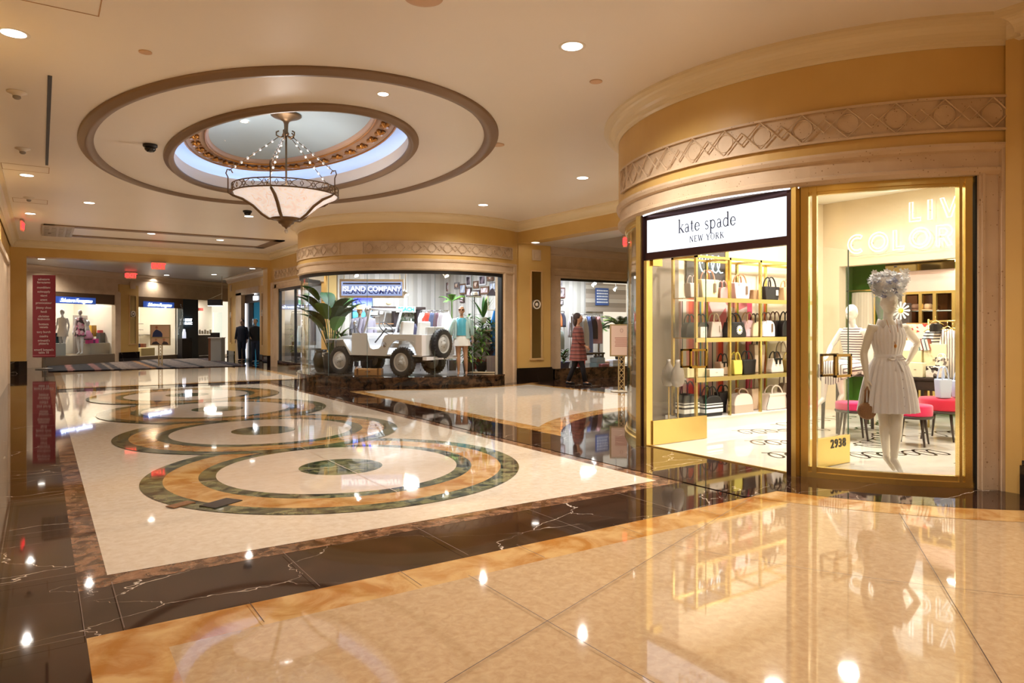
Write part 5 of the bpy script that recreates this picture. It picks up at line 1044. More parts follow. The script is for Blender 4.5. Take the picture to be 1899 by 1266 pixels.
for z in (0.9, 1.35, 1.7): m = MB(); m.box(-ya, -yb, 0.0, 0.25, z, z + 0.015); m.build('glass_shelf', C(180, 190, 180, 0.1), e)
m = MB(); m.box(-ya, -yb, -0.015, 0.02, 1.98, 2.02); m.build('top_bar', M_BRASS, e)
# hats and bits in the cabinet
for (px, z, l, c) in ((1722, 1.715, 'wide brimmed straw hat in the mirrored cabinet', (214, 176, 130)), (1700, 1.715, 'brown felt hat in the mirrored cabinet', (150, 110, 84))):
    p = atx(px, 11.9); e = thing('hat', l, 'hat', (11.88, p.y, z)); m = MB().smooth(); m.lathe([(0.16, 0.0), (0.15, 0.015), (0.075, 0.02)], 24); m.build('brim', C(*c, 0.8), e); m = MB().smooth(); m.lathe([(0.075, 0.015), (0.07, 0.09), (0.04, 0.11), (0.005, 0.11)], 20); m.build('crown', C(*c, 0.8), e)
e = thing('daisy_bag', 'white bag with a big yellow-centred daisy behind the veiled head', 'bag', (11.6, atx(1671, 11.6).y, 1.365 + 0.35), -pi / 2)
m = MB()
for i in range(12): a = 2 * pi * i / 12; m.vprism([(0.03 * cos(a + .3), 0.03 * sin(a + .3)), (0.14 * cos(a + .12), 0.14 * sin(a + .12)), (0.15 * cos(a), 0.15 * sin(a)), (0.14 * cos(a - .12), 0.14 * sin(a - .12)), (0.03 * cos(a - .3), 0.03 * sin(a - .3))], -0.012, -0.004)
m.build('petals', M_WHITE, e); m = MB().smooth(); m.ell((0, -0.01, 0), (0.045, 0.015, 0.045), 12, 6); m.build('centre', C(240, 196, 20, 0.5), e); m = MB(); m.box(-0.13, 0.13, 0.0, 0.08, -0.35, 0.12); m.build('bag_body', C(70, 60, 56, 0.5), e, bevel=0.01)
e = thing('wardrobe_frame', 'tall brass frame hung with pale striped cloth in front of the green wall', 'clothes frame', (11.95, atx(1597, 11.95).y, 0), -pi / 2)
m = MB(); m.box(-0.26, -0.235, -0.02, 0.02, 0.02, 2.1); m.box(0.235, 0.26, -0.02, 0.02, 0.02, 2.1); m.box(-0.26, 0.26, -0.02, 0.02, 2.075, 2.1); m.build('frame', M_BRASS, e)
m = MB(); cloth(m, [(0, 0.05, 2.06, 0.20, 0.05, 0.0), (0, 0.05, 1.4, 0.215, 0.06, 0.06), (0, 0.05, 0.6, 0.225, 0.07, 0.08)], 60, 12); m.build('hanging_cloth', stripes('pale_cloth', [(3, srgb(226, 210, 184)), (0.3, srgb(200, 180, 150))], 'X', 0.05), e)
e = thing('framed_print', 'pale framed print with coloured dots behind the mannequin elbow', 'picture', (10.75, atx(1709, 10.75).y, 0.95), -pi / 2)
m = MB(); m.box(-0.21, 0.21, -0.015, 0.015, 0.0, 0.56); m.build('frame', C(170, 120, 60, 0.4), e); m = MB(); m.box(-0.195, 0.195, -0.018, -0.014, 0.015, 0.545); m.build('print', blotch('dots', [srgb(226, 206, 186)] * 9 + [srgb(220, 60, 60), srgb(190, 190, 150)], 26), e)
m = MB(); m.box(-0.02, 0.02, 0.015, 0.03, -0.95, 0.1); m.build('easel_leg', M_DWOOD, e)
e = thing('table_lamp', 'pale yellow square lamp behind the mannequin waist', 'lamp', (10.5, atx(1671, 10.5).y, 0.75), -pi / 2)
m = MB(); m.rings([[(-0.15, -0.15, 0.1), (0.15, -0.15, 0.1), (0.15, 0.15, 0.1), (-0.15, 0.15, 0.1)], [(-0.11, -0.11, 0.5), (0.11, -0.11, 0.5), (0.11, 0.11, 0.5), (-0.11, 0.11, 0.5)]]); m.build('shade', mk('shade_glow', srgb(250, 240, 190), 0.6, emit=(1, 0.92, 0.62, 1), es=0.5), e); m = MB(); m.lathe([(0.07, 0), (0.07, 0.02), (0.015, 0.03), (0.015, 0.1)], 12); m.build('base', M_BRASS, e)
# clothes rail at right
M_STR = stripes('navy_stripes', [(1, srgb(244, 238, 226)), (0.75, srgb(44, 40, 48))], 'Z', 0.042, 0.02)
M_STRV = stripes('brown_pinstripes', [(1, srgb(236, 226, 212)), (0.5, srgb(120, 104, 98))], 'X', 0.03, 0.01)
rx_ = 10.55; ry0 = atx(1722, rx_).y; ry1 = 4.35
e = thing('clothes_rail', 'slim brass clothes rail at the right of the near shop', 'clothes rail', (rx_, (ry0 + ry1) / 2, 0.012), -pi / 2); L2 = abs(ry0 - ry1) / 2
m = MB().smooth(); m.tube([(-L2, 0, 0), (-L2, 0, 1.55)], 0.014, 8); m.tube([(L2, 0, 0), (L2, 0, 1.55)], 0.014, 8); m.build('upright', M_BRASS, e); m = MB().smooth(); m.tube([(-L2, 0, 1.52), (L2, 0, 1.52)], 0.012, 8); m.build('bar', M_BRASS, e)
for i, (px, w, z0, z1, mt, l) in enumerate(((1728, 0.26, 1.0, 1.40, M_STR, 'navy and white striped top hanging leftmost on the brass rail'), (1743, 0.26, 0.98, 1.42, M_STR, 'navy striped top hanging in the middle of the brass rail'), (1757, 0.22, 0.62, 1.42, M_STRV, 'long pinstriped dress hanging on the brass rail'), (1767, 0.22, 0.60, 1.40, M_STRV, 'pinstriped garment hanging by the window frame'), (1735, 0.16, 1.38, 1.5, M_BLACK, 'black top folded over the brass rail'))):
    p = atx(px, rx_ - 0.03 * i); e = thing('hanging_garment', l, 'garment', (rx_ - 0.03 * i, p.y, 0), -pi / 2 + 0.5, 'garments on the brass rail')
    m = MB(); garment(m, 0, w, z0, z1, 0, 0.06); m.build('cloth', mt, e); m = MB().smooth(); m.tube([(-0.1, 0, z1 - 0.02), (0, 0, z1 + 0.04), (0.1, 0, z1 - 0.02)], 0.006, 5); m.tube([(0, 0, z1 + 0.04), (0, 0, z1 + 0.1)], 0.004, 5); m.build('hanger', M_BRASS, e)
# track spot inside the right window
e = thing('track_spotlight', 'white spotlight on the shop ceiling seen through the top of the curved window', 'spotlight', at(1580, 8.6, 3.6)); m = MB().smooth(); m.tube([(0, 0, 0), (0, 0, -0.08)], 0.012, 8); m.build('stem', M_WHITE, e); m = MB().smooth(); m.tube([(-0.05, 0.02, -0.10), (0.07, -0.05, -0.16)], 0.035, 12); m.build('can', M_WHITE, e); m = MB().smooth(); m.tube([(0.07, -0.05, -0.16), (0.074, -0.052, -0.162)], 0.03, 12); m.build('lens', M_LAMP, e)

# ---- mannequin in the white dress
mp = at(1647, 6.9)
WM = thing('mannequin', 'standing mannequin in a sleeveless white dress and flower headpiece in the near curved window', 'mannequin', (mp.x, mp.y, 0.03), FACE)
P = stand(arm_l=((-0.166, 0, 1.405), (-0.232, 0.02, 1.16), (-0.238, -0.05, 0.92)), arm_r=((0.166, 0, 1.405), (0.325, 0.06, 1.26), (0.175, -0.05, 1.09)), fl=(0.01, 0.02), fr=(-0.005, -0.14), toe=0.05)
P['hdl'] = (0.02, -0.12, -1); P['hdr'] = (-0.7, -0.1, -0.7)
body(P, M_MANN, WM, 0.0065)
M_DRESS = mk('white_gauze', srgb(240, 236, 240), 0.7, sheen=0.3, bump=0.3, bscale=120)
m = MB(); cloth(m, [(0, 0, 1.44, 0.115, 0.085, 0.02), (0, -0.004, 1.40, 0.145, 0.105, 0.03), (0, -0.006, 1.34, 0.162, 0.122, 0.03), (0, -0.004, 1.26, 0.155, 0.12, 0.03), (0, 0, 1.16, 0.128, 0.10, 0.02), (0, 0, 1.13, 0.124, 0.098, 0.0), (0, 0, 1.10, 0.14, 0.112, 0.03), (0, 0, 1.04, 0.178, 0.145, 0.04), (0, 0, 0.92, 0.215, 0.175, 0.05), (0, 0, 0.78, 0.245, 0.195, 0.06), (0, 0, 0.66, 0.262, 0.205, 0.07), (0, 0, 0.585, 0.272, 0.21, 0.08)], 144, 26)
dr_ = m.build('dress', M_DRESS, WM)
m = MB()
for s in (-1, 1): m.smooth().tube([(s * 0.085, -0.088, 1.42), (s * 0.095, -0.055, 1.462), (s * 0.098, 0.01, 1.474), (s * 0.085, 0.06, 1.43)], [(0.03, 0.008)] * 4, 8)
m.build('strap', M_DRESS, dr_)
m = MB().smooth(); m.tube([(0.127 * cos(t), 0.101 * sin(t), 1.13) for t in [2 * pi * i / 40 for i in range(40)]], [(0.02, 0.006)] * 40, 8, True)
for s in (-1, 1): m.tube([(0.02, -0.105, 1.12), (0.02 + s * 0.05, -0.125, 1.135), (0.02 + s * 0.085, -0.12, 1.11), (0.02 + s * 0.04, -0.125, 1.10), (0.02, -0.108, 1.115)], [(0.012, 0.006)] * 5, 6); m.tube([(0.02, -0.11, 1.11), (0.02 + s * 0.03, -0.135, 1.05), (0.02 + s * 0.045, -0.155, 0.99)], [(0.008, 0.018), (0.006, 0.025), (0.005, 0.03)], 6)
m.build('bow_sash', M_DRESS, WM)
m = MB().smooth(); m.tube([(-0.05, -0.06, 1.49), (-0.04, -0.11, 1.38), (0.0, -0.128, 1.25), (0.035, -0.11, 1.38), (0.05, -0.06, 1.50)], 0.0028, 5); m.ell((0, -0.132, 1.235), (0.014, 0.006, 0.02), 8, 6); m.build('necklace', M_GOLD, WM)
for k in range(5): m = MB().smooth(); z = 1.0 - k * 0.085; m.ell((0.05, -(0.165 + 0.035 * k / 4 + 0.0 * z), z), (0.007, 0.004, 0.007), 8, 6); m.build('button', C(200, 196, 200, 0.4), dr_)
def veil(name):
    T = NT(name); t = T.t; tr = T.n('ShaderNodeBsdfTransparent'); df = T.n('ShaderNodeBsdfTranslucent', i_Color=(0.9, 0.9, 0.93, 1)); d2 = T.n('ShaderNodeBsdfDiffuse', i_Color=(0.9, 0.9, 0.93, 1)); a = T.n('ShaderNodeMixShader', i_0=0.5); T.l(df.outputs[0], a.inputs[1]); T.l(d2.outputs[0], a.inputs[2]); b = T.n('ShaderNodeMixShader', i_0=0.18); T.l(tr.outputs[0], b.inputs[1]); T.l(a.outputs[0], b.inputs[2]); T.l(b.outputs[0], T.out.inputs[0]); return T.m
HP = thing('flower_headpiece', 'cone of white tulle filled with white and blue flowers covering the mannequin head', 'headpiece', (mp.x, mp.y, 0.03), FACE)
m = MB().smooth(); m.rings([[(r * cos(t), r * 0.85 * sin(t) - 0.01, z) for t in [2 * pi * i / 40 for i in range(40)]] for r, z in ((0.10, 1.50), (0.11, 1.56), (0.135, 1.66), (0.165, 1.78), (0.20, 1.90))], True, False, False); m.build('tulle', veil('tulle'), HP)
m = MB().mat(0); fr_ = random.Random(3)
def flower(m, c, r, n=6):
    ax = Vector((fr_.uniform(-.6, .6), fr_.uniform(-1, 0.2), fr_.uniform(0, 1))).normalized(); u = ax.orthogonal().normalized(); w = ax.cross(u); a0 = fr_.random() * 6
    for i in range(n):
        a = a0 + 2 * pi * i / n; d = u * cos(a) + w * sin(a); s = u * -sin(a) + w * cos(a)
        m.poly([tuple(c), tuple(c + d * r * .6 + s * r * .3 + ax * r * .15), tuple(c + d * r + ax * r * .3), tuple(c + d * r * .6 - s * r * .3 + ax * r * .15)])
for i in range(330):
    z = 1.70 + 0.24 * fr_.random() ** 0.7; rm = 0.10 + (z - 1.6) * 0.28; a = fr_.random() * 2 * pi; q = fr_.random() ** 0.5 * rm
    if z > 1.88: q = fr_.random() * 0.19
    m.mi = 1 if fr_.random() < 0.13 and z < 1.86 else 0
    flower(m, Vector((q * cos(a), q * 0.85 * sin(a) - 0.01, z + 0.03 * fr_.random())), 0.034)
fo = m.build('blossoms', [C(244, 244, 246, 0.7), C(120, 136, 190, 0.7)], HP); fo['kind'] = 'stuff'
m = MB().smooth(); m.tube([(0.04, 0, 1.88), (0.05, -0.01, 1.99), (0.06, -0.01, 2.01)], 0.002, 4); m.ell((0.068, -0.01, 2.015), (0.02, 0.012, 0.008), 8, 6); m.build('butterfly', C(60, 50, 50, 0.6), HP)
# round straw bag in her hand
hb = MB(); e = thing('handbag', 'round brown woven bag hanging from the white mannequin hand', 'handbag', (mp.x, mp.y, 0.03), FACE, 'bags held by mannequins')
m = MB().smooth(); m.at((-0.245, -0.07, 0.60), rx=R(90)); m.lathe([(0.01, -0.04), (0.07, -0.035), (0.085, -0.02), (0.085, 0.02), (0.07, 0.035), (0.01, 0.04)], 14); m.build('bag_body', C(140, 96, 56, 0.7, bump=0.8, bscale=70), e)
m = MB().smooth(); m.tube([(-0.265, -0.07, 0.68), (-0.262, -0.075, 0.80), (-0.245, -0.078, 0.835), (-0.228, -0.075, 0.80), (-0.225, -0.07, 0.68)], [(0.01, 0.004)] * 5, 6); m.build('wrist_strap', C(150, 104, 66, 0.6), e)
# ---- seated striped mannequin
sp = at(1581, 9.5)
SM = thing('mannequin', 'seated cream mannequin in a brown and white striped dress on the tall dark table', 'mannequin', (sp.x, sp.y, 0.82), FACE - R(58))
PS = dict(hip=(0, 0, 0.11), waist=(0, 0.01, 0.27), chest=(0, 0.0, 0.46), neck=(0, 0.0, 0.66), head=(0, -0.02, 0.83), shl=(-0.165, 0, 0.565), ell=(-0.25, -0.1, 0.36), wrl=(-0.16, -0.34, 0.22), shr=(0.165, 0, 0.565), elr=(0.24, 0.04, 0.34), wrr=(0.25, -0.02, 0.09),
          hpl=(-0.09, -0.04, 0.09), hpr=(0.09, -0.04, 0.09), knl=(-0.08, -0.46, 0.10), knr=(0.07, -0.45, 0.13), anl=(-0.10, -0.50, -0.32), anr=(0.10, -0.40, -0.26), tol=(-0.11, -0.62, -0.42), tor=(0.11, -0.50, -0.38))
PS['hdl'] = (0, -0.9, -0.3); PS['hdr'] = (0, -0.6, -0.4)
body(PS, M_MANN, SM, 0.009)
M_STRD = stripes('mauve_stripes', [(1, srgb(240, 232, 222)), (0.6, srgb(96, 72, 80))], 'Z', 0.034, 0.012)
m = MB(); cloth(m, [(0, 0, 0.62, 0.12, 0.08, 0), (0, 0, 0.54, 0.165, 0.112, 0), (0, 0, 0.44, 0.16, 0.12, 0), (0, 0.01, 0.28, 0.125, 0.10, 0), (0, 0, 0.20, 0.155, 0.125, 0.02), (0, -0.04, 0.10, 0.185, 0.19, 0.04), (0, -0.06, 0.02, 0.20, 0.22, 0.05)], 72, 14); m.build('dress_bodice', M_STRD, SM)
m = MB().smooth(); rs = []
for k in range(9):
    t = k / 8; y = -0.02 - 0.50 * t; dz_ = -0.0 - 0.02 * t
    rs.append([(0.20 * cos(a) * (1 + 0.05 * cos(9 * a)), y, 0.085 + dz_ + (0.115 if sin(a) > 0 else 0.10 + 0.10 * t) * sin(a)) for a in [2 * pi * i / 40 for i in range(40)]])
m.rings(rs); m.build('skirt', stripes('mauve_stripes_x', [(1, srgb(240, 232, 222)), (0.6, srgb(96, 72, 80))], 'X', 0.036, 0.02), SM)
# ================================================================== middle shop display
FZ = 0.235
def inb(px, d, rm=2.75):
    for _ in range(200):
        q = at(px, d)
        if hypot(q.x - I[0], q.y - I[1]) <= rm or d > 20: break
        d += 0.04
    return d
M_CAR = C(226, 226, 228, 0.35); M_TYRE = C(26, 24, 26, 0.7); M_RIM = C(206, 204, 204, 0.35); M_CHAS = C(34, 32, 34, 0.6)
J = thing('vehicle', 'white open military style off-road car parked in the middle shop window', 'car', (6.967, 17.63, FZ), R(-64.8))
def arcp(cx, cz, r, a0, a1, n=14): return [(cx + r * cos(R(a0 + (a1 - a0) * i / n)), cz + r * sin(R(a0 + (a1 - a0) * i / n))) for i in range(n + 1)]
side = [(0.40, 0.50), (1.55, 0.50)] + arcp(2.03, 0.45, 0.47, 172, 12) + [(2.62, 0.52), (2.66, 0.62), (2.66, 1.03), (1.62, 1.04), (1.52, 1.01), (1.45, 0.92), (1.38, 0.74), (1.30, 0.68), (1.12, 0.66), (1.03, 0.70), (0.97, 0.86), (0.92, 1.06), (0.42, 1.06)]
m = MB(); m.vprism(side, -0.67, -0.64); m.vprism(side, 0.64, 0.67); m.box(2.62, 2.66, -0.66, 0.66, 0.52, 1.03); m.box(0.72, 0.78, -0.66, 0.66, 0.5, 1.06); m.box(0.46, 2.62, -0.64, 0.64, 0.50, 0.54)
m.box(1.5, 2.62, -0.64, -0.42, 0.88, 0.93); m.box(1.5, 2.62, 0.42, 0.64, 0.88, 0.93); m.build('tub', M_CAR, J, bevel=0.008)
m = MB(); m.smooth(); m.rings([[(x, w * cos(t), z0 + hh * sin(t)) for t in [pi * i / 12 for i in range(13)]] + [(x, -w, 0.68), (x, w, 0.68)][0:0] for x, w, z0, hh in ((-0.44, 0.32, 0.84, 0.10), (-0.40, 0.36, 0.86, 0.12), (0.0, 0.40, 0.88, 0.14), (0.80, 0.50, 0.91, 0.17))], False); m.smooth(False); m.box(-0.42, 0.75, -0.37, -0.34, 0.70, 0.88); m.box(-0.42, 0.75, 0.34, 0.37, 0.70, 0.88); m.build('bonnet', M_CAR, J)
m = MB(); m.box(-0.47, -0.43, -0.40, 0.40, 0.52, 0.90); gr = m.build('grille', M_CAR, J)
m = MB()
for i in range(7): m.box(-0.475, -0.468, -0.2 + i * 0.062, -0.17 + i * 0.062, 0.60, 0.84)
m.build('grille_slots', M_CHAS, gr)
for s in (-1, 1):
    m = MB(); y0, y1 = (-0.70, -0.38) if s < 0 else (0.38, 0.70)
    m.box(-0.48, 0.16, y0, y1, 0.875, 0.90); m.vprism([(0.14, 0.90), (0.42, 0.55), (0.42, 0.50), (0.38, 0.50), (0.12, 0.875)], y0, y1); m.box(-0.48, -0.46, y0, y1, 0.80, 0.90); m.build('front_fender', M_CAR, J, bevel=0.006)
    m = MB().smooth(); m.at((-0.48, s * 0.29, 0.74), ry=R(-90)); m.lathe([(0.085, 0), (0.09, 0.02), (0.01, 0.045)], 20); m.build('headlight', M_CHROME, J)
def wheel(x, y, z, nm, ang=0, par=J, r=0.36):
    sg = -1 if y < 0 else 1
    m = MB().smooth(); m.at((x, y, z), rz=ang, rx=R(90) * 1); m.lathe([(0.225, -0.075), (0.31, -0.085), (r - 0.012, -0.075), (r, -0.045), (r, 0.045), (r - 0.012, 0.075), (0.31, 0.085), (0.225, 0.075), (0.22, 0.0)], 36, cap=False)
    m.smooth(False)
    for i in range(30):
        a = 2 * pi * i / 30
        for q in (-1, 1): m.tube([((r - 0.03) * cos(a), (r - 0.03) * sin(a), q * 0.08), ((r + 0.004) * cos(a), (r + 0.004) * sin(a), q * 0.045)], 0.016, 4)
    w = m.build(nm, M_TYRE, par)
    m = MB().smooth(); m.at((x, y, z), rz=ang, rx=R(90)); z_ = 1 if sg < 0 else -1
    m.lathe([(0.232, 0.07 * z_), (0.225, 0.078 * z_), (0.20, 0.05 * z_), (0.14, 0.03 * z_), (0.12, 0.045 * z_), (0.07, 0.05 * z_), (0.05, 0.075 * z_), (0.045, 0.11 * z_), (0.005, 0.12 * z_)], 30, cap=False); m.lathe([(0.23, 0.05), (0.23, -0.05)], 30); m.build('rim', M_RIM, w)
    m = MB(); m.at((x, y, z), rz=ang, rx=R(90))
    for i in range(5): m.lathe([(0.012, 0.04 * z_), (0.012, 0.062 * z_)] if z_ > 0 else [(0.012, -0.062), (0.012, -0.04)], 6, (0.095 * cos(i * 1.257), 0.095 * sin(i * 1.257)))
    m.build('wheel_nut', M_CHROME, w)
for x in (0, 2.03):
    for y in (-0.61, 0.61): wheel(x, y, 0.36, 'wheel')
wheel(2.78, -0.05, 0.80, 'spare_wheel', R(90))
m = MB(); m.box(-0.6, 2.6, -0.36, -0.30, 0.42, 0.50); m.box(-0.6, 2.6, 0.30, 0.36, 0.42, 0.50); m.box(-0.66, -0.58, -0.6, 0.6, 0.42, 0.52); m.tube([(0, -0.6, 0.36), (0, 0.6, 0.36)], 0.05, 8); m.tube([(2.03, -0.6, 0.36), (2.03, 0.6, 0.36)], 0.05, 8); m.build('chassis', M_CHAS, J)
m = MB(); m.box(2.66, 2.78, -0.64, 0.64, 0.42, 0.50); m.box(-0.68, -0.60, -0.62, 0.62, 0.44, 0.54); m.box(2.66, 3.0, -0.30, -0.26, 0.44, 0.47); m.box(2.66, 3.0, 0.26, 0.30, 0.44, 0.47); m.build('bumper', M_CAR, J)
m = MB().smooth(); x0, x1 = 0.78, 0.98
m.tube([(x0, -0.60, 1.06), (x1, -0.60, 1.66)], 0.032, 8); m.tube([(x0, 0.60, 1.06), (x1, 0.60, 1.66)], 0.032, 8); m.tube([(x1, -0.62, 1.66), (x1, 0.62, 1.66)], 0.034, 8); m.tube([(x0 + .03, -0.60, 1.18), (x0 + .03, 0.60, 1.18)], 0.03, 8); m.tube([(x0 + .05, 0, 1.18), (x1, 0, 1.66)], 0.016, 8)
wf = m.build('windscreen_frame', M_CAR, J); m = MB(); m.poly([(x0 + .035, -0.58, 1.19), (x0 + .035, 0.58, 1.19), (x1, 0.58, 1.58), (x1, -0.58, 1.58)]); m.build('windscreen_glass', M_GLASS, wf)
m = MB(); m.vprism([(0.74, 1.04), (0.82, 1.06), (0.90, 1.0), (0.88, 0.92), (0.74, 0.9)], -0.62, 0.62); m.build('dashboard', M_CAR, J)
m = MB().smooth(); c0 = Vector((1.27, -0.33, 1.18)); ax = Vector((-0.72, 0, -0.69)).normalized(); u = Vector((0, 1, 0)); v = ax.cross(u)
m.tube([c0 + (u * cos(t) + v * sin(t)) * 0.21 for t in [2 * pi * i / 28 for i in range(28)]], 0.014, 6, True)
for t in (0.5, 2.6, 4.7): m.tube([c0 + ax * 0.03, c0 + (u * cos(t) + v * sin(t)) * 0.195], 0.008, 5)
m.tube([c0, c0 + ax * 0.52], 0.02, 6); m.build('steering_wheel', C(40, 36, 40, 0.4), J)
def seat(x, y, w=0.44):
    m = MB().smooth(); m.box(x - 0.42, x, y - w / 2, y + w / 2, 0.70, 0.82); m.vprism([(x - 0.02, 0.78), (x + 0.07, 1.34), (x + 0.12, 1.36), (x + 0.16, 1.33), (x + 0.10, 0.78)], y - w / 2, y + w / 2); m.build('seat', C(220, 216, 210, 0.6), J, bevel=0.03)
seat(1.84, -0.33); seat(1.84, 0.33); 
m = MB(); m.box(2.1, 2.5, -0.36, 0.36, 0.78, 0.88); m.vprism([(2.46, 0.82), (2.50, 1.22), (2.58, 1.22), (2.56, 0.82)], -0.34, 0.34); m.build('rear_bench', C(220, 216, 210, 0.6), J, bevel=0.025)
m = MB().smooth(); m.tube([(0.72, -0.66, 1.02), (0.64, -0.72, 1.14), (0.62, -0.74, 1.24)], 0.008, 6); m.at((0.62, -0.75, 1.31), ry=R(90)); m.lathe([(0.065, -0.012), (0.07, 0.0), (0.065, 0.012)], 20); m.build('side_mirror', M_CHROME, J)
m = MB().smooth(); m.at((1.50, -0.675, 0.78), rx=R(90)); m.lathe([(0.065, 0), (0.065, 0.012), (0.02, 0.02), (0.005, 0.03)], 20); m.build('fuel_cap', M_CHROME, J)
m = MB().smooth(); m.tube([(2.2, -0.68, 0.86), (2.2, -0.70, 0.86), (2.42, -0.70, 0.86), (2.42, -0.68, 0.86)], 0.01, 6); m.build('grab_handle', M_CAR, J)
# suitcase
p = at(680, inb(680, 16.35, 2.85)); e = thing('suitcase', 'tan leather suitcase lying under the white car', 'suitcase', (p.x + 0.1, p.y + 0.1, FZ), FACE)
m = MB(); m.box(-0.33, 0.33, -0.16, 0.16, 0.02, 0.19); m.build('case_body', C(186, 136, 80, 0.5), e, bevel=0.02); m = MB()
for x in (-0.25, 0.25): m.box(x - 0.02, x + 0.02, -0.168, 0.168, 0.012, 0.198)
m.build('straps', C(130, 86, 46, 0.5), e)
m = MB().smooth(); m.tube([(-0.06, -0.16, 0.12), (-0.05, -0.19, 0.13), (0.05, -0.19, 0.13), (0.06, -0.16, 0.12)], 0.009, 6); m.build('handle', C(110, 70, 40, 0.5), e)
# ---- hanging sign
p = at(690, 17.3); e = thing('hanging_sign', 'lit white hanging sign board in a pale frame inside the middle shop window', 'shop sign', (p.x, p.y, 0), FACE + R(4))
m = MB(); W2, z0, z1 = 0.745, 2.22, 2.57
for a, b, c_, d_ in ((-W2, W2, z0 - 0.05, z0), (-W2, W2, z1, z1 + 0.06), (-W2 - 0.04, -W2, z0 - 0.05, z1 + 0.06), (W2, W2 + 0.04, z0 - 0.05, z1 + 0.06)): m.box(a, b, -0.06, 0.06, c_, d_)
m.build('sign_frame', C(232, 214, 190, 0.5), e); m = MB(); m.box(-W2, W2, -0.02, 0.02, z0, z1); m.build('light_panel', emis('soft_blue_panel', (0.50, 0.60, 1.0, 1), 0.42), e); m = MB(); m.box(-W2 + .04, W2 - .04, -0.03, -0.02, z1 - 0.07, z1 - 0.03); m.build('dark_slot', C(60, 60, 90, 0.5), e)
text('raised_lettering', 'ISLAND COMPANY', 0.168, emis('white_letters', (1, 1, 1, 1), 0.9), e, (0, -0.07, 2.385), 0, 0.012, bold=0.004); text('letter_shadow', 'ISLAND COMPANY', 0.168, C(40, 60, 150, 0.5), e, (0.012, -0.03, 2.32), 0, 0.002, bold=0.004)
m = MB().smooth(); m.tube([(-0.68, 0, z1), (-0.68, 0, 3.40)], 0.012, 6); m.tube([(0.68, 0, z1), (0.68, 0, 3.40)], 0.012, 6); m.build('hanger', C(236, 226, 206, 0.4), e)
# ---- spotlights
for (px, py, d, l) in ((659, 507, 17.2, 'bright ceiling spotlight left of the hanging sign'), (826, 508, 17.5, 'bright ceiling spotlight in the middle of the shop window'), (752, 543, 17.2, 'white spotlight on a long rod beside the hanging sign')):
    d = inb(px, d); p = at(px, d, zat(py, d)); e = thing('track_spotlight', l, 'spotlight', p, FACE, 'spotlights in the middle shop'); m = MB().smooth(); m.tube([(0, 0, 3.4 - p.z), (0, 0, 0.05)], 0.014, 6); m.build('rod', M_WHITE, e); m = MB().smooth(); m.tube([(-0.04, 0.04, 0.05), (0.04, -0.06, -0.06)], [0.05, 0.065], 12); m.build('can', M_WHITE, e)
    m = MB().smooth(); m.tube([(0.04, -0.06, -0.06), (0.042, -0.062, -0.063)], 0.055, 12); m.build('lens', M_LAMP, e)
# ---- clothed mannequins
def shirt(par, m_, col, open_=False, nm='shirt', s=1.0, P=None, wide=1.0, mat=None, z0=0.90):
    P = P or stand(); mt = mat or C(*col, 0.75)
    m = MB(); cloth(m, [(0, 0, 1.49, 0.075, 0.06, 0), (0, 0, 1.45, 0.17 * wide, 0.095, 0), (0, 0, 1.36, 0.18 * wide, 0.125, .01), (0, 0, 1.2, 0.165 * wide, 0.125, .02), (0, 0, 1.08, 0.16 * wide, 0.12, .03), (0, 0, z0, 0.185 * wide, 0.14, .04)], 48, 8); o = m.build(nm, mt, par)
    for k in ('l', 'r'):
        S, E, W_ = [Vector(P[q + k]) for q in ('sh', 'el', 'wr')]; m = MB(); sleeve(m, [S + Vector((0, 0, 0.03)), S.lerp(E, .4), E, E.lerp(W_, .85)], [0.066, 0.06, 0.054, 0.045]); m.build('sleeve', mt, o)
    return o
def trousers(par, P, mt, z1=1.0, z0=0.12, r=0.105):
    m = MB(); cloth(m, [(0, 0, z1, 0.16, 0.115, 0), (0, 0, 0.90, 0.175, 0.125, 0), (0, 0, 0.82, 0.17, 0.12, 0)], 40, 8); o = m.build('trousers', mt, par)
    for k in ('l', 'r'):
        H, Kn, A_ = [Vector(P[q + k]) for q in ('hp', 'kn', 'an')]; A2 = Kn.lerp(A_, (Kn.z - z0) / max(0.01, Kn.z - A_.z)) if z0 > A_.z else A_
        m = MB(); sleeve(m, [H + Vector((0, 0, 0.02)), H.lerp(Kn, .5), Kn, A2], [r, r * .85, r * .68, r * .6]); m.build('trouser_leg', mt, o)
    return o
M_MAN = C(222, 206, 196, 0.4)
# woman with blue top
p = at(856, inb(856, 16.6)); e = thing('mannequin', 'tanned mannequin in sunglasses, turquoise blouse and white shorts right of the car', 'mannequin', (p.x, p.y, FZ), FACE); e.scale = (0.98,) * 3
PW = stand(arm_l=((-0.168, 0, 1.405), (-0.27, 0.03, 1.17), (-0.27, -0.03, 0.92)), arm_r=((0.168, 0, 1.405), (0.27, 0.03, 1.17), (0.28, -0.03, 0.92)), fl=(-0.08, 0.0), fr=(0.12, 0.02)); body(PW, C(196, 146, 116, 0.4), e, 0.012)
m = MB(); cloth(m, [(0, -.01, 1.47, 0.08, 0.07, 0), (0, -.01, 1.42, 0.15, 0.115, .02), (0, -.01, 1.2, 0.155, 0.13, .03), (0, -.01, 1.02, 0.165, 0.135, .04)], 48, 9); m.build('blouse', C(70, 170, 196, 0.4, sheen=0.3), e)
m = MB(); cloth(m, [(0, 0, 1.04, 0.15, 0.12, 0), (0, 0, 0.90, 0.20, 0.16, .02), (0, 0, 0.76, 0.23, 0.18, .03)], 48, 10); m.build('shorts', C(240, 236, 232, 0.7), e)
m = MB().smooth(); n = 26
rs = []
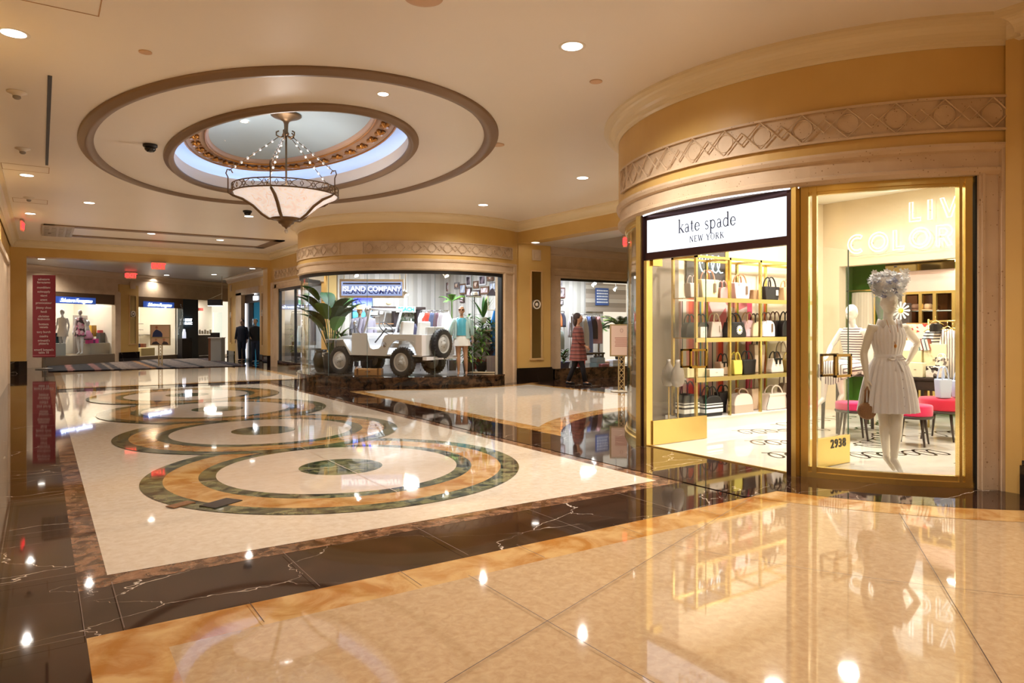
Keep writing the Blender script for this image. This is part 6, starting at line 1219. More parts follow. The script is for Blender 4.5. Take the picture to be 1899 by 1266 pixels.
for z, rx, ry in ((1.49, .09, .07), (1.45, .19, .10), (1.3, .20, .14), (1.1, .20, .15), (0.95, .22, .165)): rs.append([(rx * cos(t), ry * sin(t) + 0.01, z) for t in [R(-55 + 290 * i / n) for i in range(n + 1)]])
m.rings(rs, False); o_ = m.build('open_shirt', C(176, 206, 206, 0.7), e)
for k in ('l', 'r'): S, E_, W_ = [Vector(PW[q + k]) for q in ('sh', 'el', 'wr')]; m = MB(); sleeve(m, [S + Vector((0, 0, 0.03)), S.lerp(E_, .4), E_, E_.lerp(W_, .6)], [0.068, 0.064, 0.058, 0.05]); m.build('sleeve', C(176, 206, 206, 0.7), o_)
m = MB(); m.box(-0.07, -0.008, -0.108, -0.098, 1.655, 1.69); m.box(0.008, 0.07, -0.108, -0.098, 1.655, 1.69); m.box(-0.08, 0.08, -0.104, -0.098, 1.68, 1.69); m.build('sunglasses', C(60, 30, 26, 0.2), e)
# men behind the bonnet
p = at(681, 18.9); e = thing('mannequin', 'bald male mannequin in sunglasses and a lilac grey long shirt behind the car bonnet', 'mannequin', (p.x, p.y, FZ), FACE + R(40)); body(stand(), M_MAN, e, 0.013, fem=False); shirt(e, None, (168, 160, 176), wide=1.08, z0=0.78); trousers(e, stand(), C(120, 120, 140, 0.8))
m = MB(); m.box(-0.07, 0.07, -0.108, -0.096, 1.655, 1.685); m.build('sunglasses', C(40, 26, 30, 0.2), e)
p = at(667, 19.6); e = thing('mannequin', 'second male mannequin in a straw hat and grey shirt, left of the bald one', 'mannequin', (p.x, p.y, FZ), FACE + R(20)); body(stand(), C(206, 160, 130, 0.5), e, 0.014, fem=False); shirt(e, None, (150, 146, 160), wide=1.05); trousers(e, stand(), C(100, 104, 126, 0.8))
m = MB().smooth(); m.lathe([(0.17, 1.70), (0.16, 1.715), (0.09, 1.72), (0.085, 1.80), (0.05, 1.83), (0.005, 1.83)], 24); m.build('straw_hat', C(214, 170, 110, 0.7), e)
def hat(p, l, c=(240, 232, 220), band=(20, 20, 24), s=1.0, stand_h=0):
    e = thing('hat', l, 'hat', p, 0, 'straw hats in the middle shop'); e.scale = (s,) * 3
    m = MB().smooth(); m.lathe([(0.17, 0.02), (0.155, 0.0), (0.09, 0.012)], 28, cap=False); m.build('brim', C(*c, 0.8), e); m = MB().smooth(); m.lathe([(0.09, 0.01), (0.085, 0.08), (0.06, 0.125), (0.02, 0.115), (0.003, 0.115)], 24, cap=False); m.build('crown', C(*c, 0.8), e); m = MB().smooth(); m.lathe([(0.093, 0.012), (0.09, 0.045)], 24, cap=False); m.build('band', C(*band, 0.7), e)
    if stand_h: m = MB().smooth(); m.tube([(0, 0, 0.08), (0, 0, -stand_h)], 0.012, 6); m.build('hat_stand', M_BLACK, e)
d = 19.2; p = at(694, d, zat(587, d)); hat(p, 'white hat with dark band behind the top of the windscreen', s=1.1, stand_h=p.z - FZ); d = 18.2; p = at(880, d, zat(551, d)); hat(p, 'white panama hat with black band among the picture frames', s=1.15, stand_h=p.z - FZ)
# ---- back wall: screen, dark timber arch, lettering, shelves
def onwallY(name, l, cat, px0, px1, py0, py1, Y, build, grp=None):
    a = aty(px0, Y); b = aty(px1, Y); d = (a.x + b.x) / 2 * sin(YAW) + Y * cos(YAW); w = b.x - a.x; zt, zb = zat(py0, d), zat(py1, d)
    e = thing(name, l, cat, ((a.x + b.x) / 2, Y, zb), 0, grp); build(e, w, zt - zb); return e
def screen(e, w, h):
    m = MB(); m.box(-w / 2, w / 2, 0, 0.05, 0, h); m.build('frame', C(20, 90, 110, 0.3), e)
    T = NT('beach_image'); sp = T.n('ShaderNodeSeparateXYZ'); T.l(T.coord('Generated'), sp.inputs[0]); nz = T.n('ShaderNodeTexNoise', i_Scale=6.0); T.l(T.coord('Generated'), nz.inputs['Vector'])
    ma = T.n('ShaderNodeMath', operation='MULTIPLY_ADD', i_1=0.25); T.l(nz.outputs['Fac'], ma.inputs[0]); T.l(sp.outputs[2], ma.inputs[2])
    c = T.ramp(ma.outputs[0], [(0.1, srgb(30, 110, 170)), (0.35, srgb(90, 200, 220)), (0.45, srgb(60, 120, 220)), (0.62, srgb(200, 210, 255)), (0.8, srgb(120, 140, 250)), (1, srgb(60, 70, 235))]); T.l(c, T.b.inputs['Base Color']); T.l(c, T.b.inputs['Emission Color']); T.b.inputs['Emission Strength'].default_value = 0.9
    m = MB(); m.box(-w * .46, w * .46, -0.01, 0, h * .03, h * .97); m.build('picture', T.m, e)
    m = MB(); 
    for i in range(9):
        a = R(20 + i * 38); c0 = (-w * .22, h * .62 + (i % 3) * h * .1); m.poly([(c0[0], -0.014, c0[1]), (c0[0] + .12 * w * cos(a) - .02 * w * sin(a), -0.014, c0[1] + .12 * w * sin(a) + .02 * w * cos(a)), (c0[0] + .24 * w * cos(a), -0.014, c0[1] + .22 * w * sin(a) - 0.02), (c0[0] + .12 * w * cos(a) + .02 * w * sin(a), -0.014, c0[1] + .12 * w * sin(a) - .02 * w * cos(a))])
    m.build('palm_silhouette', C(20, 30, 110, 0.6), e)
onwallY('picture_screen', 'glowing blue beach picture with palms on the back wall of the middle shop', 'screen', 653, 691, 549, 592, 20.85, screen)
a = aty(690, 20.6); b = aty(785, 20.6); dB = 21.0
e = thing('timber_frame', 'dark timber display arch on the back wall of the middle shop', 'display frame', ((a.x + b.x) / 2, 20.55, FZ)); wB = (b.x - a.x) / 2
m = MB(); m.box(-wB, wB, -0.12, 0.12, 1.78, 1.86); m.build('beam', C(70, 56, 54, 0.6), e)
for t in (-0.12, 0.78): m = MB(); x = t * wB; m.box(x - 0.10, x + 0.08, -0.1, 0.1, 0, 1.78); m.build('post', C(50, 42, 48, 0.6), e)
m = MB(); m.box(-wB * .1, wB * .8, 0.12, 0.2, 0.0, 1.78); m.build('leafy_panel', blotch('leafy', [srgb(170, 176, 160), srgb(130, 150, 120), srgb(206, 206, 196), srgb(90, 110, 90)], 14), e)
m = MB(); m.box(-wB, -wB * .2, -0.05, 0.15, 1.30, 1.33); m.build('shelf', C(180, 130, 90, 0.5), e)
def bsign(e, w, h):
    m = MB(); m.box(-w / 2, w / 2, 0, 0.04, 0, h); m.build('board', C(214, 226, 210, 0.5), e); text('lettering', 'BEACH', h * 0.95, C(60, 190, 180, 0.4), e, (0, -0.01, h / 2), bold=0.005)
onwallY('beach_sign', 'small white sign with turquoise BEACH lettering under the dark timber beam', 'sign', 735, 771, 568, 579, 20.3, bsign)
e = onwallY('small_frame', 'small dark photo frame on the shelf left of the beach sign', 'picture frame', 703, 711, 576, 583, 20.4, lambda e, w, h: (MB().box(-w / 2, w / 2, 0, .03, 0, h).build('frame', C(60, 50, 50, .5), e), MB().box(-w * .4, w * .4, -.004, 0, h * .1, h * .9).build('print', M_WHITE, e)))
e = onwallY('straw_bag', 'round tan straw bag on top of the dark timber arch', 'bag', 716, 726, 560, 565, 20.5, lambda e, w, h: MB().smooth().ell((0, 0, h * .5), (w / 2, w / 4, h * .6), 14, 8).build('weave', C(226, 190, 140, .8), e))
# rails with clothes
def rail(px0, px1, py, d, cols, l, zbot=0.55, glabel='garments on the rail behind the car', names=None):
    a = at(px0, d); b = at(px1, d); z = zat(py, d); e = thing('clothes_rail', l, 'clothes rail', ((a.x + b.x) / 2, (a.y + b.y) / 2, 0), FACE); L = (b - a).length / 2
    m = MB().smooth(); m.tube([(-L, 0, z), (L, 0, z)], 0.014, 6); m.tube([(-L, 0, FZ), (-L, 0, z)], 0.014, 6); m.tube([(L, 0, FZ), (L, 0, z)], 0.014, 6); m.build('tube_frame', M_CHROME, e)
    n = len(cols)
    for i, (c, w, zl, nm) in enumerate(cols):
        t = (i + 0.5) / n; p = a.lerp(b, t); g_ = thing('hanging_garment', nm, 'garment', (p.x, p.y, 0), FACE + R(12), glabel)
        m = MB(); garment(m, 0, w, z - zl, z - 0.06, 0, 0.07); m.build('cloth', C(*c, 0.8), g_); m = MB().smooth(); m.tube([(-w * .3, 0, z - 0.09), (0, 0, z - 0.03), (w * .3, 0, z - 0.09)], 0.006, 5); m.tube([(0, 0, z - 0.03), (0, 0, z + 0.014)], 0.004, 5); m.build('hanger', M_CHROME, g_)
rail(780, 832, 576, 19.3, [((226, 226, 236), .3, .55, 'white patterned shirt at the left end of the rail behind the car'), ((226, 70, 50), .34, .62, 'bright red shirt on the rail behind the car'), ((90, 100, 130), .26, .6, 'slate blue garment next to the red shirt on the rail'), ((110, 80, 90), .26, .62, 'maroon garment in the middle of the rail behind the car'), ((196, 186, 190), .3, .66, 'pale grey garment near the right end of the rail'), ((236, 230, 220), .3, .6, 'cream garment at the right end of the rail')], 'chrome clothes rail behind the white car')
p = at(762, 18.6); e = thing('hanging_garment', 'dark blue shirt hung open above the car seats', 'garment', (p.x, p.y, 0), FACE, 'garments on the rail behind the car'); z = zat(598, 18.6)
m = MB(); garment(m, 0, 0.44, z - 0.85, z - 0.03, 0, 0.12); m.build('cloth', C(66, 66, 92, 0.8), e); m = MB().smooth(); m.tube([(-0.1, 0, z - 0.06), (0, 0, z + 0.03), (0.1, 0, z - 0.06)], 0.008, 5); m.tube([(0, 0, z), (0, 0, z + 0.10)], 0.006, 5); m.tube([(0, 0.03, FZ), (0, 0.03, z + 0.1)], 0.012, 6); m.build('stand_and_hanger', M_WHITE, e)
# framed pictures on the right wall
FR = [(827.5, 834, 524, 540, 'dark', 'leftmost tall picture frame of the upper right wall group'), (843.5, 852, 523.5, 535.5, 'grey', 'small grey framed print near the left of the frame group'), (853.5, 865, 526, 545.5, 'brown', 'large brown framed print left of the palm tree print'), (865.5, 874, 511, 530.5, 'none', 'unframed print of a tall dark palm tree'), (866, 874.5, 533, 550, 'dark', 'dark framed print below the palm tree print'), (878.5, 888, 521, 534.5, 'brown', 'square brown framed print above the white hat'), (877, 891, 538, 550, 'dark', 'dark frame partly behind the white hat'), (889.5, 902, 509.5, 529, 'none', 'large pale blue print at the top of the frame group'), (892, 907, 531, 545.5, 'brown', 'wide brown framed photo right of the white hat'), (904.5, 916, 511, 521, 'brown', 'small olive framed photo at the top right'), (909, 921, 522.5, 539, 'grey', 'pale blue and pink print in a grey frame at the far right'), (829, 835, 543, 556, 'grey', 'small narrow frame low at the left of the group'), (854, 861.5, 547, 561, 'dark', 'dark edged print just above the plants')]
for i, (x0, x1, y0, y1, k, l) in enumerate(FR):
    X = 11.43; a = atx(x0, X); b = atx(x1, X); pc = (a + b) / 2; d = X * sin(YAW) + pc.y * cos(YAW); zt, zb = zat(y0, d), zat(y1, d); w = abs(a.y - b.y); h = zt - zb
    if a.y > 20.9: X = None
    if X is None:
        a = aty(x0, 20.88); b = aty(x1, 20.88); w = b.x - a.x; d = a.x * sin(YAW) + 20.88 * cos(YAW); zt, zb = zat(y0, d), zat(y1, d); h = zt - zb; e = thing('framed_picture', l, 'picture frame', ((a.x + b.x) / 2, 20.88, zb), 0, 'framed pictures on the shop wall')
    else: e = thing('framed_picture', l, 'picture frame', (X, pc.y, zb), -pi / 2, 'framed pictures on the shop wall')
    col = {'dark': (66, 44, 46), 'brown': (116, 82, 58), 'grey': (130, 126, 130), 'none': (226, 222, 224)}[k]
    m = MB(); m.box(-w / 2, w / 2, -0.03, 0.0, 0, h); m.build('frame', C(*col, 0.5), e)
    tt = min(0.05, w * .14); m = MB(); m.box(-w / 2 + tt, w / 2 - tt, -0.036, -0.03, tt, h - tt)
    m.build('print', blotch('photo_%d' % (i % 4), [[srgb(226, 206, 206), srgb(236, 230, 232), srgb(190, 150, 150), srgb(240, 240, 242)], [srgb(150, 100, 80), srgb(226, 200, 180), srgb(96, 70, 66), srgb(236, 226, 216)], [srgb(200, 206, 226), srgb(226, 228, 236), srgb(170, 180, 210), srgb(240, 240, 244)], [srgb(90, 70, 80), srgb(150, 130, 140), srgb(60, 50, 60), srgb(190, 170, 176)]][i % 4], 6), e)
    if 'palm tree print' in l and 'tall' in l or l.startswith('unframed'):
        m = MB().smooth(); m.tube([(0, -0.04, h * .12), (0, -0.04, h * .7)], w * .06, 6); 
        for q in range(6): aa = R(q * 60); m.tube([(0, -0.04, h * .72), (w * .18 * cos(aa), -0.04, h * .76 + h * .08 * sin(aa)), (w * .3 * cos(aa), -0.04, h * .70 + h * .1 * sin(aa))], 0.012, 4)
        m.build('palm_figure', C(50, 44, 56, 0.6), e)
# raised pale lettering on the back wall
# ---- plants
M_LF = [C(44, 88, 36, 0.6, spec=0.25), C(78, 122, 50, 0.6, spec=0.25), C(28, 62, 34, 0.6, spec=0.25), C(130, 156, 56, 0.6, spec=0.25)]
pr = random.Random(11)
def leaf(m, base, d, L, w, droop=0.5, seg=6, fold=0.2):
    d = Vector(d).normalized(); side = d.cross(Vector((0, 0, 1)))
    if side.length < 0.1: side = Vector((1, 0, 0))
    side.normalize(); p = Vector(base); A = []; B_ = []; 
    for i in range(seg + 1):
        t = i / seg; ww = w * (sin(pi * min(1, t * 0.92 + 0.08)) ** 0.8) / 2; up = Vector((0, 0, 1)) * (fold * ww)
        A.append(p + side * ww + up); B_.append(p - side * ww + up)
        q = p.copy(); dd = (d + Vector((0, 0, -droop * t * 1.6))).normalized(); p = p + dd * (L / seg)
        if i < seg: pass
    P0 = Vector(base); C_ = []; p = Vector(base)
    for i in range(seg + 1): t = i / seg; C_.append(p.copy()); p = p + (d + Vector((0, 0, -droop * t * 1.6))).normalized() * (L / seg)
    for i in range(seg): m.poly([A[i], C_[i], C_[i + 1], A[i + 1]]); m.poly([C_[i], B_[i], B_[i + 1], C_[i + 1]])
def frond(m, base, d, L, droop=0.7, n=16, ll=0.22):
    d = Vector(d).normalized(); p = Vector(base); prev = p.copy()
    for i in range(n):
        t = i / n; dd = (d + Vector((0, 0, -droop * t * 1.6))).normalized(); p = p + dd * (L / n); side = dd.cross(Vector((0, 0, 1))).normalized()
        if i > 1:
            for s in (-1, 1): q = (side * s + dd * 0.7 + Vector((0, 0, -0.25))).normalized(); l = ll * (1 - abs(t - 0.45)) ; b_ = p; n2 = q.cross(dd).normalized(); w = dd * 0.014; m.poly([b_ - w, b_ + w, b_ + q * l])
    m.tube([Vector(base), Vector(base).lerp(p, 0.5) + Vector((0, 0, 0.12 * L)), p], 0.007, 4)
def plant(p, l, kind, h, n=14, spread=0.5, pot=(40, 40, 46), potr=0.16, poth=0.3, mi=None, grp='potted plants', trunk=0.0):
    e = thing('potted_plant', l, 'plant', p, pr.random() * 6, grp)
    m = MB().smooth(); m.lathe([(potr * .75, 0), (potr, poth * .9), (potr * 1.05, poth), (potr * .9, poth), (potr * .85, poth - 0.03)], 20); m.build('pot', C(*pot, 0.4), e)
    m = MB()
    if trunk:
        trunk = h - spread * .9 - poth; t_ = MB().smooth(); t_.tube([(0, 0, poth - 0.03), (0.0, 0, poth + trunk)], [0.03, 0.022], 7); t_.build('trunk', C(110, 86, 60, 0.8), e)
    for i in range(n):
        a = pr.random() * 6.28; up = pr.uniform(0.3, 1.6); m.mi = pr.randrange(3) if mi is None else (mi if pr.random() < .6 else pr.randrange(4)); b_ = (0.02 * cos(a), 0.02 * sin(a), poth - 0.02 + (trunk if trunk else 0) + (pr.random() * (h - poth) * 0.6 if kind in ('bush', 'corn') else 0))
        d = (cos(a), sin(a), up)
        if kind == 'banana':
            hz_ = poth + (h - poth) * pr.uniform(.35, .85); rr = spread * pr.uniform(.1, .45); tp = Vector((rr * cos(a), rr * sin(a), hz_)); m.tube([(b_[0], b_[1], poth - .02), (tp.x * .4, tp.y * .4, hz_ * .6), tuple(tp)], .012, 5); leaf(m, tp, (cos(a) * .6, sin(a) * .6, .75), spread * pr.uniform(.7, .95), spread * .42, 0.5, 7)
        elif kind == 'palm': frond(m, (b_[0], b_[1], h - spread * .9), d, spread * pr.uniform(.9, 1.3), 0.6, 22, 0.17)
        elif kind == 'broad': leaf(m, b_, (cos(a) * .5, sin(a) * .5, up + .5), h * pr.uniform(.5, .95), spread * .5, 0.35, 7)
        elif kind == 'corn': leaf(m, b_, (cos(a), sin(a), pr.uniform(.2, 1)), spread * pr.uniform(.7, 1.1), 0.06, 0.8, 6)
        else: leaf(m, b_, (cos(a), sin(a), pr.uniform(.1, 1.4)), spread * pr.uniform(.4, 1.0), 0.07, 0.5, 4)
    if kind == 'palm' and not trunk: m.tube([(0, 0, poth - .03), (0, 0, h - spread * .9)], .02, 6)
    m.build('foliage', M_LF, e); return e
p = at(614, inb(614, 18.0, 2.45)); plant((p.x, p.y, FZ), 'tall broad-leaved banana plant in a black pot left of the car', 'banana', 2.2, 20, 0.95, (24, 22, 24), 0.22, 0.5)
p = at(632, 19.4); plant((p.x, p.y, FZ), 'bushy green plant behind the car bonnet', 'bush', 1.6, 110, 0.5, mi=0)
p = at(645, 19.0); plant((p.x, p.y, FZ), 'yellow-green low plant between the banana plant and the mannequins', 'corn', 1.3, 46, 0.45, mi=3)
p = at(626, 19.6); plant((p.x, p.y, FZ), 'dark feathery palm behind the banana plant', 'palm', 2.3, 18, 0.6, mi=2)
p = at(869, inb(869, 18.3, 2.3)); plant((p.x, p.y, FZ), 'tall bamboo-like plant behind the blue bloused mannequin', 'corn', 2.3, 120, 0.42, mi=0)
p = at(893, inb(893, 17.8, 2.3)); plant((p.x, p.y, FZ), 'spiky green plant rising over the bottle shelf', 'corn', 2.15, 90, 0.45, mi=1, grp='potted plants')
p = at(896, inb(896, 17.3, 2.3)); plant((p.x, p.y, 1.55), 'agave-like plant with long dark sword leaves below the hanging lantern', 'broad', 0.75, 14, 0.18, (196, 196, 190), 0.1, 0.16, mi=0)
p = at(908, inb(908, 16.9, 2.3)); plant((p.x, p.y, FZ + 0.46), 'green palm growing from the grey planter at the right edge of the window', 'corn', 1.5, 80, 0.4, mi=2, poth=0.12, potr=0.12)
p = at(838, 19.6); plant((p.x, p.y, FZ), 'thin branched pale tree beside the clothes rail', 'palm', 2.3, 9, 0.4, mi=1)
# planter, blue board, lantern, shelves with bottles
p = at(917, inb(917, 16.55, 2.72)); e = thing('planter_box', 'grey stone planter box at the right end of the middle window', 'planter', (p.x, p.y, FZ), FACE); m = MB(); m.box(-0.2, 0.2, -0.18, 0.2, 0, 0.46); m.build('box', C(120, 104, 98, 0.7), e, bevel=0.01); m = MB(); m.box(-0.17, 0.17, -0.15, 0.17, 0.46, 0.468); m.build('soil', C(60, 44, 36, 0.9), e)
p = at(922, inb(922, 17.2, 2.5)); e = thing('surfboard', 'bright blue board standing at the right edge of the middle window', 'surfboard', (p.x, p.y, FZ), FACE); m = MB().smooth(); m.rings([[(w * cos(t), 0.03 * sin(t), z) for t in [2 * pi * i / 16 for i in range(16)]] for z, w in ((0, .05), (.2, .14), (.8, .19), (1.3, .18), (1.65, .10), (1.78, .01))]); m.build('board', C(20, 120, 200, 0.3), e); m = MB(); m.box(-0.012, 0.012, -0.034, -0.028, 0.1, 1.6); m.build('centre_stripe', C(230, 240, 250, 0.4), e)
d = inb(913, 17.0, 2.6); p = at(913, d, zat(560, d)); e = thing('lantern', 'white lantern with a dark peaked roof hanging at the right of the middle window', 'lantern', p, FACE)
m = MB(); m.rings([[(a * q, b * q, z) for a, b in ((-1, -1), (1, -1), (1, 1), (-1, 1))] for q, z in ((0.15, 0.17), (0.08, 0.26), (0.02, 0.36))]); m.build('roof', C(70, 66, 80, 0.5), e); m = MB()
for a in (-0.11, 0.11):
    for b in (-0.11, 0.11): m.box(a - .012, a + .012, b - .012, b + .012, -0.2, 0.17)
m.box(-0.13, 0.13, -0.13, 0.13, -0.22, -0.2); m.build('cage', M_WHITE, e); m = MB(); m.tube([(0, 0, 0.34), (0, 0, 3.4 - p.z)], 0.006, 5); m.build('chain', M_BLACK, e)
p = at(888, inb(888, 17.9, 2.1)); e = thing('wall_shelf', 'white stepped shelves holding small bottles right of the blue bloused mannequin', 'shelf unit', (p.x, p.y, FZ), FACE)
for z in (0.42, 0.80, 1.14): m = MB(); m.box(-0.36, 0.36, -0.15, 0.15, z - 0.03, z); m.build('shelf_board', C(214, 190, 170, 0.5), e)
m = MB(); m.box(-0.36, 0.36, 0.15, 0.17, 0, 1.14); m.build('back_panel', C(220, 214, 210, 0.6), e)
bt = None; cols = [(236, 238, 244), (120, 120, 190), (40, 40, 60), (200, 206, 226), (90, 90, 150)]
bl = ['white bottle', 'violet bottle', 'dark bottle', 'pale blue bottle', 'indigo bottle']
for zi, z in enumerate((0.80, 1.14)):
    for i in range(7):
        x = -0.30 + i * 0.10; q = Vector((x, -0.05, 0)); q.rotate(Matrix.Rotation(FACE, 3, 'Z')); k = (i + zi * 2) % 5
        e = thing('bottle', 'small %s on the %s shelf, %s from the left' % (bl[k].replace(' bottle', '') + ' bottle', ('middle', 'top')[zi], ('first', 'second', 'third', 'fourth', 'fifth', 'sixth', 'last')[i]), 'bottle', (p.x + q.x, p.y + q.y, FZ + z), 0, 'bottles on the stepped shelves')
        m = MB().smooth(); hh = 0.10 + 0.05 * ((i * 7 + zi) % 3) / 2; m.lathe([(0.028, 0), (0.03, hh * .7), (0.012, hh * .85), (0.012, hh)], 10); m.build('flask', C(*cols[k], 0.2), e); m = MB(); m.lathe([(0.014, hh), (0.014, hh + .02)], 8); m.build('cap', M_WHITE, e)
q = at(893, inb(893, 17.75, 2.3)); e = thing('framed_photo', 'photo of flowers standing on the lowest shelf by the planter', 'picture frame', (q.x, q.y, FZ + 0.01), FACE); m = MB(); m.box(-0.26, 0.26, -0.02, 0.02, 0.06, 0.39); m.build('frame', M_WHITE, e); m = MB(); m.box(-0.22, 0.22, -0.026, -0.02, 0.09, 0.36); m.build('print', blotch('flowers', [srgb(236, 236, 240), srgb(226, 120, 130), srgb(200, 60, 80), srgb(60, 60, 110), srgb(236, 236, 240)], 9), e); m = MB(); m.box(-0.26, 0.26, -0.1, 0.1, 0, 0.06); m.build('foot', M_WHITE, e)
p = at(896, inb(896, 16.9, 2.6)); e = thing('bamboo_pole', 'pale wooden pole lying on the display floor by the planter', 'pole', (p.x, p.y, FZ + 0.03), FACE); m = MB().smooth(); m.tube([(-0.4, 0.1, 0), (0.3, -0.05, 0)], 0.028, 10); m.build('pole', C(226, 196, 160, 0.5), e)
p = at(596, 18.6); e = thing('floor_vase', 'large black urn at the left end of the middle window', 'urn', (p.x + .1, p.y + .3, FZ)); m = MB().smooth(); m.lathe([(0.12, 0), (0.2, .15), (0.22, .35), (0.17, .5), (0.14, .54), (0.17, .6), (0.15, .6), (0.12, .53)], 24); m.build('urn_body', C(26, 26, 30, 0.3), e)
# ================================================================== corridor window (left)
plant((7.66, 25.35, 0.235), 'leafy green corn plant at the left of the corridor window', 'corn', 1.85, 130, 0.34, mi=1)
def fig(e, w, h):
    m = MB(); m.box(-w / 2, w / 2, 0, 0.04, 0, h); m.build('frame', C(110, 110, 116, 0.4), e)
    T = NT('figures_image'); nz = T.n('ShaderNodeTexNoise', i_Scale=3.5, i_Detail=1.0); T.l(T.coord(), nz.inputs['Vector']); c = T.ramp(nz.outputs['Fac'], [(0.38, srgb(120, 190, 150)), (0.46, srgb(226, 236, 250)), (0.6, srgb(240, 236, 244)), (0.68, srgb(230, 150, 150))]); T.l(c, T.b.inputs['Base Color']); T.l(c, T.b.inputs['Emission Color']); T.b.inputs['Emission Strength'].default_value = 0.5
    m = MB(); m.box(-w * .46, w * .46, -0.012, 0, h * .06, h * .94); m.build('picture', T.m, e)
onwallY('wall_screen', 'framed beach picture of figures high inside the corridor window', 'screen', 552, 584, 536, 567, 25.95, fig)
Y_ = 25.3; ra, rb = aty(541, Y_), aty(584, Y_); dd = ra.x * sin(YAW) + Y_ * cos(YAW); zr = zat(578, dd + .3) - .235; Lr = (rb.x - ra.x) / 2
e = thing('clothes_rail', 'black clothes rail inside the corridor window', 'clothes rail', ((ra.x + rb.x) / 2, Y_, 0.235)); m = MB().smooth(); m.tube([(-Lr, 0, zr), (Lr, 0, zr)], 0.014, 6); m.tube([(-Lr, 0, 0), (-Lr, 0, zr)], 0.014, 6); m.tube([(Lr, 0, 0), (Lr, 0, zr)], 0.014, 6); m.build('tube_frame', M_BLACK, e)
for i in range(8):
    c = [(70, 66, 80), (60, 62, 80), (84, 78, 90), (50, 52, 70)][i % 4]; g_ = thing('hanging_garment', '%s garment on the black rail in the corridor window, %s from the left' % (['charcoal', 'navy', 'slate', 'midnight blue'][i % 4], ('first', 'second', 'third', 'fourth', 'fifth', 'sixth', 'seventh', 'last')[i]), 'garment', (ra.x + (rb.x - ra.x) * (i + .7) / 9, Y_, 0.235), R(-50), 'garments on the black rail')
    m = MB(); garment(m, 0, 0.34, 0.55, zr - .06, 0, 0.07); m.build('cloth', C(*c, 0.8), g_); m = MB().smooth(); m.tube([(-0.1, 0, zr - .1), (0, 0, zr - .04), (0.1, 0, zr - .1)], 0.006, 5); m.tube([(0, 0, zr - .04), (0, 0, zr + .014)], 0.004, 5); m.build('hanger', M_BLACK, g_)
e = thing('display_table', 'low dark table in the corridor window', 'table', (7.75, 24.3, 0.235)); m = MB(); m.box(-0.3, 0.3, -0.6, 0.6, 0.42, 0.47); m.build('top', C(40, 36, 40, 0.3), e)
for x in (-.25, .25):
    for y in (-.52, .52): m = MB(); m.box(x - .03, x + .03, y - .03, y + .03, 0, .42); m.build('leg', C(40, 36, 40, 0.3), e)
q = aty(557, 24.9); e = thing('hanging_garment', 'pale blue garment hanging in front of the dark ones in the corridor window', 'garment', (q.x, 24.9, 0.235), FACE, 'garments on the black rail'); m = MB(); garment(m, 0, 0.3, 0.45, 1.25, 0, 0.1); m.build('cloth', C(170, 196, 210, 0.7), e); m = MB().smooth(); m.tube([(0, 0, 0), (0, 0, 1.32)], 0.01, 5); m.build('stand', M_CHROME, e)
# ================================================================== passage window
def pwq(name, l, cat, px0, px1, py0, py1, Y, bf, grp=None): return onwallY(name, l, cat, px0, px1, py0, py1, Y, bf, grp)
def fr(col, pc, sc=8):
    def f(e, w, h):
        m = MB(); m.box(-w / 2, w / 2, -0.03, 0, 0, h); m.build('frame', C(*col, .5), e); t = w * .14; m = MB(); m.box(-w / 2 + t, w / 2 - t, -0.036, -0.03, t, h - t); m.build('print', pc, e)
    return f
bz = blotch('grey_photo', [srgb(170, 160, 160), srgb(110, 100, 104), srgb(206, 200, 200)], 8)
pwq('framed_picture', 'dark red framed photo on the passage window back wall', 'picture frame', 1034, 1047, 533, 552.5, 17.88, fr((90, 40, 36), bz)); pwq('framed_picture', 'small dark framed print below the red framed photo', 'picture frame', 1035, 1044, 556, 565.5, 17.88, fr((66, 60, 62), bz)); pwq('framed_picture', 'small blue-grey print above the red framed photo', 'picture frame', 1033, 1042, 520, 530.5, 17.88, fr((170, 170, 180), bz))
def planks(e, w, h):
    m = MB(); m.box(-w / 2, w / 2, -0.03, 0, 0, h); m.build('boards', stripes('old_planks', [(1, srgb(176, 160, 146)), (1, srgb(150, 136, 122)), (0.06, srgb(80, 70, 64)), (1, srgb(196, 184, 170)), (0.06, srgb(90, 80, 70))], 'Z', 0.45), e)
pwq('plank_backdrop', 'weathered plank panel behind the blue poster in the passage window', 'wall panel', 1086, 1160, 526, 578, 17.86, planks)
def poster(e, w, h):
    m = MB(); m.box(-w / 2, w / 2, -0.02, 0, 0, h); m.build('sheet', C(46, 84, 150, 0.5), e)
    m = MB()
    for k in range(5):
        x = -w * .42
        while x < w * .40: l_ = w * (0.06 + 0.10 * pr.random()); m.box(x, min(x + l_, w * .43), -0.024, -0.02, h * (.80 - k * .165), h * (.80 - k * .165) + h * .085); x += l_ + w * .025
    m.build('printed_words', C(226, 230, 240, .5), e)
pwq('poster', 'blue poster covered with rows of white words in the passage window', 'poster', 1104, 1128, 534, 566, 17.82, poster)
d = 17.0
for (px, py, l) in ((1102, 527, 'left spotlight aimed at the blue poster'), (1142, 535, 'right spotlight beside the blue poster')): 
    pp = aty(px, 16.8, py); e = thing('track_spotlight', l, 'spotlight', pp, FACE, 'spotlights in the passage window'); m = MB().smooth(); m.tube([(0, 0, 3.4 - pp.z), (0, 0, 0.05)], .012, 6); m.build('rod', M_WHITE, e); m = MB().smooth(); m.tube([(0.05, 0.0, .04), (-.05, -.03, -.05)], [.05, .06], 12); m.build('can', M_WHITE, e); m = MB().smooth(); m.tube([(-.05, -.03, -.05), (-.053, -.031, -.053)], .05, 12); m.build('lens', M_LAMP, e)
FZ2 = 0.02
rail_y = 16.6
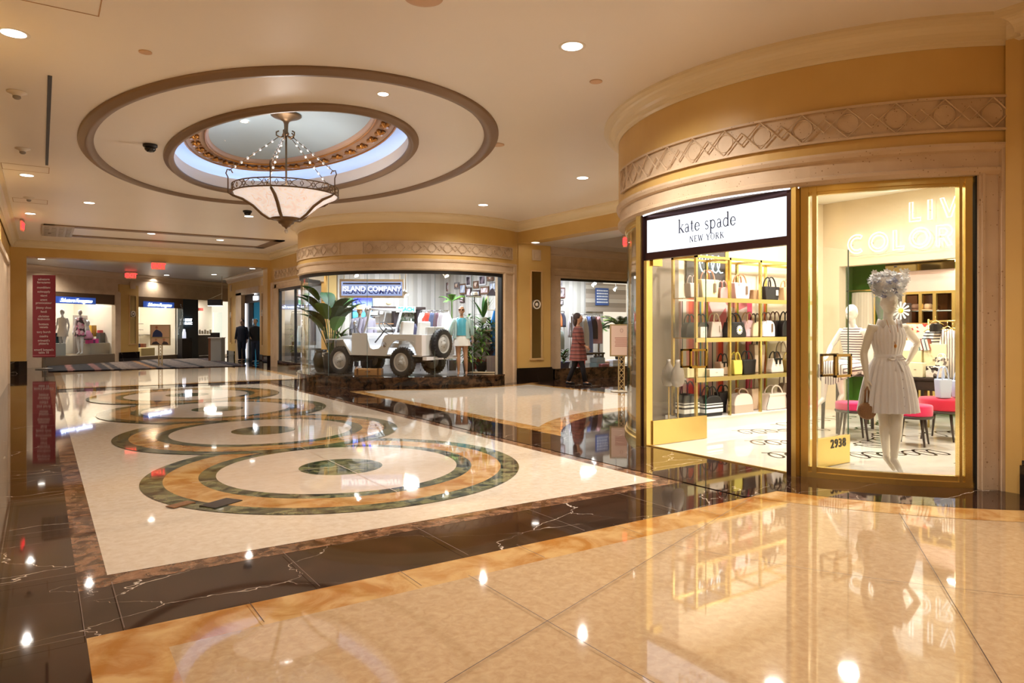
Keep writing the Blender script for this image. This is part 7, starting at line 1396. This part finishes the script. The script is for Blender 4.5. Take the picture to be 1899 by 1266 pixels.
def prail(px0, px1, py, Y, cols, l, grp):
    a = aty(px0, Y); b = aty(px1, Y); dd = (a.x + b.x) / 2 * sin(YAW) + Y * cos(YAW); z = zat(py, dd); L = (b.x - a.x) / 2; e = thing('clothes_rail', l, 'clothes rail', ((a.x + b.x) / 2, Y, 0.235))
    zz = z - .235; m = MB().smooth(); m.tube([(-L, 0, zz), (L, 0, zz)], .014, 6); m.tube([(-L, 0, 0), (-L, 0, zz)], .014, 6); m.tube([(L, 0, 0), (L, 0, zz)], .014, 6); m.build('tube_frame', M_CHROME, e)
    for i, (c, w, zl, nm) in enumerate(cols):
        x = a.x + (b.x - a.x) * (i + .5) / len(cols); g_ = thing('hanging_garment', nm, 'garment', (x, Y, 0.235), R(-30), grp)
        m = MB(); garment(m, 0, w, zz - zl, zz - .06, 0, .08); m.build('cloth', C(*c, .8), g_); m = MB().smooth(); m.tube([(-w * .3, 0, zz - .09), (0, 0, zz - .03), (w * .3, 0, zz - .09)], .006, 5); m.tube([(0, 0, zz - .03), (0, 0, zz + .014)], .004, 5); m.build('hanger', M_CHROME, g_)
prail(1058, 1112, 583, 16.5, [((200, 190, 196), .34, .7, 'pale lilac top at the left end of the passage window rail'), ((206, 206, 216), .34, .8, 'light grey dress second on the passage window rail'), ((214, 206, 196), .36, 1.2, 'long stone-coloured dress in the middle of the passage rail'), ((110, 130, 190), .3, 1.25, 'blue patterned dress on the passage window rail'), ((60, 50, 60), .3, .75, 'dark top near the right end of the passage window rail'), ((214, 160, 160), .3, .9, 'pink top at the right end of the passage window rail')], 'chrome clothes rail in the passage window', 'garments on the passage window rail')
prail(1026, 1046, 577, 17.5, [((226, 206, 200), .24, .5, 'pale patterned top on the small rail at the left of the passage window'), ((206, 120, 70), .22, .5, 'orange top on the small rail at the left of the passage window'), ((60, 60, 76), .22, .5, 'navy top on the small rail at the left of the passage window')], 'small clothes rail at the left of the passage window', 'garments on the small passage rail')
pp = aty(1046, 15.75); plant((pp.x, 15.75, 0.235), 'bushy plant in a blue pot at the left of the passage window', 'bush', 0.75, 70, 0.26, (60, 66, 110), 0.17, 0.22)
pp = aty(1150, 16.3); plant((pp.x, 16.3, 0.235), 'large feathery palm at the right of the passage window', 'palm', 1.75, 34, 0.6, mi=2, trunk=0.4); pp = aty(1110, 17.0); plant((pp.x, 17.0, 0.235), 'pale green palm behind the passage window rail', 'palm', 1.55, 18, 0.5, mi=1, trunk=0.2)
def crate(px, w, h, Y, col, l, z=0.235, grp='goods on the passage window floor'):
    pp = aty(px, Y); e = thing('folded_clothes', l, 'clothes', (pp.x, Y, z), R(10), grp); m = MB(); m.box(-w / 2, w / 2, -w / 3, w / 3, 0, h * .5); m.build('lower_fold', C(*col, .8), e, bevel=.02); m = MB(); m.box(-w / 2.1, w / 2.1, -w / 3.1, w / 3.1, h * .5, h); m.build('upper_fold', C(min(255, col[0] + 10), col[1], col[2], .8), e, bevel=.02)
crate(1108, .42, .3, 15.9, (150, 180, 196), 'pale blue folded clothes stacked by the passage window glass'); crate(1123, .4, .18, 16.0, (226, 196, 170), 'beige folded clothes stacked in the passage window'); crate(1138, .42, .22, 15.9, (206, 210, 216), 'light grey folded clothes near the sign stand'); crate(1118, .36, .12, 15.75, (150, 90, 100), 'dusky red folded clothes at the front of the passage window')
e = thing('bench', 'dark slatted bench in the passage window', 'bench', (aty(1090, 16.0).x, 16.0, .235)); m = MB(); m.box(-.5, .5, -.2, .2, .40, .45); m.build('seat', M_DWOOD, e)
for x in (-.45, .45):
    for y in (-.16, .16): m = MB(); m.box(x - .025, x + .025, y - .025, y + .025, 0, .40); m.build('leg', M_DWOOD, e)
pp = aty(1037, 16.4); e = thing('mannequin_bust', 'bust form in a pale green grey top at the left of the passage window', 'bust', (pp.x, 16.4, .235)); m = MB(); cloth(m, [(0, 0, 1.12, .05, .05, 0), (0, 0, 1.06, .17, .09, .03), (0, 0, .85, .18, .13, .05), (0, 0, .55, .17, .12, .08)], 40, 7); m.build('top', C(176, 186, 180, .6), e); m = MB().smooth(); m.tube([(0, 0, 0), (0, 0, 1.16)], .018, 6); m.lathe([(.14, 0), (.14, .02)], 16); m.build('stand', M_BLACK, e)
# ---- walking person
pp = at(1072, 17.35); PR = thing('person', 'person in a long rust striped cardigan and black trousers walking in the passage', 'person', (pp.x, pp.y, 0.0), FACE + R(75)); PR.scale = (1.0,) * 3
PP = stand(arm_l=((-0.165, 0, 1.40), (-0.23, -0.05, 1.15), (-0.20, -0.22, 0.98)), arm_r=((0.165, 0, 1.40), (0.24, 0.05, 1.13), (0.26, 0.0, 0.88)), fl=(-0.07, -0.22), fr=(0.08, 0.24)); body(PP, M_SKIN, PR, 0.011)
M_RUST = stripes('rust_stripes', [(1, srgb(126, 66, 58)), (0.7, srgb(84, 46, 44)), (0.5, srgb(150, 92, 80))], 'Z', 0.09)
m = MB(); cloth(m, [(0, 0, 1.46, .09, .075, 0), (0, 0, 1.42, .18, .11, 0), (0, 0, 1.3, .19, .14, .02), (0, 0, 1.1, .185, .15, .03), (0, 0, .85, .22, .19, .04), (0, 0, .62, .24, .22, .05)], 48, 9); cg = m.build('cardigan', M_RUST, PR)
for k in ('l', 'r'): S, E_, W_ = [Vector(PP[q + k]) for q in ('sh', 'el', 'wr')]; m = MB(); sleeve(m, [S + Vector((0, 0, 0.03)), S.lerp(E_, .4), E_, E_.lerp(W_, .85)], [0.07, 0.064, 0.056, 0.045]); m.build('sleeve', M_RUST, cg)
trousers(PR, PP, C(28, 26, 32, .8), .9, .1, .095)
m = MB().smooth(); m.ell((0, 0.02, 1.69), (.09, .108, .115), 18, 12); m.ell((0, .07, 1.58), (.085, .06, .12), 14, 10); m.build('hair', C(60, 44, 40, .6), PR)
for k, s in (('l', -1), ('r', 1)): A_f, T_f = Vector(PP['an' + k]), Vector(PP['to' + k]); m = MB().smooth(); m.tube([A_f + Vector((0, .05, -.04)), A_f + Vector((0, 0, -.03)), T_f + Vector((0, -.02, 0.01))], [.035, .042, .026], 10); m.build('shoe', C(26, 24, 28, .4), PR)
q = Vector((0.27, -0.02, 0)); q.rotate(Matrix.Rotation(FACE + R(75), 3, 'Z')); bag(0, .26, .3, 0, 0, (214, 96, 96), style='tote', d=.1, loc=(pp.x + q.x, pp.y + q.y, .44), rz=FACE + R(75 + 90), hh=.1, label='coral pink bag hanging from the walking person hand', grp='bags carried by the walking person')
# ---- notice stand in the passage
def notice(x, y, rz, zp0, zp1, w, l, lattice=True, face=None):
    e = thing('sign_stand', l, 'sign stand', (x, y, 0), rz)
    m = MB().smooth(); m.lathe([(.24, 0), (.24, .012), (.20, .02), (.05, .025)], 28); m.build('base', C(206, 190, 160, .3), e)
    m = MB(); m.box(-.075, -.05, -.015, .015, .02, zp0 + .02); m.box(.05, .075, -.015, .015, .02, zp0 + .02)
    n = max(3, int((zp0 - .05) / .11)); st = (zp0 - .05) / n
    for k in range(n):
        z = .05 + k * st; m.tube([(-.055, 0, z), (.055, 0, z + st)], .010, 5); m.tube([(.055, 0, z), (-.055, 0, z + st)], .010, 5)
    m.build('lattice_post', C(190, 166, 120, .3), e)
    m = MB(); m.box(-w / 2, w / 2, -.025, .015, zp0, zp1); m.build('panel_frame', C(170, 150, 110, .3), e)
    return e
e = notice(10.80, 11.62, FACE - R(2), .79, 1.51, .52, 'sign stand with a pale framed notice on a lattice post in the passage'); m = MB(); m.box(-.23, .23, -.03, -.025, .82, 1.48); m.build('notice_sheet', C(232, 208, 196, .6), e)
m = MB().smooth(); m.tube([(.03 * cos(t), -.032, 1.37 + .04 * sin(t)) for t in [2 * pi * i / 16 for i in range(16)]], .004, 4, True); m.build('crest', C(170, 130, 120, .6), e)
for k in range(5): m = MB(); m.box(-.15 + .01 * (k % 2), .15 - .01 * (k % 3), -.032, -.03, 1.19 - k * .045, 1.215 - k * .045); m.build('printed_line', C(196, 150, 140, .6), e)
pe = at(297.5, 25.4); e = notice(pe.x, pe.y, FACE + R(6), .78, 1.53, .70, 'far sign stand with a poster of a man in blue on a lattice post'); m = MB(); m.box(-.31, .31, -.03, -.025, 1.08, 1.50); m.box(-.31, .31, -.03, -.025, .81, 1.04); m.build('poster', C(206, 172, 140, .6), e)
m = MB().smooth(); m.at((0, -.034, 0)); m.ell((-.12, 0, 1.43), (.04, .004, .055)); m.build('pictured_head', C(170, 110, 84, .6), e); m = MB(); m.vprism([(-.27, 1.085), (-.24, 1.24), (-.17, 1.33), (-.12, 1.36), (-.06, 1.33), (.03, 1.28), (.08, 1.2), (.08, 1.085)], -.036, -.031); m.build('pictured_shirt', C(44, 56, 100, .6), e)
m = MB(); m.vprism([(-.30, .815), (-.24, .9), (-.12, .93), (-.04, .86), (0, .815)], -.036, -.031); m.vprism([(.06, .815), (.12, .93), (.24, .9), (.30, .815)], -.036, -.031); m.build('pictured_clothes', C(60, 54, 60, .6), e)
m = MB().smooth(); m.ell((-.14, -.034, .985), (.04, .004, .045)); m.ell((.14, -.034, .985), (.04, .004, .045)); m.build('pictured_faces', C(190, 130, 104, .6), e)

# ================================================================== far hall
RUG = MB(); RUG.box(0.2, 6.3, 26.95, 34.2, 0.012, 0.03)
def rugmat():
    T = NT('striped_rug'); sp = T.n('ShaderNodeSeparateXYZ'); T.l(T.pos(), sp.inputs[0]); nz = T.n('ShaderNodeTexNoise', i_Scale=7.0, i_Detail=4.0); T.l(T.pos(), nz.inputs['Vector'])
    ma = T.n('ShaderNodeMath', operation='MULTIPLY_ADD', i_1=0.05); T.l(nz.outputs['Fac'], ma.inputs[0]); dv_ = T.n('ShaderNodeMath', operation='DIVIDE', i_1=6.3); T.l(sp.outputs[0], dv_.inputs[0]); T.l(dv_.outputs[0], ma.inputs[2])
    q = T.t.nodes.new('ShaderNodeValToRGB'); q.color_ramp.interpolation = 'CONSTANT'; cr = q.color_ramp; cs = [(0, (44, 40, 44)), (.12, (170, 120, 112)), (.15, (44, 40, 44)), (.24, (150, 104, 96)), (.27, (60, 52, 52)), (.31, (150, 130, 112)), (.33, (70, 60, 58)), (.36, (150, 132, 118)), (.44, (120, 104, 96)), (.50, (180, 130, 80)), (.53, (70, 62, 62)), (.56, (150, 134, 122)), (.60, (60, 54, 56)), (.63, (130, 116, 108)), (.75, (56, 50, 52)), (.78, (132, 118, 108)), (.93, (60, 50, 56)), (.97, (150, 110, 110)), (.985, (50, 44, 52))]
    while len(cr.elements) > 1: cr.elements.remove(cr.elements[-1])
    cr.elements[0].color = srgb(*cs[0][1])
    for p_, c in cs[1:]: el = cr.elements.new(p_ + .02); el.color = srgb(*c)
    T.l(ma.outputs[0], q.inputs[0]); n2 = T.n('ShaderNodeTexNoise', i_Scale=14.0); T.l(T.pos(), n2.inputs['Vector']); mx = T.n('ShaderNodeMixRGB', blend_type='MULTIPLY', i_0=.8); T.l(q.outputs[0], mx.inputs[1]); T.l(T.ramp(n2.outputs['Fac'], [(.42, (.4, .36, .36, 1)), (.58, (1.0, .96, .94, 1))]), mx.inputs[2]); T.l(mx.outputs[0], T.b.inputs['Base Color']); T.b.inputs['Roughness'].default_value = .95; return T.m
tag(RUG.build('rug', rugmat()), 'large dark rug with pink, tan and grey stripes beyond the wide far opening', 'rug')
# banner
pb = at(82, 23.9); e = thing('banner', 'tall red banner listing shop names, standing left of the far rug', 'banner', (pb.x, pb.y, 0), FACE + R(4)); zt, zb = zat(510, 23.9), zat(662, 23.9)
def redmat():
    T = NT('banner_red'); T.b.inputs['Base Color'].default_value = srgb(150, 16, 34); T.b.inputs['Roughness'].default_value = .5; return T.m
m = MB(); m.box(-.37, .37, -.02, .01, zb, zt); bp = m.build('cloth', redmat(), e); m = MB(); m.box(-.37, .37, -.026, -.02, zb + .05, zb + .07); m.build('lower_line', C(214, 120, 130, .5), e)
m = MB().smooth(); m.tube([(0, .04, .03), (0, .04, zt)], .02, 8); m.tube([(-.36, .02, zt - .02), (.36, .02, zt - .02)], .012, 6); m.tube([(-.36, .02, zb), (.36, .02, zb)], .012, 6); m.lathe([(.26, 0), (.26, .03), (.05, .05)], 20); m.build('stand', C(140, 130, 116, .4), e)
LN_ = [(133, 'salvatore'), (176, 'ferragamo'), (246, 'montblanc'), (303, 'suitsupply'), (358, 'viaggi'), (415, 'agent'), (458, 'provocateur'), (525, 'jimmy choo'), (580, 'fendi'), (643, 'christian'), (682, 'louboutin'), (752, 'bottega'), (792, 'veneta'), (860, 'tory burch'), (918, 'cuadra'), (978, "grimaldi's"), (1018, 'pizzeria'), (1105, "emeril lagasse's"), (1143, 'table 10')]
MBT = C(240, 214, 210, .5)
for yy, t in LN_: py = 500 + yy * 170 / 1266; text('banner_line', t, 0.105, MBT, e, (0, -.026, zat(py, 23.9)), 0, .001, bold=.002)
def FP(px, o=0.0, z=0.0): s = alongf(px); return (A_[0] + dv.x * s + dv.y * -o * -1 * -1 + 0, A_[1] + dv.y * s, z)
def floc(px, o, z=0.0):
    # point at depth o behind the diagonal wall plane, seen at column px
    rx = (px - CX) / FPX; d = Vector((rx * cos(YAW) + sin(YAW), -rx * sin(YAW) + cos(YAW))); nrm = Vector((-dv.y, dv.x)); A0 = Vector(A_) + nrm * o
    s = (A0.x * d.y - A0.y * d.x) / (dv.y * d.x - dv.x * d.y); q = A0 + Vector((dv.x, dv.y)) * s; return (q.x, q.y, z), q.x * sin(YAW) + q.y * cos(YAW)
def fbox(name, px0, px1, py0, py1, o0, o1, mat, par=None, lab=None, cat=None, grp=None, z0=None):
    a, da = floc(px0, o0); b, db = floc(px1, o0); L = hypot(b[0] - a[0], b[1] - a[1]); d = (da + db) / 2; zt = zat(py0, d); zb = zat(py1, d) if z0 is None else z0
    m = MB(); m.box(0, L, 0, o1 - o0, 0, zt - zb); o = m.build(name, mat, par); o.location = (a[0], a[1], zb); o.rotation_euler = (0, 0, ANG)
    if lab: tag(o, lab, cat, grp)
    return o
M_FW = mk('far_shop_white', srgb(236, 226, 210), .6); M_FG = C(150, 140, 134, .6)
m = MB(); fwall(m, s_[100] - .6, LN, 0, 3.2, 2.2, 2.3); fwall(m, s_[221] - .05, s_[254] + .05, 0, 3.2, .3, 2.2); fwall(m, s_[338] - .1, s_[338], 0, 2.7, .3, 2.2); fwall(m, s_[100] - .7, s_[100] - .6, 0, 3.2, .3, 2.3); struct('wall_far_shops', m, M_FW)
m = MB(); fwall(m, s_[100] - .6, LN, 2.9, 3.0, .3, 2.2); struct('ceiling_far_shops', m, M_FW)
m = MB(); fwall(m, s_[100] - .5, s_[211], 0, .36, -.05, 2.2); struct('trim_22', m, C(120, 104, 84, .4)); m = MB(); fwall(m, s_[254], s_[338], 0, .18, -.05, .3); struct('trim_23', m, C(120, 104, 84, .4))
m = MB(); fwall(m, s_[100] - .5, s_[211], 2.35, 2.75, -.04, .02); fwall(m, s_[254], s_[338], 2.3, 2.75, -.04, .02); struct('trim_24', m, C(96, 72, 50, .4))
g = MB(); fwall(g, s_[100] - .5, s_[211], .36, 2.35, 0.0, .02); struct('window_6', g, M_GLASS); g = MB(); fwall(g, s_[254], s_[338], .18, 2.3, 0.0, .02); struct('window_7', g, M_GLASS)
for px in (130, 180, 245, 300, 390): q, d = floc(px, 1.1); lamp('AREA', (q[0], q[1], 2.85), 26 if px < 200 else 36, (1, .95, .86), .6)
for px, w, l in ((140, 0, 'blue-white glowing script sign over the first far shop window'), (377 - 7, 1, 'blue-white glowing script sign over the second far shop window')):
    q, d = floc(140 if not w else 295, -.05); e = thing('shop_sign', l, 'shop sign', (q[0], q[1], zat(557.5 if not w else 565.5, d)), ANG)
    text('script_lettering', 'Salvatore Ferragamo', .21, emis('blue_white', (.75, .85, 1, 1), 3.5), e, (0, -.04, 0), 0, .005, shear=.5, spacing=.85); m = MB(); m.box(-.95, .95, -.01, 0, -.12, .14); m.build('glow_plate', mk('glow_plate', srgb(30, 60, 140), .4, emit=(.1, .25, 1, 1), es=.12), e)
# far shop one
fbox('backdrop', 139, 206, 585, 657, 1.5, 1.6, M_FG, lab='grey display panel behind the far floral mannequin', cat='backdrop'); fbox('backdrop', 162, 207, 603, 657, 1.2, 1.3, C(190, 180, 160, .6), lab='pale beige display panel in the first far window', cat='backdrop')
fbox('plinth', 168, 203, 636, 650, .4, .9, C(170, 164, 152, .5), lab='wide pale plinth carrying bright boxes in the first far window', cat='plinth', z0=.36); fbox('plinth', 104, 122, 637, 654, .5, 1.0, C(170, 170, 164, .5), lab='grey plinth beside the red banner in the first far window', cat='plinth', z0=.36)
for (x0, x1, y0, y1, c, l) in ((164, 173, 630, 637, (214, 40, 150), 'magenta box on the wide far plinth'), (173, 177, 630, 637, (120, 30, 120), 'purple box on the wide far plinth'), (177, 183, 628, 637, (230, 70, 170), 'bright pink angled box on the wide far plinth'), (186, 195, 617, 637, (70, 72, 76), 'tall dark grey block on the wide far plinth'), (163, 172, 618, 630, (66, 62, 62), 'dark block behind the magenta box')): fbox('display_block', x0, x1, y0, y1, .45 if y0 > 620 else .6, .6 if y0 > 620 else .8, C(*c, .5), lab=l, cat='box', grp='boxes in the first far window')
fbox('perfume_block', 170, 179, 603, 624, .85, 1.0, C(206, 160, 50, .3), lab='golden bottle-shaped block in the first far window', cat='display block'); fbox('handbag', 184, 191, 612, 618, .7, .8, C(190, 60, 80, .5), lab='crimson handbag on top of the dark grey block', cat='handbag'); fbox('poster', 104, 118, 617, 636, .9, .92, C(40, 80, 96, .5), lab='teal poster beside the red banner', cat='poster')
for px, o, l, col in ((149, .6, 'white far mannequin in a pink and black floral dress', None), (116, .8, 'white far mannequin in a pale jacket beside the red banner', (236, 226, 216))):
    q, d = floc(px, o); e = thing('mannequin', l, 'mannequin', (q[0], q[1], .36), FACE, 'mannequins in the first far window'); body(stand(fl=(-.07, 0), fr=(.08, -.05)), M_MANNW, e, .016)
    m = MB(); cloth(m, [(0, 0, 1.45, .14, .10, 0), (0, 0, 1.2, .15, .12, 0), (0, 0, 1.08, .14, .11, 0), (0, 0, .72, .21, .18, .05)], 40, 8); m.build('dress', blotch('pink_floral', [srgb(60, 30, 50), srgb(236, 200, 216), srgb(214, 120, 160), srgb(40, 24, 36)], 9) if col is None else C(*col, .7), e)
q, d = floc(162, .5); e = thing('mannequin_bust', 'small white head form with a pink scarf on the dark block', 'bust', (q[0], q[1], zat(628, d))); m = MB().smooth(); m.ell((0, 0, .62), (.09, .1, .13)); m.tube([(0, 0, .3), (0, 0, .52)], [.1, .05], 10); m.build('head_form', M_MANNW, e); m = MB().smooth(); m.lathe([(.2, 0), (.2, .1), (.1, .33)], 16); m.build('scarf', C(226, 150, 190, .7), e)
# far shop two
fbox('backdrop', 284, 304, 582, 602, 2.1, 2.15, C(180, 170, 150, .5), lab='striped grey panel high in the second far shop', cat='backdrop'); fbox('counter', 262, 287, 645, 654, .8, 1.4, C(226, 206, 150, .5), lab='low cream counter in the second far shop', cat='counter', z0=.02)
for i, (x0, x1, y) in enumerate(((256, 266, 600), (256, 266, 611), (258, 266, 622), (266, 286, 620))): fbox('wall_shelf', x0, x1, y, y + .8, 1.6, 1.9, C(90, 84, 76, .3), lab='dark thin shelf in the second far shop, %s' % ('top of the short ones', 'middle of the short ones', 'lowest of the short ones', 'long one')[i], cat='shelf', grp='shelves in the second far shop')
for i, (x0, x1, c, l) in enumerate(((255, 260, (60, 66, 120), 'blue handbag at the left edge of the second far shop'), (261, 266, (226, 130, 90), 'orange handbag in the second far shop'), (266, 271, (236, 160, 130), 'peach handbag in the second far shop'))): fbox('handbag', x0, x1, 637, 644, .7, .85, C(*c, .5), lab=l, cat='handbag', grp='handbags in the second far shop')
# dark shop and jewellery shop
m = MB(); fwall(m, s_[338], s_[366], .12, 2.75, -.05, .25); fwall(m, s_[338], s_[366], 0, .12, -.08, .3); DKW = struct('trim_25', m, C(40, 56, 66, .15))
q, d = floc(352.5, -.2); e = thing('shop_sign', 'small white glowing two line name on the dark glass shopfront', 'shop sign', (q[0], q[1], zat(596, d)), ANG)
text('name_line', 'MONT', .16, emis('white_sign', (.9, .95, 1, 1), 3), e, (0, .08, .07), 0, .004, bold=.004); text('name_line', 'BLANC', .16, emis('white_sign', (.9, .95, 1, 1), 3), e, (0, .08, -.09), 0, .004, bold=.004)
m = MB()
for i in range(20): t = i / 19; x = -.55 + .16 * sin(t * 5) ; m.box(x, x + .03 + .05 * pr.random(), .09, .1, .75 - t * 1.35, .79 - t * 1.35)
m.build('silver_strokes', C(190, 206, 216, .4), e)
fbox('display_plinth', 338, 356, 627, 643, -.35, -.1, C(26, 24, 28, .3), lab='black plinth in front of the dark far shopfront', cat='plinth', z0=.02)
q, d = floc(341.5, -.25); e = thing('necklace_form', 'white necklace display form on the black far plinth', 'display form', (q[0], q[1], zat(627, d)), ANG); m = MB().smooth(); m.rings([[(w * cos(t), .05 * sin(t), z) for t in [2 * pi * i / 12 for i in range(12)]] for w, z in ((.12, 0), (.11, .25), (.05, .38), (.03, .42))]); m.build('form', mk('lit_white', srgb(240, 244, 255), .5, emit=(.8, .85, 1, 1), es=.4), e)
fbox('showcase', 367, 398, 621, 640, .8, 1.3, C(40, 40, 46, .3), lab='dark jewellery showcase in the far shop right of the dark shopfront', cat='showcase', z0=.02)
for i, px in enumerate((369, 374, 379, 384, 389)): fbox('display_card', px, px + 3, 611 + (i % 2) * 2, 619, .85, .9, M_WHITE, lab='white display card on the far showcase, %s from the left' % ('first', 'second', 'third', 'fourth', 'fifth')[i], cat='card', grp='cards on the far showcase')
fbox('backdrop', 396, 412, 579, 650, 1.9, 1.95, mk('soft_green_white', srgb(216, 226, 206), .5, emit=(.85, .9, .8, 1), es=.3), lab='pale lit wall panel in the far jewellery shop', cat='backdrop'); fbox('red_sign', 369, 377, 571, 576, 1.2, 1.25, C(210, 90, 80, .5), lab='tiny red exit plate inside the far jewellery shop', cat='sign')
# blade sign, podium, people by the blue shop
pz = at(399, 30.5); e = thing('blade_sign', 'black box sign hung from a slanting bracket beside the furthest pillar', 'shop sign', (pz.x, pz.y, zat(561, 30.5)), FACE); m = MB(); m.box(-.3, .3, -.08, .08, -.13, .13); m.build('box', C(24, 24, 34, .3), e); m = MB().smooth(); m.tube([(-.28, 0, .13), (.3, 0, .4)], .012, 6); m.tube([(.28, 0, .13), (.3, 0, .4), (.3, 0, 3.66 - zat(561, 30.5))], .012, 6); m.build('bracket', C(210, 196, 170, .4), e); m = MB(); m.box(-.28, .28, -.085, .085, -.15, -.13); m.build('lit_edge', M_LAMP, e)
pz = at(402, 29.5); e = thing('podium', 'pale grey podium with wooden side left of the furthest pillar', 'podium', (pz.x, pz.y, 0), FACE); m = MB(); m.box(-.17, .27, -.2, .2, 0, .98); m.build('front', C(170, 172, 166, .5), e); m = MB(); m.box(-.27, -.17, -.2, .2, 0, .98); m.build('wood_side', C(130, 84, 56, .5), e); m = MB(); m.box(-.29, .29, -.22, .22, .98, 1.01); m.build('top', C(226, 222, 214, .5), e)
pz = at(399, 30.6); e = thing('screen', 'small dark screen behind the podium', 'screen', (pz.x, pz.y, 0), FACE); m = MB(); m.box(-.2, .2, -.02, .02, .98, 1.2); m.build('display', M_BLACK, e); m = MB(); m.box(-.03, .03, -.02, .02, 0, .98); m.build('post', M_BLACK, e)
m = MB(); m.box(7.2, 7.3, 28.2, 32.0, 2.45, 3.0); BF = struct('trim_26', m, C(40, 26, 24, .3))
e = thing('shop_sign', 'small white and blue lit emblem over the blue shop entrance', 'shop sign', (7.18, 29.2, 2.63), -pi / 2); m = MB()
for i in range(5): m.box(-.28 + i * .12, -.2 + i * .12, -.02, 0, -.1, .07)
m.build('glyph_bars', emis('white_sign', (.9, .95, 1, 1), 3), e); m = MB().smooth(); m.tube([(-.05, -.01, .12), (.02, -.01, .22), (.06, -.01, .14)], .015, 5); m.build('emblem', emis('white_sign', (.9, .95, 1, 1), 3), e)
m = MB(); m.box(7.3, 9.4, 27.6, 27.7, 0, 3); m.box(9.2, 9.3, 27.6, 33.8, 0, 3); m.box(7.3, 9.3, 27.6, 33.8, 2.9, 3.0); m.box(7.3, 9.3, 33.7, 33.8, 0, 3); struct('wall_blue_shop', m, C(90, 170, 190, .3)); lamp('AREA', (8.2, 30, 2.85), 34, (.6, .9, 1), 1.2)
m = MB(); m.box(7.25, 7.3, 31.2, 31.75, .1, 2.45); tag(m.build('wall_light', emis('panel_blue_white', (.75, .82, 1, 1), 2.2)), 'tall blue-white light strip at the left of the blue shop entrance', 'wall light'); m = MB(); m.box(7.28, 7.3, 29.9, 31.2, 0, 2.45); struct('door_3', m, C(20, 50, 70, .1))
for px, d, l, c, hc in ((448.5, 29.2, 'person in dark clothes standing in the blue shop entrance', (26, 34, 54), (20, 24, 34)), (474, 27.9, 'person in a black jacket and jeans holding something beside the blue shop entrance', (20, 22, 30), (30, 26, 30))):
    q = at(px, d); e = thing('person', l, 'person', (q.x, q.y, 0), FACE); P_ = stand(arm_l=((-.168, 0, 1.405), (-.24, -.02, 1.15), (-.12, -.22, 1.02))) if px > 460 else stand(); body(P_, M_SKINT, e, .015, fem=False); shirt(e, None, c, P=P_, wide=1.1, nm='jacket'); trousers(e, P_, C(30, 40, 66, .8) if px > 460 else C(*c, .8)); m = MB().smooth(); m.ell((0, .02, 1.69), (.085, .10, .10), 14, 10); m.build('hair', C(*hc, .6), e)
    for k in ('l', 'r'): A_f, T_f = Vector(P_['an' + k]), Vector(P_['to' + k]); m = MB().smooth(); m.tube([A_f + Vector((0, .05, -.04)), A_f + Vector((0, 0, -.03)), T_f + Vector((0, -.02, .01))], [.035, .042, .026], 10); m.build('shoe', C(20, 20, 24, .4), e)
